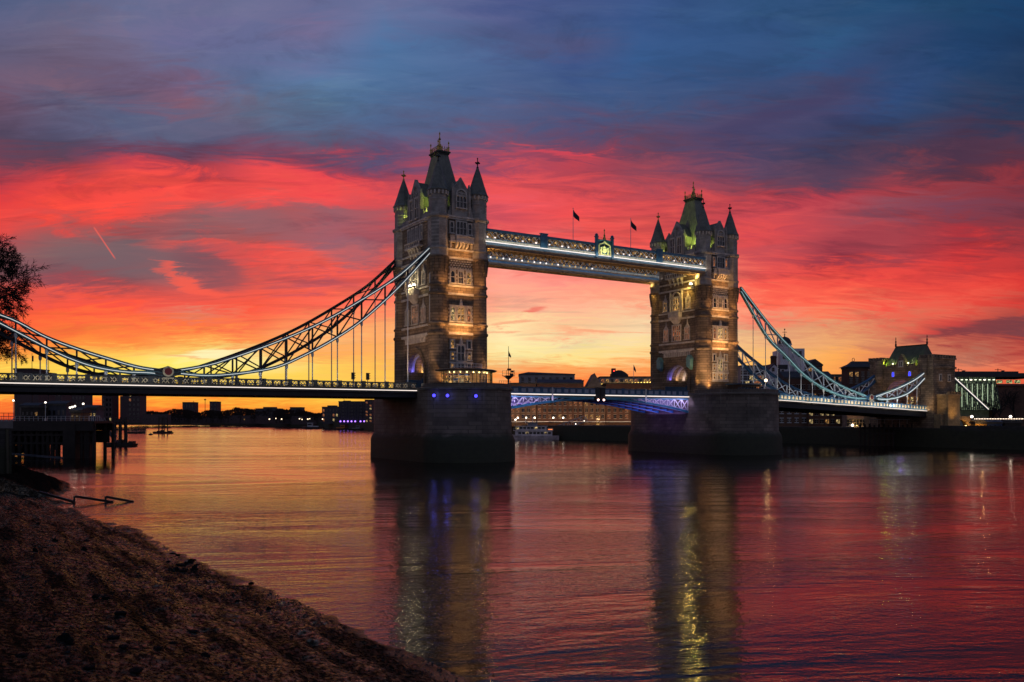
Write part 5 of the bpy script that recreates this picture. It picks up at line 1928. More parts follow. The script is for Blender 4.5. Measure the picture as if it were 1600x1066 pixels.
b = MB()
NX, NY = 130, 900
xs = [-139 + k * 26.0 / NX for k in range(NX + 1)]
ys = [-205 + 185.0 * (k / NY) for k in range(NY + 1)]
for y in ys:
    for x in xs:
        b.v.append((x, y, shore_z(x, y)))
for j in range(NY):
    for i in range(NX):
        k = j * (NX + 1) + i
        b.f.append((k, k + 1, k + NX + 2, k + NX + 1))
        b.mi.append(0)
mm = bpy.data.materials.new('wet mud and shingle')
mm.use_nodes = True
mm.node_tree.nodes.clear()
T = NT(mm.node_tree)
pb = T.n('ShaderNodeBsdfPrincipled')
tp = T.n('ShaderNodeNewGeometry').outputs['Position']
n1 = T.noise(tp, 0.5, 4, 0.6)
n2 = T.noise(tp, 3.0, 5, 0.7)
n3 = T.noise(T.vm('MULTIPLY', tp, (1.0, 0.12, 1.0)), 0.9, 4, 0.6)
vo = T.n('ShaderNodeTexVoronoi')
T.put(vo.inputs['Vector'], tp)
vo.inputs['Scale'].default_value = 5.5
peb = T.mr(vo.outputs['Distance'], 0.05, 0.5, 1.0, 0.0)
col = T.mix(n1, (0.008, 0.006, 0.005), (0.018, 0.013, 0.010))
col = T.mix(T.mr(n3, 0.5, 0.7), col, (0.006, 0.006, 0.005))
T.put(pb.inputs['Base Color'], col)
pb.inputs['Roughness'].default_value = 0.9
pb.inputs['Specular IOR Level'].default_value = 0.0
bn = T.n('ShaderNodeBump')
bn.inputs['Strength'].default_value = 1.0
bn.inputs['Distance'].default_value = 0.15
n5 = T.noise(T.vm('MULTIPLY', tp, (1.0, 0.45, 1.0)), 7.0, 5, 0.72)
T.put(bn.inputs['Height'], T.m('ADD', T.m('ADD', T.m('MULTIPLY', n2, 0.9), T.m('MULTIPLY', n5, 0.5)), T.m('MULTIPLY', peb, 0.22)))
T.put(pb.inputs['Normal'], bn.outputs[0])
# wet film: its glint flecks and darker upper shore are put in by masks, none on the weed strips or the dry gravel heap
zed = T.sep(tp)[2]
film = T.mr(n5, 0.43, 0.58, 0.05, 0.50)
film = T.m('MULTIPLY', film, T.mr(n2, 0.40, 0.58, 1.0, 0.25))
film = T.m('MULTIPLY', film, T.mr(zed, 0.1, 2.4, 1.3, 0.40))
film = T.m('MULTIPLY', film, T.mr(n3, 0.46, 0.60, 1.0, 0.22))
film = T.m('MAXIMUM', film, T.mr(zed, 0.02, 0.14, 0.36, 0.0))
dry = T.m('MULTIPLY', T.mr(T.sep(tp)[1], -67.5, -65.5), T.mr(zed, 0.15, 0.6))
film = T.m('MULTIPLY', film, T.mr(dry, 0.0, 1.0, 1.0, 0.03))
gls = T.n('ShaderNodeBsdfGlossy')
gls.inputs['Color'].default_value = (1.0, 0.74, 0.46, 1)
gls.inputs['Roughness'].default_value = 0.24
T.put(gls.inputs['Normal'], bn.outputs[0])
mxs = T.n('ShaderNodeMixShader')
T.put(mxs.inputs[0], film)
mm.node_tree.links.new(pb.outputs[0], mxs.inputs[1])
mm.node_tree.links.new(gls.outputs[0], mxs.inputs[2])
mm.node_tree.links.new(mxs.outputs[0], T.n('ShaderNodeOutputMaterial').inputs[0])
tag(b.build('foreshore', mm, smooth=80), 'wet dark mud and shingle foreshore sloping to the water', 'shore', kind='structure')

# stones on the foreshore
M_ROCK = mat('weedy stone', (0.006, 0.0055, 0.005), 0.7, spec=0.08, bump=0.8, bscale=6, scale=2)


def rock_bm(seed, r, sz):
    rn = random.Random(seed)
    bm = bmesh.new()
    bmesh.ops.create_icosphere(bm, subdivisions=2, radius=r)
    ph = [rn.uniform(0, 6) for _ in range(6)]
    for v in bm.verts:
        n = v.co.normalized()
        k = 1 + 0.22 * math.sin(3 * n.x + ph[0]) + 0.18 * math.sin(4 * n.y + ph[1]) + 0.15 * math.sin(5 * n.z + ph[2]) + 0.1 * rn.uniform(-1, 1)
        v.co = n * r * k
        v.co.z *= sz
    return bm


rock_me = []
for k in range(5):
    me = bpy.data.meshes.new('rock')
    bm = rock_bm(k, 1.0, 0.5 + 0.1 * k)
    bm.to_mesh(me)
    bm.free()
    me.materials.append(M_ROCK)
    rock_me.append(me)
rn = random.Random(11)
spots = [(270, 866, 0.5), (278, 868, 0.42), (283, 884, 0.6), (290, 882, 0.5), (297, 880, 0.42), (302, 877, 0.55), (308, 883, 0.4), (286, 893, 0.55), (276, 890, 0.4), (304, 890, 0.45), (262, 878, 0.4), (393, 912, 0.36), (135, 846, 0.5), (131, 860, 0.45), (86, 846, 0.5), (60, 818, 0.45),
         (164, 935, 0.55), (190, 960, 0.5), (184, 966, 0.34), (225, 983, 0.3), (300, 987, 0.35), (313, 932, 0.36), (194, 1012, 0.42), (100, 1000, 0.6), (108, 1006, 0.5), (270, 1006, 0.36), (176, 998, 0.45), (212, 1050, 0.4), (320, 1025, 0.35), (55, 862, 0.42), (35, 1024, 0.45), (140, 1046, 0.42), (247, 1014, 0.4), (148, 930, 0.3), (420, 952, 0.3), (455, 995, 0.3), (370, 940, 0.28)]
for i, (u, v, s) in enumerate(spots):
    p = water(u, v)
    for _ in range(12):
        z = shore_z(p.x, p.y)
        p = water(u, v, max(0.0, z))
    o = bpy.data.objects.new('rock', rock_me[i % 5])
    C.objects.link(o)
    o.location = (p.x, p.y, shore_z(p.x, p.y) + 0.05 * s)
    sc = s * rn.uniform(0.30, 0.46)
    o.scale = (sc * rn.uniform(0.9, 1.5), sc, sc * rn.uniform(0.7, 1.1))
    o.rotation_euler = (0, 0, rn.uniform(0, 6))
    wet = i < 12
    tag(o, 'dark weedy stone in the cluster at the water edge of the foreshore' if wet else 'dark rounded stone lying loose on the wet mud', 'stone', 'stones at the water edge' if wet else 'loose stones on the mud')
# shingle: countless pebbles, one object
b = MB()
for k in range(5200):
    f = rn.random() ** 1.3
    y = -168 + 95 * f
    d = rn.random() ** 1.4 * 13
    x = interp(wl, y) - d + 0.1
    if vnoise(x * 0.5, y * 0.12, 8) < 0.42:
        continue
    r = rn.uniform(0.02, 0.05) * (1.6 if rn.random() < 0.06 else 1)
    z = shore_z(x, y) + r * 0.2
    a = rn.uniform(0, 3)
    c, s = math.cos(a) * r, math.sin(a) * r
    i = len(b.v)
    b.v += [(x + c * 1.4, y + s * 1.4, z), (x - s, y + c, z), (x - c * 1.2, y - s * 1.2, z), (x + s, y - c, z), (x, y, z + r * 0.8), (x, y, z - r)]
    for q in ((0, 1, 4), (1, 2, 4), (2, 3, 4), (3, 0, 4), (1, 0, 5), (2, 1, 5), (3, 2, 5), (0, 3, 5)):
        b.f.append(tuple(i + t for t in q))
        b.mi.append(0)
tag(b.build('shingle', mat('shingle stone', (0.014, 0.011, 0.010), 0.5, spec=0.2, scale=8, var=0.6), smooth=50), 'small pebbles strewn over the mud', 'shingle', kind='stuff')

# old timbers standing in the shallows
gr = thing('timber_groyne', 'remains of an old timber groyne, two posts with sloping beams in the shallows', 'groyne')
p0, p1, p2, ps = water(116, 786), water(165, 785.5), water(209, 784.2), water(62, 779)
b = MB()
b.bar((p0.x, p0.y, -1), (p0.x, p0.y, 0.8), 0.2)
b.build('post', M_WOOD, gr)
b = MB()
b.bar((p1.x, p1.y, -1), (p1.x, p1.y, 0.72), 0.2)
b.build('post', M_WOOD, gr)
b = MB()
b.bar((p0.x + 0.1, p0.y, 0.74), (p1.x + 0.8, p1.y, 0.02), 0.24, 0.26)
b.build('beam', M_WOOD, gr)
b = MB()
b.bar((p1.x + 0.05, p1.y, 0.66), (p2.x, p2.y, -0.02), 0.24, 0.26)
b.build('beam', M_WOOD, gr)
b = MB()
b.bar((ps.x, ps.y, 0.75), (p0.x, p0.y, 0.12), 0.24, 0.26)
b.build('beam', M_WOOD, gr)

# river wall end on the left
t = thing('river_wall', 'end of a stone river wall with a pale coping and weedy piles, beside the foreshore', 'wall', (-131.9, -58.6, 0))
b = MB()
b.box(-6.3, 0.0, 0.0, 30.0, -2, 8.3)
b.build('wall', M_WALL, t)
b = MB()
b.box(-6.3, 0.15, -0.15, 30.1, 8.3, 9.2)
b.build('coping', mat('worn pale coping', (0.12, 0.11, 0.11), 0.8), t)
for k, (x, y) in enumerate(((-0.5, -0.2), (-1.9, -0.2))):
    b = MB()
    b.tube((x, y, 0), (x, y, 8.2), 0.2, 0.18, 8)
    b.build('fender_pile', mat('weedy pile', (0.03, 0.03, 0.014), 0.6, bump=0.5), t)
bn_ = MB()
for k in range(7):
    x = -134.9 + k * 0.55
    bn_.bar((x, -56, 9.2), (x, -56, 10.3), 0.06)
for z in (9.4, 9.8, 10.25):
    bn_.bar((-135.2, -56, z), (-131.5, -56, z), 0.07)
tag(bn_.build('barrier', mat('red barrier mesh', (0.5, 0.06, 0.04), 0.6)), 'red mesh barrier standing on the river wall', 'barrier')


# ------------------------------------------------------------------ helper for placing things in the distance
def dist_thing(name, label, cat, u, dep, z=0.0, group=None):
    p = at(u, VH, dep)
    return thing(name, label, cat, (p.x, p.y, z), -PSI, group)


def px(n, dep):
    return n * dep / F


def zz(v, dep):
    return CAM.z + (VH - v) / F * dep


# ------------------------------------------------------------------ jetty on the left bank
DJ = 212.0
jt = dist_thing('river_jetty', 'long dark timber jetty on piles, seen under the long flat deck', 'jetty', 90, DJ)
xj = lambda u: px(u - 90, DJ)
b = MB()
b.box(xj(-120), xj(160), -4, 6, 8.4, 9.0)
b.build('deck', M_TAR, jt)
b = MB()
b.box(xj(-120), xj(158), -4.2, -3.7, 6.6, 8.38)
b.box(xj(-120), xj(158), 5.7, 6.2, 6.6, 8.38)
b.build('edge_beam', M_TAR, jt)
b = MB()
b.box(xj(-120), xj(132), 4.6, 4.9, 2.9, 6.6)
b.box(xj(132), xj(157), 4.6, 4.9, 3.6, 6.6)
b.box(xj(-120), xj(60), 4.6, 4.9, 0.9, 2.88)
b.build('dark_backing', M_TAR, jt)  # dark sheet added behind the piles to close bright gaps under the deck
b = MB()
b.box(xj(112), xj(131), -4.3, 6.3, -2, 8.35)
b.build('caisson', M_TAR, jt)
for u in (22, 32, 42, 52, 61, 70, 79, 86, 93, 100, 138, 144, 148, 157):
    b = MB()
    b.tube((xj(u), -3.2, -2), (xj(u), -3.2, 8.4), 0.45, 0.42, 8)
    b.build('pile', M_TAR, jt)
    if u not in (148, 138):
        b = MB()
        b.tube((xj(u) + 0.8, 5.0, -2), (xj(u) + 0.8, 5.0, 8.4), 0.45, 0.42, 8)
        b.build('pile', M_TAR, jt)
b = MB()
for z in (3.4, 5.4):
    b.box(xj(-100), xj(110), -3.6, -3.2, z, z + 0.45)
    b.box(xj(133), xj(157), -3.6, -3.2, z, z + 0.3)
for k in range(10):
    x = xj(-60 + k * 17)
    b.bar((x, -3.3, 1.2), (x + 2.4, -3.3, 6.6), 0.28)
b.build('bracing', M_TAR, jt)
b = MB()
for k in range(32):
    x = xj(-60) + k * 1.1
    b.bar((x, -3.9, 9.0), (x, -3.9, 10.1), 0.06)
for z in (9.55, 10.1):
    b.box(xj(-60), xj(158), -3.95, -3.88, z, z + 0.05)
b.build('railing', M_WHITE, jt)
# pale pontoon boom
pb_ = dist_thing('floating_boom', 'long pale floating boom lying in front of the jetty piles', 'boom', 60, 205)
b = MB()
b.bar((px(-45, 205), 0, 1.25), (px(42, 205), -1, 0.25), 0.5, 0.45)
b.build('boom', mat('dull grey steel', (0.11, 0.115, 0.14), 0.5), pb_)
for k in range(4):
    b = MB()
    x = px(-36 + k * 22, 205)
    b.lathe(x, 0, [(0.3, -0.3), (0.5, 0), (0.5, 0.3), (0.2, 0.5)], 10)
    b.build('float', M_TAR, pb_)
# gangway and pontoon
gw = dist_thing('gangway', 'pale sloping gangway leading down from the jetty end', 'gangway', 170, 222)
b = MB()
x0, x1 = px(-10, 222), px(12, 222)
b.bar((x0, 0, 8.6), (x1, 0, 3.4), 1.6, 0.2)
b.build('walkway', M_TAR, gw)
b = MB()
for y in (-0.8, 0.8):
    b.bar((x0, y, 9.8), (x1, y, 4.6), 0.1, 0.14)
    for k in range(8):
        f = k / 7
        b.bar((x0 + (x1 - x0) * f, y, 8.6 - 5.2 * f), (x0 + (x1 - x0) * f, y, 9.8 - 5.2 * f), 0.07)
b.quad([(x0, -0.85, 8.6), (x1, -0.85, 3.4), (x1, -0.85, 4.5), (x0, -0.85, 9.7)])
b.build('side_panel', mat('pale gangway panel', (0.2, 0.18, 0.19), 0.6), gw)
b = MB()
b.box(x0 - 2.6, x0, -1.4, 1.4, 8.4, 8.7)
for k in range(6):
    b.bar((x0 - 2.6 + k * 0.52, -1.4, 8.7), (x0 - 2.6 + k * 0.52, -1.4, 10.3), 0.08)
b.box(x0 - 2.6, x0, -1.45, -1.38, 10.2, 10.3)
b.build('landing_cage', M_WHITE, gw)


def dolphin(u, dep, label, npile, w, h, float_w):
    t = dist_thing('mooring_dolphin', label, 'mooring piles', u, dep, 0, 'mooring dolphins off the jetty')
    for k in range(npile):
        x = (k / (npile - 1) - 0.5) * w
        y = 1.2 * ((k % 2) - 0.5)
        b = MB()
        b.tube((x, y, -2), (x * 0.92, y, h - 0.5 * (k % 2)), 0.42, 0.38, 8)
        b.build('pile', M_TAR, t)
    b = MB()
    b.box(-w / 2 - 0.2, w / 2 + 0.2, -0.9, 0.9, h - 1.6, h - 1.0)
    b.box(-w / 2 - 0.2, w / 2 + 0.2, -0.9, 0.9, h * 0.55, h * 0.55 + 0.4)
    b.build('cap_beam', M_TAR, t)
    b = MB()
    b.loft([[(-float_w / 2 + 0.5, -2, -0.4), (float_w / 2 - 0.5, -2, -0.4), (float_w / 2 - 0.5, 2, -0.4), (-float_w / 2 + 0.5, 2, -0.4)],
            [(-float_w / 2, -2.2, 0.9), (float_w / 2, -2.2, 0.9), (float_w / 2, 2.2, 0.9), (-float_w / 2, 2.2, 0.9)]])
    for k in range(5):
        b.box(-float_w / 2 + k * float_w / 5, -float_w / 2 + (k + 0.7) * float_w / 5, -1.5, 1.5, 0.9, 1.3 + 0.5 * (k % 3))
    b.build('raft', M_TAR, t)
    return t


dolphin(190, 300, 'cluster of dark mooring piles with a raft just off the gangway', 5, px(18, 300), zz(652, 300), px(44, 300))
dolphin(255, 560, 'farther cluster of four dark mooring piles standing alone in open water', 4, px(13, 560), zz(650, 560), px(29, 560))
for u, v, lab in ((219.5, 677.5, 'small dark buoy in open water nearer the moored boats'), (235.5, 680, 'small dark buoy in open water nearer the lone mooring piles')):
    p = water(u, v)
    by = thing('mooring_buoy', lab, 'buoy', (p.x, p.y, 0), 0, 'mooring buoys')
    b = MB()
    b.lathe(0, 0, [(0.5, -0.5), (1.2, -0.1), (1.2, 0.5), (0.5, 1.0), (0.12, 1.1), (0.1, 1.5)], 12)
    b.build('body', M_TAR, by, smooth=40)


# ------------------------------------------------------------------ boats
def hull(b, L, W, H, bow=0.25, z0=-0.4):
    rings = []
    for k in range(9):
        f = k / 8
        x = -L / 2 + L * f
        w = W / 2 * (1 - max(0, (f - (1 - bow)) / bow) ** 2 * 0.97) * (0.85 + 0.15 * min(1, f * 6))
        rise = H * 0.35 * max(0, (f - 0.6) / 0.4) ** 2
        rings.append([(x, -w * 0.8, z0), (x, w * 0.8, z0), (x, w, H + rise), (x, -w, H + rise)])
    b.loft(rings)


def workboat(u, dep, label, L, col, flip=False, cab=True, group='moored work boats'):
    t = dist_thing('work_boat', label, 'boat', u, dep, 0, group)
    if flip:
        t.rotation_euler = (0, 0, -PSI + math.pi)
    b = MB()
    hull(b, L, L * 0.28, L * 0.09)
    b.build('hull', mat('dark hull paint', (0.03, 0.025, 0.025), 0.5), t)
    if cab:
        b = MB()
        b.box(L * 0.02, L * 0.24, -L * 0.09, L * 0.09, L * 0.09, L * 0.27)
        b.box(L * 0.0, L * 0.26, -L * 0.1, L * 0.1, L * 0.27, L * 0.285)
        b.box(-L * 0.25, L * 0.02, -L * 0.08, L * 0.08, L * 0.09, L * 0.14)
        w_ = b.build('wheelhouse', col, t)
        for s in (-1, 1):
            b = MB()
            b.box(L * 0.04, L * 0.22, s * L * 0.092 - 0.02, s * L * 0.092 + 0.02, L * 0.18, L * 0.24)
            b.build('window', M_GLASS, w_)
        b = MB()
        b.tube((L * 0.1, 0, L * 0.285), (L * 0.1, 0, L * 0.5), 0.12, 0.06, 6)
        b.bar((L * 0.1, -L * 0.06, L * 0.42), (L * 0.1, L * 0.06, L * 0.42), 0.08)
        b.build('mast', M_IRON, t)
    return t


workboat(212, 560, 'low dark barge moored beside the mooring piles off the jetty', px(30, 560), M_TAR, cab=False)
workboat(489, 820, 'tug with a tall wheelhouse and mast moored off the far bank', px(34, 820), mat('white boat paint', (0.4, 0.4, 0.42), 0.5), True)
workboat(532, 760, 'squat boat with an orange deckhouse near the pier', px(26, 760), mat('orange boat paint', (0.5, 0.16, 0.02), 0.5))
workboat(556, 740, 'grey launch moored close against the dark pier', px(24, 740), mat('grey boat paint', (0.2, 0.2, 0.22), 0.5))
workboat(520, 735, 'open dark lighter with nothing on deck below the orange boat', px(13, 735), M_TAR, cab=False)

workboat(927, 396, 'small dark launch moored under the access bridge', px(30, 396), mat('grey boat paint', (0.2, 0.2, 0.22), 0.5), group='boats by the landing pontoon')
workboat(958, 392, 'long low barge moored along the quay near the farther pier', px(44, 392), M_TAR, cab=False, group='boats by the landing pontoon')
DB = 402.0
pbt = dist_thing('passenger_boat', 'white two deck passenger boat moored behind the near pier', 'boat', 836, DB)
pbt.rotation_euler = (0, 0, -PSI + math.pi)
Lb = px(74, DB)
b = MB()
hull(b, Lb, 5.4, 1.7)
b.build('hull', mat('pale boat hull', (0.6, 0.5, 0.5), 0.5), pbt)
b = MB()
b.box(-Lb * 0.36, Lb * 0.42, -2.3, 2.3, 1.7, 4.0)
b.box(-Lb * 0.38, Lb * 0.46, -2.6, 2.6, 4.0, 4.25)
b.box(-Lb * 0.24, Lb * 0.40, -2.1, 2.1, 4.25, 6.0)
b.box(-Lb * 0.27, Lb * 0.44, -2.4, 2.4, 6.0, 6.2)
b.build('deckhouse', mat('white boat paint warm', (0.7, 0.62, 0.62), 0.5), pbt)
for k in range(9):
    for z, y, a in ((2.5, 2.31, -0.33), (4.8, 2.11, -0.2)):
        if z > 4 and k > 7:
            continue
        x = Lb * a + k * Lb * 0.078
        b = MB()
        b.box(x, x + Lb * 0.06, y - 0.02, y + 0.05, z, z + 0.95)
        b.build('window', M_GLASS if (k * 3 + int(z)) % 5 else M_LITY, pbt)
        b = MB()
        b.box(x, x + Lb * 0.06, -y - 0.05, -y + 0.02, z, z + 0.95)
        b.build('window', M_GLASS if (k * 3 + int(z)) % 5 else M_LITY, pbt)
b = MB()
b.box(-Lb * 0.05, Lb * 0.16, -1.4, 1.4, 6.2, 7.6)
b.box(-Lb * 0.07, Lb * 0.18, -1.6, 1.6, 7.6, 7.8)
b.build('wheelhouse', mat('grey boat paint', (0.2, 0.2, 0.22), 0.5), pbt)
for x in (Lb * 0.2, Lb * 0.05):
    b = MB()
    b.tube((x, 0, 7.4), (x, 0, 10.2), 0.2, 0.12, 8)
    b.bar((x, -0.6, 9.2), (x, 0.6, 9.2), 0.1)
    b.build('mast', M_WHITE, pbt)
b = MB()
for k in range(20):
    x = -Lb * 0.38 + k * Lb * 0.044
    for y in (-2.55, 2.55):
        b.bar((x, y, 4.25), (x, y, 5.2), 0.05)
for y in (-2.55, 2.55):
    b.box(-Lb * 0.38, Lb * 0.46, y - 0.03, y + 0.03, 5.15, 5.22)
b.build('railing', M_WHITE, pbt)
# pontoon with a lit sign board, and its access bridge
pn = dist_thing('landing_pontoon', 'dark landing pontoon with a glowing orange canopy edge beside the boat', 'pontoon', 868, 410)
w = px(28, 410)
b = MB()
b.box(-w / 2, w * 1.5, -3, 4, -0.5, 1.3)
b.build('raft', M_TAR, pn)
b = MB()
b.box(-w / 2, w / 2, -2.6, 2.5, 4.4, 4.7)
for x in (-w / 2 + 0.3, 0, w / 2 - 0.3):
    b.bar((x, -2.2, 1.3), (x, -2.2, 4.4), 0.2)
    b.bar((x, 2.2, 1.3), (x, 2.2, 4.4), 0.2)
b.build('canopy', M_IRON, pn)
b = MB()
b.box(-w / 2 + 0.6, w / 2 - 0.6, -2.72, -2.62, 4.35, 4.75)
b.build('light_strip', lamp_mat('orange strip', (1.0, 0.28, 0.08), 1.6), pn)
b = MB()
b.box(-w * 0.3, w * 0.3, 0.5, 2.0, 1.3, 3.4)
b.build('waiting_booth', pane_mat('booth window', (0.9, 0.85, 0.6), 0.4), pn)
ag = dist_thing('access_bridge', 'steel truss access bridge sloping up from the pontoon to the quay', 'footbridge', 890, 412)
xa, za, xb, zb_ = px(-32, 412), 2.2, px(28, 412), 8.6
b = MB()
for y in (-1, 1):
    b.bar((xa, y, za), (xb, y, zb_), 0.25, 0.3)
    b.bar((xa, y, za + 2.6), (xb - 1.5, y, zb_ + 2.4), 0.25, 0.3)
    N = 9
    for k in range(N):
        f0, f1 = k / N, (k + 1) / N
        q0, q1 = xa + (xb - xa) * f0, xa + (xb - xa) * f1
        b.bar((q0, y, za + (zb_ - za) * f0), ((q0 + q1) / 2, y, za + (zb_ - za) * (f0 + f1) / 2 + 2.5), 0.16)
        b.bar((q1, y, za + (zb_ - za) * f1), ((q0 + q1) / 2, y, za + (zb_ - za) * (f0 + f1) / 2 + 2.5), 0.16)
b.build('truss', mat('grey truss steel', (0.22, 0.24, 0.30), 0.5), ag)
b = MB()
b.bar((xa, 0, za + 0.1), (xb, 0, zb_ + 0.1), 1.8, 0.12)
b.build('walkway', M_IRON, ag)
for k in range(4):
    b = MB()
    b.ball((xa + (xb - xa) * (0.25 + 0.22 * k), -1.1, za + (zb_ - za) * (0.25 + 0.22 * k) + 0.5), 0.22)
    b.build('lamp_glass', M_BULB, ag)


# ------------------------------------------------------------------ buildings
WIN_ME = {}


def win_mesh(w, h, m, frame_m):
    key = (round(w, 2), round(h, 2), m.name, frame_m.name if frame_m else '')
    if key not in WIN_ME:
        b = MB()
        b.box(-w / 2, w / 2, -0.12, 0.0, 0, h)
        o = b.build('window', m)
        me = o.data
        bpy.data.objects.remove(o)
        fm = None
        if frame_m:
            b = MB()
            b.box(-w / 2 - 0.22, w / 2 + 0.22, -0.22, 0.0, -0.3, 0.0)
            b.box(-w / 2 - 0.15, w / 2 + 0.15, -0.2, 0.0, h, h + 0.3)
            b.box(-0.06, 0.06, -0.2, -0.02, 0, h)
            b.box(-w / 2, w / 2, -0.18, -0.02, h * 0.5, h * 0.5 + 0.1)
            o = b.build('frame', frame_m)
            fm = o.data
            bpy.data.objects.remove(o)
        WIN_ME[key] = (me, fm)
    return WIN_ME[key]


def building(name, label, cat, u0, u1, vtop, dep, depth, wall, rows, cols, lit=0.1, z0=6.3, vwin=None, ww=None, wh=None, group=None, frame_m=None, lits=(M_LITO, M_LITW), seed=1, parapet_h=0.6, side_win=True, rz=0.0):
    """block facing the river; the u, v limits are photo pixels at the distance dep"""
    uc = (u0 + u1) / 2
    t = dist_thing(name, label, cat, uc, dep, 0, group)
    t.rotation_euler = (0, 0, -PSI + R(rz))
    w = px(u1 - u0, dep)
    zt = zz(vtop, dep)
    b = MB()
    b.box(-w / 2, w / 2, 0, depth, z0 - 0.5, zt)
    b.build('wall', wall, t)
    b = MB()
    b.box(-w / 2 - 0.25, w / 2 + 0.25, -0.25, depth + 0.25, zt, zt + parapet_h)
    b.build('cornice', mat('dark cornice', (0.06, 0.055, 0.05), 0.8), t)
    rn = random.Random(seed)
    if rows:
        za, zb = (z0 + 1.2, zt - 0.8) if vwin is None else (zz(vwin[1], dep), zz(vwin[0], dep))
        rh = (zb - za) / rows
        cw = w / cols
        W_, H_ = ww or cw * 0.45, wh or rh * 0.55
        for r in range(rows):
            for c in range(cols):
                m = M_GLASS if rn.random() > lit else rn.choice(lits)
                me, fm = win_mesh(W_, H_, m, frame_m)
                o = bpy.data.objects.new('window', me)
                C.objects.link(o)
                o.parent = t
                o.location = (-w / 2 + (c + 0.5) * cw, -0.002, za + r * rh + (rh - H_) / 2)
                if fm:
                    f = bpy.data.objects.new('frame', fm)
                    C.objects.link(f)
                    f.parent = o
    t['w'], t['zt'] = w, zt
    return t


def gable_roof(t, z, w, depth, rise, m, axis='x', y0=0.0, x0=0.0, name='roof'):
    b = MB()
    if axis == 'x':    # ridge along the front
        b.loft([[(x0 - w / 2 - 0.3, y0 - 0.4, z), (x0 - w / 2 - 0.3, y0 + depth + 0.4, z), (x0 - w / 2 - 0.3, y0 + depth / 2, z + rise)], [(x0 + w / 2 + 0.3, y0 - 0.4, z), (x0 + w / 2 + 0.3, y0 + depth + 0.4, z), (x0 + w / 2 + 0.3, y0 + depth / 2, z + rise)]])
    else:
        b.loft([[(x0 - w / 2 - 0.3, y0 - 0.3, z), (x0 + w / 2 + 0.3, y0 - 0.3, z), (x0, y0 - 0.3, z + rise)], [(x0 - w / 2 - 0.3, y0 + depth + 0.3, z), (x0 + w / 2 + 0.3, y0 + depth + 0.3, z), (x0, y0 + depth + 0.3, z + rise)]])
    return b.build(name, m, t)


M_BRICK = mat('warehouse brick', (0.15, 0.085, 0.055), 0.85, pattern=('ashlar', 0.9, 0.3, 0.02, 0.6, 0.75), scale=0.12, var=0.4)
M_BRICK2 = mat('red brown brick', (0.11, 0.05, 0.032), 0.85, pattern=('ashlar', 0.9, 0.3, 0.02, 0.6, 0.75), scale=0.12, var=0.4)
M_GREYB = mat('grey rendered wall', (0.24, 0.225, 0.23), 0.85, scale=0.15)
M_WHITEB = mat('white boarded wall', (0.70, 0.68, 0.74), 0.8, pattern=('rows', 0.3, 0.8), scale=0.2, var=0.2)
M_DARKB = mat('far brown tower block', (0.075, 0.05, 0.055), 0.9, scale=0.05, var=0.2)
M_DARKB2 = mat('far grey tower block', (0.06, 0.055, 0.065), 0.9, scale=0.05, var=0.2)
M_ROOFD = mat('dark far roof', (0.03, 0.03, 0.035), 0.7, scale=0.3)
M_SILL = mat('stone sill', (0.18, 0.15, 0.13), 0.8)

# wharf warehouses behind the middle span
DW = 430
for u0, u1, vt, cols, sd, lab in ((797, 838, 600, 5, 1, 'brown brick wharf warehouse with small lit windows, next to the near pier'),
                                  (839, 911, 600, 9, 2, 'long brown brick wharf warehouse with loading bays above the passenger boat'),
                                  (912, 946, 606, 4, 3, 'brick warehouse with a tall lit doorway and stone gable above the access bridge'),
                                  (947, 1030, 600, 9, 4, 'brown brick wharf warehouse with round headed windows close to the farther pier')):
    t = building('wharf_warehouse', lab, 'warehouse', u0, u1, vt, DW, 24, M_BRICK if sd % 2 else M_BRICK2, 5, cols, 0.32, 6.3, (606, 656), 1.25, 1.7, 'brick warehouses along the wharf', M_SILL, (M_LITO, M_LITO, M_LITW), sd)
    if sd in (2, 4):      # loading bays with little iron balconies
        for k in range(2):
            x = -t['w'] / 2 + t['w'] * (0.3 + 0.42 * k)
            b = MB()
            for r in range(4):
                z = zz(650 - r * 10, DW)
                b.box(x - 1.2, x + 1.2, -1.1, 0, z - 0.25, z)
                for q in range(6):
                    b.bar((x - 1.15 + q * 0.46, -1.05, z), (x - 1.15 + q * 0.46, -1.05, z + 1.0), 0.07)
                b.bar((x - 1.2, -1.05, z + 1.0), (x + 1.2, -1.05, z + 1.0), 0.08)
            b.build('balcony', M_IRON, t)
    if sd == 3:
        gable_roof(t, t['zt'] + 0.5, px(22, DW), 20, zz(583, DW) - t['zt'] - 0.5, mat('weathered stone gable', (0.09, 0.08, 0.08), 0.85), 'y')
        b = MB()
        b.box(px(3, DW), px(8, DW), -0.3, 0, 6.3, zz(650, DW))
        b.build('doorway', M_LITW, t)
    if sd == 2:
        gable_roof(t, t['zt'] + 0.5, t['w'] * 0.98, 20, 2.2, M_ROOFD)
    b = MB()
    b.box(-t['w'] / 2, t['w'] / 2, -2.2, -0.26, zz(659.5, DW), zz(658.5, DW))
    b.build('canopy', M_WHITE, t)
for k in range(4):
    p = at(815 + k * 62, 655, 418)
    q = at(815 + k * 62, 630, 430)
    light('AREA', p, 1300, (1.0, 0.62, 0.34), aim=q, size=18, size_y=0.5)
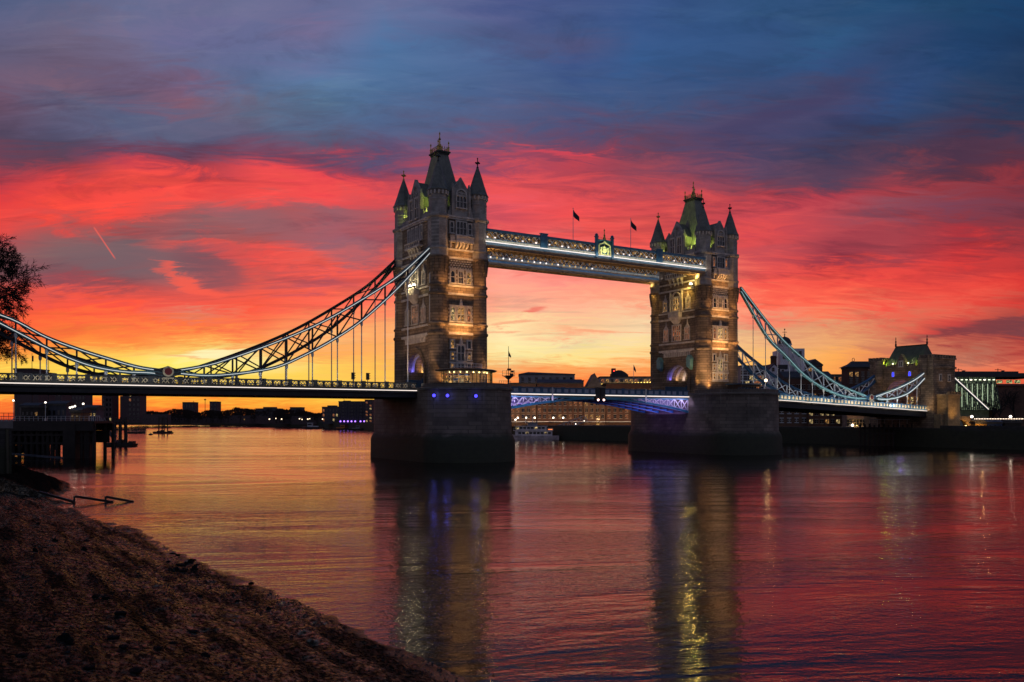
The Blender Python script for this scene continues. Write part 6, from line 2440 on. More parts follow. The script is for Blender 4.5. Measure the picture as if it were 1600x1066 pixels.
# grey set-back attic blocks and the long terrace with lamps
t = building('grey_block', 'pale grey block with a flat dark roof rising behind the brick wharf', 'building', 811, 898, 586, 470, 20, M_GREYB, 2, 8, 0.0, 6.3, (589, 604), 1.4, 2.2, None, None, seed=8)
b = MB()
b.loft([[(-t['w'] / 2, 0, t['zt'] + .6), (t['w'] / 2, 0, t['zt'] + .6), (t['w'] / 2, 20, t['zt'] + .6), (-t['w'] / 2, 20, t['zt'] + .6)], [(-t['w'] / 2 + 5, 3, zz(581, 470)), (t['w'] / 2 - 7, 3, zz(583, 470)), (t['w'] / 2 - 7, 17, zz(583, 470)), (-t['w'] / 2 + 5, 17, zz(581, 470))]])
b.build('roof', M_ROOFD, t)
t = building('terrace_block', 'long terrace with amber lamps under its roof edge, beside the farther tower', 'building', 938, 1042, 590, 455, 18, M_GREYB, 1, 14, 0.75, 6.3, (591, 599), 1.5, 1.6, None, None, (M_LITW, M_LITO), 9)
for k in range(22):
    b = MB()
    x = -t['w'] / 2 + (k + 0.5) * t['w'] / 22
    z = zz(602.6 - k * 0.2, 455)
    b.lathe(x, -0.6, [(0.2, z + 0.9), (0.55, z + 0.1), (0.5, z)], 8)
    b.build('eaves_lamp', lamp_mat('amber eaves lamp', (1.0, 0.62, 0.12), 4.0), t)
b = MB()
x = px(968 - 990, 455)
b.box(x - 3.5, x - 1.5, 4, 8, t['zt'], zz(575, 455))
b.loft([[(x - 4 + 9 * f, 3, t['zt'] + 0.5 + 3.6 * math.sin(math.pi * (0.15 + 0.75 * f))), (x - 4 + 9 * f, 9, t['zt'] + 0.5 + 3.6 * math.sin(math.pi * (0.15 + 0.75 * f))), (x - 4 + 9 * f, 9, t['zt']), (x - 4 + 9 * f, 3, t['zt'])] for f in (0, .2, .4, .6, .8, 1.0)])
b.build('roof_pod', M_ROOFD, t)
b = MB()
b.ball((x - 2.5, 3.6, zz(579, 455)), 0.35)
b.build('aircraft_lamp', M_BULBR, t)
t = building('terrace_block', 'pale upper terrace with pinkish lit windows behind the warehouse ridge', 'building', 856, 912, 596, 452, 14, M_GREYB, 1, 9, 0.8, 6.3, (597, 603), 1.5, 1.4, None, None, (M_LITO,), 12)
fl = dist_thing('flagpole', 'thin flagpole with a drooping flag on the terrace roof beside the farther tower', 'flag', 990, 452, zz(590, 452))
b = MB()
b.tube((0, 0, 0), (0, 0, px(20, 452)), 0.12, 0.08, 6)
b.build('pole', M_WHITE, fl)
b = MB()
b.loft([[(0.1, 0, 6.4), (0.1, .05, 6.4), (0.1, .05, 4.0), (0.1, 0, 4.0)], [(0.7, 0.1, 5.4), (0.7, .15, 5.4), (0.7, .15, 3.2), (0.7, 0.1, 3.2)], [(1.2, 0, 4.0), (1.2, .05, 4.0), (1.2, .05, 2.6), (1.2, 0, 2.6)]])
b.build('flag', mat('dark flag cloth', (0.03, 0.03, 0.05), 0.9), fl)


# ------------------------------------------------------------------ street lamps
def street_lamp(p, h, label, group, bulb, r=0.35, power=0, lightcol=(1, .8, .55), post=None):
    t = thing('street_lamp', label, 'street lamp', p, 0, group)
    b = MB()
    b.tube((0, 0, 0), (0, 0, h), 0.09, 0.06, 6)
    b.lathe(0, 0, [(0.2, 0), (0.2, 0.6), (0.1, 0.8)], 8)
    b.lathe(0, 0, [(0.06, h - 0.1), (r * 0.6, h), (r * 0.6, h + 0.05)], 8)
    b.build('post', post or M_IRON, t)
    b = MB()
    b.ball((0, 0, h + r), r, 10, 6)
    b.build('lamp_globe', bulb, t)
    if power:
        light('POINT', (0, 0, h + r + r * 1.6), power, lightcol, t, rad=r)
    return t


for k, (u, v) in enumerate(((805.5, 656), (809, 653), (822, 653), (835.5, 653), (864.5, 653), (880, 653))):
    p = at(u, v, 424)
    street_lamp((p.x, p.y, 6.3), p.z - 6.7, 'white globe lamp on the wharf in front of the brick warehouses', 'lamps along the brick wharf', M_BULB, 0.42)
for u, lab in ((1518.5, 'white globe lamp on the embankment past the gatehouse, the one nearer the gatehouse'), (1579, 'white globe lamp on the embankment past the gatehouse, the one farther from the gatehouse')):
    p = at(u, 651, 292)
    street_lamp((p.x, p.y, 6.3), p.z - 6.8, lab, 'lamps on the embankment past the gatehouse', lamp_mat('quay globe', (1.0, 0.85, 0.7), 5.0), 0.45, 30)
for u, v, lab in ((21, 627.5, 'tall white lamp post on the jetty beside the dark boarded shed'), (71, 630.5, 'tall lamp post on the jetty between pale sheds')):
    p = at(u, v, 218)
    t = street_lamp((p.x, p.y, 8.9), p.z - 8.9, lab, 'lamp posts on the jetty', lamp_mat('jetty lamp', (1.0, 0.85, 0.7), 3.5), 0.24, 12, post=M_WHITE)
for u, v, lab in ((117, 636.5, 'bright white floodlight over the cabin on the jetty'), (130, 632.8, 'single white lamp beside the triple floodlight on the jetty')):
    p = at(u, v, 221)
    t = street_lamp((p.x, p.y, 8.9), p.z - 8.9, lab, 'floodlights by the jetty cabin', lamp_mat('jetty lamp', (1.0, 0.85, 0.7), 3.5), 0.26, 14)
    if u == 117:
        for k in (1, 2):
            b = MB()
            b.ball((-0.55 * k, 0.2, p.z - 8.7 - 0.15 * k), 0.24)
            b.build('lamp_globe', lamp_mat('jetty lamp', (1.0, 0.85, 0.7), 3.5), t)

# lamps along the far bank, too small to show more than a point
lamp_me = None
for k, (u, v) in enumerate(((209, 654), (217, 651.5), (228, 651), (236, 652), (290, 652), (298, 651.5), (311, 652), (314, 652), (323, 652), (334, 652), (345, 653), (360, 652), (372, 653.5), (378, 655), (384, 653), (389, 653.5), (381, 657.5), (386, 657), (391, 657.5), (410, 654), (417, 654), (421, 655), (431, 654), (468, 654.5), (472, 655.5), (481, 655), (484, 654.5), (504, 655), (300, 656), (350, 656.5), (400, 657), (440, 655))):
    p = at(u, v, 1180 if u < 420 else 860)
    if lamp_me is None:
        b = MB()
        b.ball((0, 0, 0), 0.55, 8, 5)
        b.cur = 1
        b.tube((0, 0, -5.5), (0, 0, -0.5), 0.15, n=5)
        o = b.build('bank_lamp', [lamp_mat('bank lamp', (1.0, 0.72, 0.45), 3.5), M_IRON])
        lamp_me = o.data
    else:
        o = bpy.data.objects.new('bank_lamp', lamp_me)
        C.objects.link(o)
    o.location = p
    s = (0.9, 1.4, 0.7, 1.1)[k % 4]
    o.scale = (s, s, 1)
    tag(o, 'tiny point of lamplight low along the far bank, under the long flat deck', 'lamp', 'lamps along the far bank')

# ------------------------------------------------------------------ far skyline on the left
far = [
 ('tower_block', 'dark tower block seen under the deck behind the jetty lamp posts', 61, 96, 596, 760, M_DARKB, 5, 5, 0.05),
 ('tower_block', 'brown tower block under the deck, just past the jetty cabin lights', 112, 133, 592, 1000, M_DARKB, 8, 4, 0.0),
 ('tower_block', 'slim brown tower block with notched edges standing over the gangway', 159, 175, 590, 1050, M_DARKB, 9, 3, 0.04),
 ('tower_block', 'brown tower block under the deck with a stepped shoulder on one side', 200, 219, 590, 1050, M_DARKB, 9, 3, 0.03),
 ('flat_block', 'short grey block above dark trees with a crane behind it', 285, 303, 629, 1280, M_DARKB2, 3, 4, 0.0),
 ('flat_block', 'narrow grey block standing alone just past the thin radio mast', 327.5, 339, 628, 1280, M_DARKB2, 4, 2, 0.0),
 ('flat_block', 'wide low block with a raised middle among far trees', 399, 437, 639, 1150, M_DARKB2, 2, 7, 0.0),
 ('flat_block', 'low block with a flat ragged roof behind the tug', 453, 470.5, 637, 1050, M_DARKB2, 2, 4, 0.0),
 ('flat_block', 'grey block with a stepped roof and white lit windows near the pier', 503, 529, 636.5, 860, M_DARKB2, 3, 5, 0.3),
 ('hotel_block', 'large ribbed concrete block with violet lights at its foot beside the pier', 529, 571, 628, 800, M_DARKB2, 6, 9, 0.02),
 ('flat_block', 'slim block with columns of small orange windows beside the dark pier', 570, 582, 625.5, 780, M_DARKB, 7, 2, 0.75),
]
for i, (nm, lab, u0, u1, vt, dep, m, rows, cols, lit) in enumerate(far):
    t = building(nm, lab, 'building', u0, u1, vt, dep, 18, m, rows, cols, lit, 5.0, None, None, None, 'far skyline under the long flat deck', None, (M_LITO, M_LITY), 20 + i)
    if 'stepped shoulder' in lab:
        b = MB()
        for k in range(3):
            b.box(-t['w'] / 2 - 3.2 * (k + 1), -t['w'] / 2 - 3.2 * k, 0, 16, 5, zz(607 + 6 * k, dep))
        b.build('shoulder', m, t)
    if 'raised middle' in lab or 'stepped roof' in lab:
        b = MB()
        b.box(-t['w'] * 0.2, t['w'] * 0.28, 2, 14, t['zt'], t['zt'] + px(3, dep))
        b.build('roof_block', m, t)
    if 'violet' in lab:
        b = MB()
        for k in range(12):
            x = -t['w'] / 2 + (k + 0.5) * t['w'] / 12
            b.box(x - 0.45, x + 0.45, -0.6, 0, 6, t['zt'] - 1)
        b.build('rib', m, t)
        for k in range(7):
            b = MB()
            b.ball((-t['w'] * 0.42 + k * 3.4 + (1.5 if k > 4 else 0), -1.2, zz(658.5, dep)), 0.75)
            b.build('violet_lamp', M_BULBV, t)
        b = MB()
        b.bar((-t['w'] * 0.25, 3, t['zt']), (-t['w'] * 0.34, 3, t['zt'] + 3), 0.25)
        b.box(-t['w'] * 0.36, -t['w'] * 0.1, 3, 8, t['zt'], t['zt'] + 1.2)
        b.build('roof_plant', M_ROOFD, t)
t = dist_thing('radio_mast', 'thin lattice mast above far trees between two grey blocks', 'mast', 320.5, 1280, 5.0)
b = MB()
b.tube((0, 0, 0), (0, 0, zz(623, 1280) - 5), 0.55, 0.35, 6)
b.box(-1.3, 1.3, -1.0, 1.0, zz(625.5, 1280) - 5, zz(624, 1280) - 5)
b.build('pole', M_IRON, t)
t = dist_thing('tower_crane', 'thin leaning crane jib beside the short grey block', 'crane', 306, 1280, 5.0)
b = MB()
b.bar((0, 0, 0), (0, 0, 16), 0.9)
b.bar((0.6, 0, 14), (-3.4, 0, 31), 0.6)
b.build('jib', M_IRON, t)
# roofs glimpsed above the deck at the left edge
for u0, u1, vt, lab in ((22, 50, 578, 'dark flat roofed building above the parapet near the bare tree'), (51, 60, 583, 'small dark roof block above the parapet, next to the bigger roof')):
    building('flat_block', lab, 'building', u0, u1, vt, 330, 12, M_DARKB, 2, 4, 0.05, 6.5, seed=41)
for u, lab in ((26, 'thin mast above the parapet, closest to the bare tree'), (50, 'thin mast with a pennant above the parapet, next to the roofs'), (76, 'thin mast above the parapet, farthest from the bare tree')):
    t = dist_thing('boat_mast', lab, 'mast', u, 300, 6.5, 'thin masts above the parapet of the flat deck')
    b = MB()
    b.tube((0, 0, 0), (0, 0, zz(551 + (u % 7), 300) - 6.5), 0.14, 0.08, 6)
    b.box(0.05, 0.55, -0.03, 0.03, zz(565, 300) - 6.5, zz(556, 300) - 6.5) if u == 50 else None
    b.build('pole', M_IRON, t)
# sheds and cabin on the jetty
for u0, u1, vt, dep, m, lab, lit in ((33, 60, 637, 240, mat('dark shed', (0.03, 0.025, 0.02), 0.9), 'dark boarded shed behind the first lamp post on the jetty', 0.4), (74, 103, 634, 245, mat('blue grey shed', (0.05, 0.055, 0.075), 0.7), 'long pale blue grey shed on the jetty', 0.15), (111, 126, 645, 222, mat('brown cabin', (0.2, 0.12, 0.06), 0.8), 'small brown cabin under the white floodlights', 0.9), (128, 150, 640, 260, mat('blue grey shed', (0.05, 0.055, 0.075), 0.7), 'low grey shed between the brown cabin and the gangway', 0.3)):
    t = building('jetty_shed', lab, 'shed', u0, u1, vt, dep, 5, m, 1, 4, lit, 8.9, None, None, None, 'sheds on the jetty', None, (M_LITW, M_LITY), 60 + u0)
    gable_roof(t, t['zt'] + 0.6, t['w'], 5, 0.8, M_ROOFD)


# ------------------------------------------------------------------ bare trees
M_BARK = mat('dark bark', (0.009, 0.007, 0.006), 0.9, bump=0.5)


def bare_tree(p, h, label, r0=0.5, seed=1, spread=0.55, depth=6, trunk=0.3, group=None, droop=0.0):
    rn = random.Random(seed)
    t = thing('bare_tree', label, 'tree', p, 0, group)
    bt, bc = MB(), MB()

    def grow(a, d, L, r, k):
        n = 2 if k < 3 else 1
        q = a
        for i in range(n):
            d = (d + Vector((rn.uniform(-1, 1), rn.uniform(-1, 1), rn.uniform(-0.4, 0.6) - droop * k * 0.16)) * 0.17).normalized()
            q2 = q + d * L / n
            (bt if k < 3 else bc).tube(q, q2, r * (1 - 0.3 * i / n), r * (1 - 0.3 * (i + 1) / n), 7 if k < 2 else (4 if k < 4 else 3), caps=False)
            q = q2
        if k >= depth:
            return
        m = 3 if k < 2 else rn.choice((2, 3, 3))
        for i in range(m):
            ax = d.orthogonal().normalized()
            ax = (Matrix.Rotation(rn.uniform(0, 6.28), 3, d) @ ax)
            nd = (d + ax * spread * rn.uniform(0.6, 1.5)).normalized()
            grow(q, nd, L * rn.uniform(0.62, 0.88), r * 0.7 * rn.uniform(0.7, 1.0) if i else r * 0.68, k + 1)
            if k >= 2 and i == 0:
                grow(a + (q - a) * rn.uniform(0.3, 0.8), (d + ax * -spread * 1.6).normalized(), L * 0.6, r * 0.45, k + 2)
    grow(Vector((0, 0, 0)), Vector((0, 0, 1)), h * trunk, r0, 0)
    bt.build('trunk', M_BARK, t)
    bc.build('crown', M_BARK, t)
    return t




def big_tree(p, label):
    rn = random.Random(4)
    t = thing('bare_tree', label, 'tree', p)
    bt, bc = MB(), MB()
    H = 37.0

    def twig(a, d, L, r, k):
        q = a
        for i in range(2):
            d = (d + Vector((rn.uniform(-1, 1), rn.uniform(-1, 1), rn.uniform(-0.8, 0.6))) * 0.28).normalized()
            q2 = q + d * L / 2
            bc.tube(q, q2, r, r * 0.75, 4 if k < 2 else 3, caps=False)
            r *= 0.75
            q = q2
            if k < 4:
                for _ in range(3):
                    ax = (Matrix.Rotation(rn.uniform(0, 6.28), 3, d) @ d.orthogonal().normalized())
                    twig(q, (d + ax * rn.uniform(0.5, 1.2)).normalized(), L * rn.uniform(0.45, 0.7), max(0.044, r * 0.62), k + 1)
    pts = [Vector((0.25 * math.sin(k * 1.3), 0.25 * math.cos(k), H * k / 8)) for k in range(9)]
    rad = [1.75, 1.5, 1.35, 1.15, 0.9, 0.65, 0.42, 0.22, 0.07]
    for k in range(8):
        bt.tube(pts[k], pts[k + 1], rad[k], rad[k + 1], 9, caps=False)
    for k in range(46):
        f = 0.46 + 0.53 * k / 45
        j = min(7, int(f * 8))
        a = pts[j] + (pts[j + 1] - pts[j]) * (f * 8 - j)
        az = k * 2.4 + rn.uniform(-0.5, 0.5)
        L = 5.6 * (1.0 if f < 0.8 else 1.0 - (f - 0.8) * 2.4) * rn.uniform(0.75, 1.15)
        d = Vector((math.cos(az), math.sin(az), 0.55 if f > 0.6 else 0.05)).normalized()
        e = a + d * L * 0.55
        bt.tube(a, e, 0.30 * (1.2 - f), 0.13 * (1.3 - f), 5, caps=False)
        twig(e, d, L * 0.75, 0.12 * (1.35 - f), 1)
        twig(a + d * L * 0.3, (d + Vector((rn.uniform(-.8, .8), rn.uniform(-.8, .8), -0.3))).normalized(), L * 0.6, 0.09 * (1.35 - f), 1)
    bt.build('trunk', M_BARK, t)
    bc.build('crown', M_BARK, t)
    return t


p = at(-21, VH, 178)
big_tree((p.x, p.y, 6.9), 'tall dense bare tree behind the end of the white striped chain')
for u, s, hh in ((1563, 3, 17), (1588, 8, 15), (1549, 6, 12)):
    p = at(u, VH, 322)
    bare_tree((p.x, p.y, 6.3), hh, {1563: 'tallest bare tree in front of the brick wing of the glass hall', 1588: 'middle sized bare tree on the embankment, farthest from the glass front', 1549: 'smallest bare tree, closest to the glass hall'}[u], 0.3, s, 0.5, 6, 0.26, 'bare trees by the glass hall')

# far wood reading as one dark mass
b = MB()
rn = random.Random(21)
for k in range(430):
    u = rn.uniform(205, 512)
    dep = rn.uniform(1090, 1330) if u < 430 else rn.uniform(920, 1130)
    top = 645 - 7 * vnoise(u * 0.055, 2.0, 5) - (4 if 365 < u < 400 else 0) + (2.5 if u > 470 else 0)
    c = at(u, VH, dep)
    ht = zz(top, dep) - 5
    r = rn.uniform(3, 6)
    b.tube((c.x, c.y, 5), (c.x, c.y, 5 + ht * 0.6), 0.5, 0.2, 4, caps=False)
    for q in range(34):
        a, e = rn.uniform(0, 6.28), rn.uniform(-0.9, 1.0)
        rr = r * (0.4 + 0.6 * rn.random())
        x, y, z = c.x + rr * math.cos(a) * math.cos(e), c.y + rr * math.sin(a) * math.cos(e), 5 + ht * 0.62 + ht * 0.38 * math.sin(e)
        s = rn.uniform(0.5, 1.5)
        b.quad([(x - s, y, z - s * .6), (x + s * .6, y + s * .5, z - s * .3), (x + s * .2, y - s * .3, z + s)])
tag(b.build('treeline', mat('far winter trees', (0.028, 0.018, 0.018), 0.95)), 'dark winter treeline along the far bank', 'trees', kind='stuff')
# low far houses under the trees
b = MB()
for i, (u0, u1, vt, dep, lab) in enumerate(((222, 262, 648, 1000, 'low dark sheds on the far bank behind the lone mooring piles'), (262, 300, 650, 1150, 'low dark terrace on the far bank under the short grey block'), (300, 352, 651, 1150, 'low dark terrace on the far bank under the narrow grey block'), (352, 405, 650, 1100, 'low dark terrace on the far bank under the highest trees'), (405, 455, 651, 1020, 'low dark terrace on the far bank under the wide low block'), (455, 503, 651, 930, 'low dark sheds on the far bank behind the tug'))):
    building('bank_terrace', lab, 'building', u0, u1, vt, dep, 10, M_DARKB, 1, 8, 0.05, 4.0, None, 1.2, 1.4, 'low terraces on the far bank', None, (M_LITW, M_LITY), 80 + i)

# ------------------------------------------------------------------ right bank: brewhouse, brick yards, glass hall
t = dist_thing('brewhouse', 'white boarded brewhouse with a dark dome and weathervane', 'building', 1235, 385)
D0 = 385
X_ = lambda u: px(u - 1235, D0)
Z_ = lambda v: zz(v, D0)
b = MB()
b.box(X_(1226), X_(1262), 6, 18, 5.8, Z_(545))
b.box(X_(1246), X_(1262), 4, 6, 5.8, Z_(543.5))
b.build('wall', M_WHITEB, t)
b = MB()
b.lathe(X_(1236), 9, [(px(10.5, D0), Z_(546)), (px(10.5, D0), Z_(537)), (px(12, D0), Z_(536.5)), (px(12, D0), Z_(535.5))], 10)
dr_ = b.build('drum', M_WHITEB, t)
b = MB()
r = px(11, D0)
b.lathe(X_(1236), 9, [(r * math.cos(R(a)), Z_(536) + r * 1.15 * math.sin(R(a))) for a in range(0, 90, 12)] + [(0.25, Z_(523)), (0.18, Z_(520)), (0.4, Z_(519.5)), (0.1, Z_(518.5)), (0.08, Z_(512))], 12)
b.box(X_(1232.5), X_(1239.5), 8.95, 9.05, Z_(516.4), Z_(515.6))
b.ball((X_(1236), 9, Z_(511.5)), 0.35)
b.build('dome', M_ROOFD, dr_, smooth=40)
b = MB()
b.box(X_(1203), X_(1226), 0, 14, 5.8, Z_(577))
b.fprism(frame(X_(1210), 0, -90), [(-px(7.5, D0), Z_(577)), (px(7.5, D0), Z_(577)), (px(0, D0), Z_(570))], -13, 0.05)
b.build('wing_wall', M_WHITEB, t)
b = MB()
b.fprism(frame(X_(1210), 0, -90), [(-px(8.5, D0), Z_(577.5)), (0, Z_(569)), (px(8.5, D0), Z_(577.5)), (px(8.5, D0), Z_(576)), (0, Z_(567.8)), (-px(8.5, D0), Z_(576))], -13.2, 0.35)
b.box(X_(1217), X_(1231), 0, 14, Z_(577), Z_(570))
b.build('roof', M_ROOFD, t)
for u, v in ((1208, 577), (1217, 579), (1223, 580), (1217, 588), (1208, 600), (1255, 550), (1232, 556), (1217, 600)):
    ff = frame(X_(u), 0 if u < 1226 else (4 if u > 1246 else 6), -90)
    window(ff, t, 0, Z_(v + 2.5), 0.9, 1.3, 1, 1, False, fr=0.12, pale=M_SILL)
b = MB()
for u in (1214, 1217, 1220):
    b.lathe(X_(u), 8, [(0.5, Z_(572)), (0.5, Z_(558)), (0.7, Z_(557)), (0.4, Z_(554))], 8)
b.build('chimney', M_BRICK2, t)

building('balcony_block', 'pale block with rows of white lattice balconies beside the farther tower', 'building', 1158, 1203, 573, 395, 14, M_GREYB, 4, 7, 0.45, 6.3, (578, 612), 2.0, 2.0, None, M_WHITE, (M_LITO, M_LITY), 91)
t = building('brick_boilerhouse', 'dark brick building with lit windows below the domed brewhouse', 'building', 1226, 1302, 592, 375, 14, M_BRICK2, 3, 9, 0.12, 6.3, (598, 640), 1.2, 1.8, None, M_SILL, (M_LITW, M_LITO), 92)
gable_roof(t, t['zt'] + 0.6, t['w'], 14, 3.0, M_ROOFD)
t = building('gabled_warehouse', 'dark gabled warehouse adjoining the domed brewhouse', 'building', 1262, 1285, 572, 392, 18, M_BRICK2, 3, 3, 0.2, 6.3, (574, 600), 1.2, 1.8, None, M_SILL, (M_LITW,), 93)
gable_roof(t, t['zt'] + 0.6, t['w'], 18, px(9, 392), M_ROOFD, 'y')
t = building('glazed_gallery', 'low long gallery with warm lit glazing between brewhouse and gatehouse', 'building', 1286, 1334, 587, 380, 10, M_GREYB, 1, 10, 0.7, 6.3, (588, 597), 1.0, 1.8, None, M_SILL, (M_LITW, M_LITO), 94)
t = building('hipped_house', 'dark house with a swept roof and small ring finial beside the gatehouse', 'building', 1325, 1371, 576, 360, 7, M_BRICK2, 2, 5, 0.2, 6.3, (580, 600), 1.2, 1.8, None, M_SILL, (M_LITW,), 95)
b = MB()
w_ = t['w'] / 2
z_ = t['zt'] + 0.6
b.loft([[(-w_ - 1, -1, z_), (w_ + 1, -1, z_), (w_ + 1, 8, z_), (-w_ - 1, 8, z_)], [(-w_ * 0.72, 1.5, z_ + 1.4), (w_, 1.5, z_ + 1.4), (w_, 5.5, z_ + 1.4), (-w_ * 0.72, 5.5, z_ + 1.4)], [(-w_ * 0.55, 3, zz(564, 360)), (w_, 3, zz(564, 360)), (w_, 4, zz(564, 360)), (-w_ * 0.55, 4, zz(564, 360))]])
b.build('roof', M_ROOFD, t)
b = MB()
xc = px(1338.5 - 1348, 360)
for a in range(0, 360, 24):
    b.bar((xc + 0.5 * math.cos(R(a)), 3.5, zz(561.5, 360) + 0.75 * math.sin(R(a))), (xc + 0.5 * math.cos(R(a + 24)), 3.5, zz(561.5, 360) + 0.75 * math.sin(R(a + 24))), 0.16)
b.bar((xc, 3.5, zz(566, 360)), (xc, 3.5, zz(563.6, 360)), 0.5)
b.build('ring_finial', M_IRON, t)
# brick houses on the quay seen under the sloping deck
t = building('quay_house', 'low brown brick house with white framed windows under the sloping deck, beside the farther pier', 'building', 1204, 1262, 630, 352, 10, M_BRICK, 2, 5, 0.0, 6.3, (636, 664), 1.4, 1.6, 'low buildings under the sloping deck', M_WHITE, (M_LITW,), 96)
t = building('quay_house', 'low brick arcade with amber lit doors under the sloping deck', 'building', 1263, 1322, 630, 350, 10, M_BRICK2, 2, 7, 0.3, 6.3, (640, 665), 1.3, 1.5, 'low buildings under the sloping deck', M_SILL, (M_LITW, M_LITY), 97)
t = building('quay_house', 'pinkish rendered house with arched doors and one bright car light under the sloping deck', 'building', 1323, 1352, 632, 345, 10, mat('pink render', (0.22, 0.15, 0.13), 0.9), 1, 3, 0.2, 6.3, (655, 666), 2.2, 2.6, 'low buildings under the sloping deck', M_SILL, (M_LITW,), 98)
b = MB()
b.ball((px(-7, 345), -1.0, zz(664.5, 345)), 0.5)
b.build('car_light', M_BULB, t)  # bright ball standing in for a car light on the quay
light('POINT', (px(-5, 345), -2.2, zz(664, 345)), 300, (1.0, 0.6, 0.2), t)
light('POINT', (px(4, 345), -2.0, zz(665, 345)), 120, (1.0, 0.6, 0.2), t)

# timber fender jetty under the sloping deck
DT = 300
tj = dist_thing('timber_jetty', 'dark timber pile jetty with a thin white rail under the sloping deck', 'jetty', 1410, DT)
for k in range(16):
    x = px(-66 + k * 7.4, DT)
    b = MB()
    b.tube((x, 0, -2), (x, 0, zz(664 - (k % 3), DT)), 0.4, 0.36, 8)
    b.build('pile', M_TAR, tj)
b = MB()
b.box(px(-68, DT), px(46, DT), 0.4, 4, 6.0, 6.6)
b.box(px(-68, DT), px(46, DT), -0.42, -0.2, 4.2, 4.7)
b.build('deck', M_TAR, tj)
b = MB()
b.box(px(-50, DT), px(44, DT), 0.5, 0.62, zz(656, DT), zz(655.2, DT))
for k in range(9):
    x = px(-50 + k * 11.7, DT)
    b.bar((x, 0.56, 6.6), (x, 0.56, zz(655.6, DT)), 0.1)
b.build('handrail', mat('white rail', (0.5, 0.5, 0.5), 0.6), tj)

# modern glass hall
DG = 345
gh = dist_thing('glass_hall', 'modern hall with a tall lit glass front and dark flat roof past the gatehouse', 'building', 1540, DG)
xg = lambda u: px(u - 1540, DG)
zg = lambda v: zz(v, DG)
b = MB()
b.box(xg(1483), xg(1556), 5, 22, 5.8, zg(589))
b.build('core', mat('pale hall interior', (0.3, 0.32, 0.26), 0.8), gh)
b = MB()
b.box(xg(1557), xg(1640), 0.5, 22, 5.8, zg(603))
b.build('brick_wing', M_BRICK2, gh)
b = MB()
b.box(xg(1480), xg(1640), 0, 24, zg(589), zg(583))
b.box(xg(1480), xg(1596), 2, 22, zg(583), zg(580))
b.box(xg(1557), xg(1640), -0.4, 0.4, zg(603), zg(600))
ro = b.build('roof', M_ROOFD, gh)
b = MB()
for u in (1506, 1568):
    b.bar((xg(u), 4, zg(580)), (xg(u), 4, zg(575)), 0.2)
    b.bar((xg(u) - 1.2, 4, zg(577)), (xg(u) + 1.4, 4, zg(577)), 0.2)
    b.lathe(xg(u) + 2, 4, [(0.3, zg(580)), (0.9, zg(578.5)), (0.2, zg(577.8))], 8)
b.build('aerial', M_IRON, ro)
b = MB()
tops, bots = [xg(1487 + 70 * k / 24) for k in range(25)], [xg(1484 + 78 * k / 24) for k in range(25)]
for k in range(24):
    b.quad([(bots[k], -0.6, zg(641)), (bots[k + 1], -0.6, zg(641)), (tops[k + 1], 1.4, zg(589)), (tops[k], 1.4, zg(589))])
gl = pane_mat('glass hall panes', (0.62, 0.78, 0.42), 0.20)
b.build('glass_front', gl, gh)
b = MB()
for k in range(25):
    b.bar((bots[k], -0.8, zg(641)), (tops[k], 1.2, zg(589)), 0.3, 0.3)
for f in (0.0, 0.28, 0.55, 0.8, 1.0):
    a, c = zg(641) + (zg(589) - zg(641)) * f, -0.8 + 2.0 * f
    b.bar((bots[0] + (tops[0] - bots[0]) * f, c, a), (bots[24] + (tops[24] - bots[24]) * f, c, a), 0.2)
b.build('mullion', mat('dark green mullion', (0.04, 0.06, 0.05), 0.5), gh)
for k in range(10):
    b = MB()
    f = k / 9
    x = tops[1] + (tops[23] - tops[1]) * f
    b.lathe(x, 0.6, [(0.4, zg(594)), (0.4, zg(593))], 8)
    b.build('ceiling_lamp', M_BULB if k % 3 == 1 else lamp_mat('hall lamp', (0.9, 1.0, 0.7), 2.5), gh)
for k in range(8):
    b = MB()
    x = tops[1] + (tops[23] - tops[1]) * (k + 0.5) / 8
    b.box(x - 0.09, x + 0.09, -0.62, -0.5, zg(636), zg(600))
    b.build('light_column', lamp_mat('glass hall light column', (0.75, 0.95, 0.62), 0.7), gh)
for u in (1562, 1577, 1590):
    b = MB()
    b.box(xg(u - 4), xg(u + 4), -0.2, 0.4, zg(599), zg(594))
    b.build('clerestory', pane_mat('clerestory lit', (0.8, 0.9, 0.35), 0.5), gh)

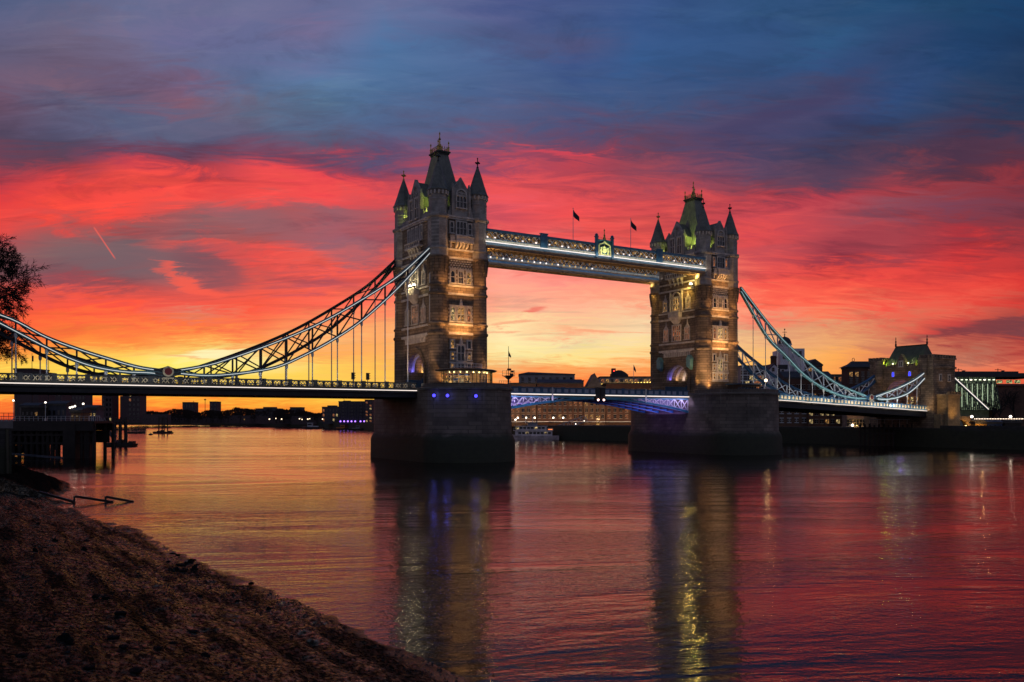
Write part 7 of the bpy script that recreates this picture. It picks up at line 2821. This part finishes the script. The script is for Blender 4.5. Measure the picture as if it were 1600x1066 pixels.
# quay furniture on the right
sl = dist_thing('festoon_lights', 'string of small white bulbs along the embankment past the gatehouse', 'string lights', 1560, 290)
b = MB()
for k in range(11):
    x = px(-38 + k * 8, 290)
    b.bar((x, 0, zz(654.2, 290)), (x + px(8, 290), 0, zz(654.2, 290)), 0.05)
    if k % 4 == 0:
        b.tube((x, 0, 6.3), (x, 0, zz(654, 290)), 0.06, n=6)
b.build('cable', M_IRON, sl)
for k in range(34):
    b = MB()
    b.ball((px(-37 + k * 2.5, 290), 0, zz(654.6, 290)), 0.14, 6, 4)
    b.build('bulb', lamp_mat('festoon bulb', (1.0, 0.75, 0.55), 4.0), sl)
for u0, u1, vt, m, lab in ((1524, 1541.5, 662.5, mat('yellow canvas', (0.55, 0.27, 0.05), 0.8), 'yellow canvas kiosk on the embankment past the gatehouse'), (1543, 1566, 662, mat('blue canvas', (0.03, 0.05, 0.1), 0.8), 'dark blue stall on the embankment past the gatehouse'), (1570, 1596, 661, mat('dark shed', (0.03, 0.025, 0.02), 0.9), 'dark shed under the bare trees on the embankment past the gatehouse')):
    t = building('quay_kiosk', lab, 'kiosk', u0, u1, vt, 288, 3, m, 1, 3, 0.0, 6.3, None, None, None, 'kiosks on the embankment past the gatehouse', None, seed=70)
    gable_roof(t, t['zt'] + 0.6, t['w'], 3, 0.5, m)
p = at(1533, 660, 286)
light('POINT', (p.x, p.y, 8.0), 160, (1.0, 0.6, 0.2))
# arched opening glowing at the foot of the gatehouse
ga = dist_thing('quay_arch', 'small quay archway glowing amber at the foot of the gatehouse', 'archway', 1503, 297)
ff = frame(0, 0, -90)
b = MB()
b.fprism(ff, [(-3.2, 5.5), (-2.0, 5.5)] + [(2.0 * math.cos(R(180 - a)), 7.2 + 2.0 * math.sin(R(a))) for a in range(0, 181, 20)] + [(2.0, 5.5), (3.2, 5.5), (3.2, 10.4), (-3.2, 10.4)], -3.0, 0.0)
b.build('masonry', MATS['yellow sandstone blocks'], ga)
b = MB()
b.ball((1.0, -0.6, 6.9), 0.4)
b.build('lamp_glass', M_BULBY, ga)
light('POINT', (0.9, -1.3, 7.0), 320, (1.0, 0.5, 0.12), ga)

# low dark parapet along the right quay
b = MB()
b.box(135.2, 135.7, -300, -17, 6.4, 7.3)
tag(b.build('quay_parapet', M_WALL), 'low dark stone parapet along the top of the embankment past the gatehouse', 'wall')
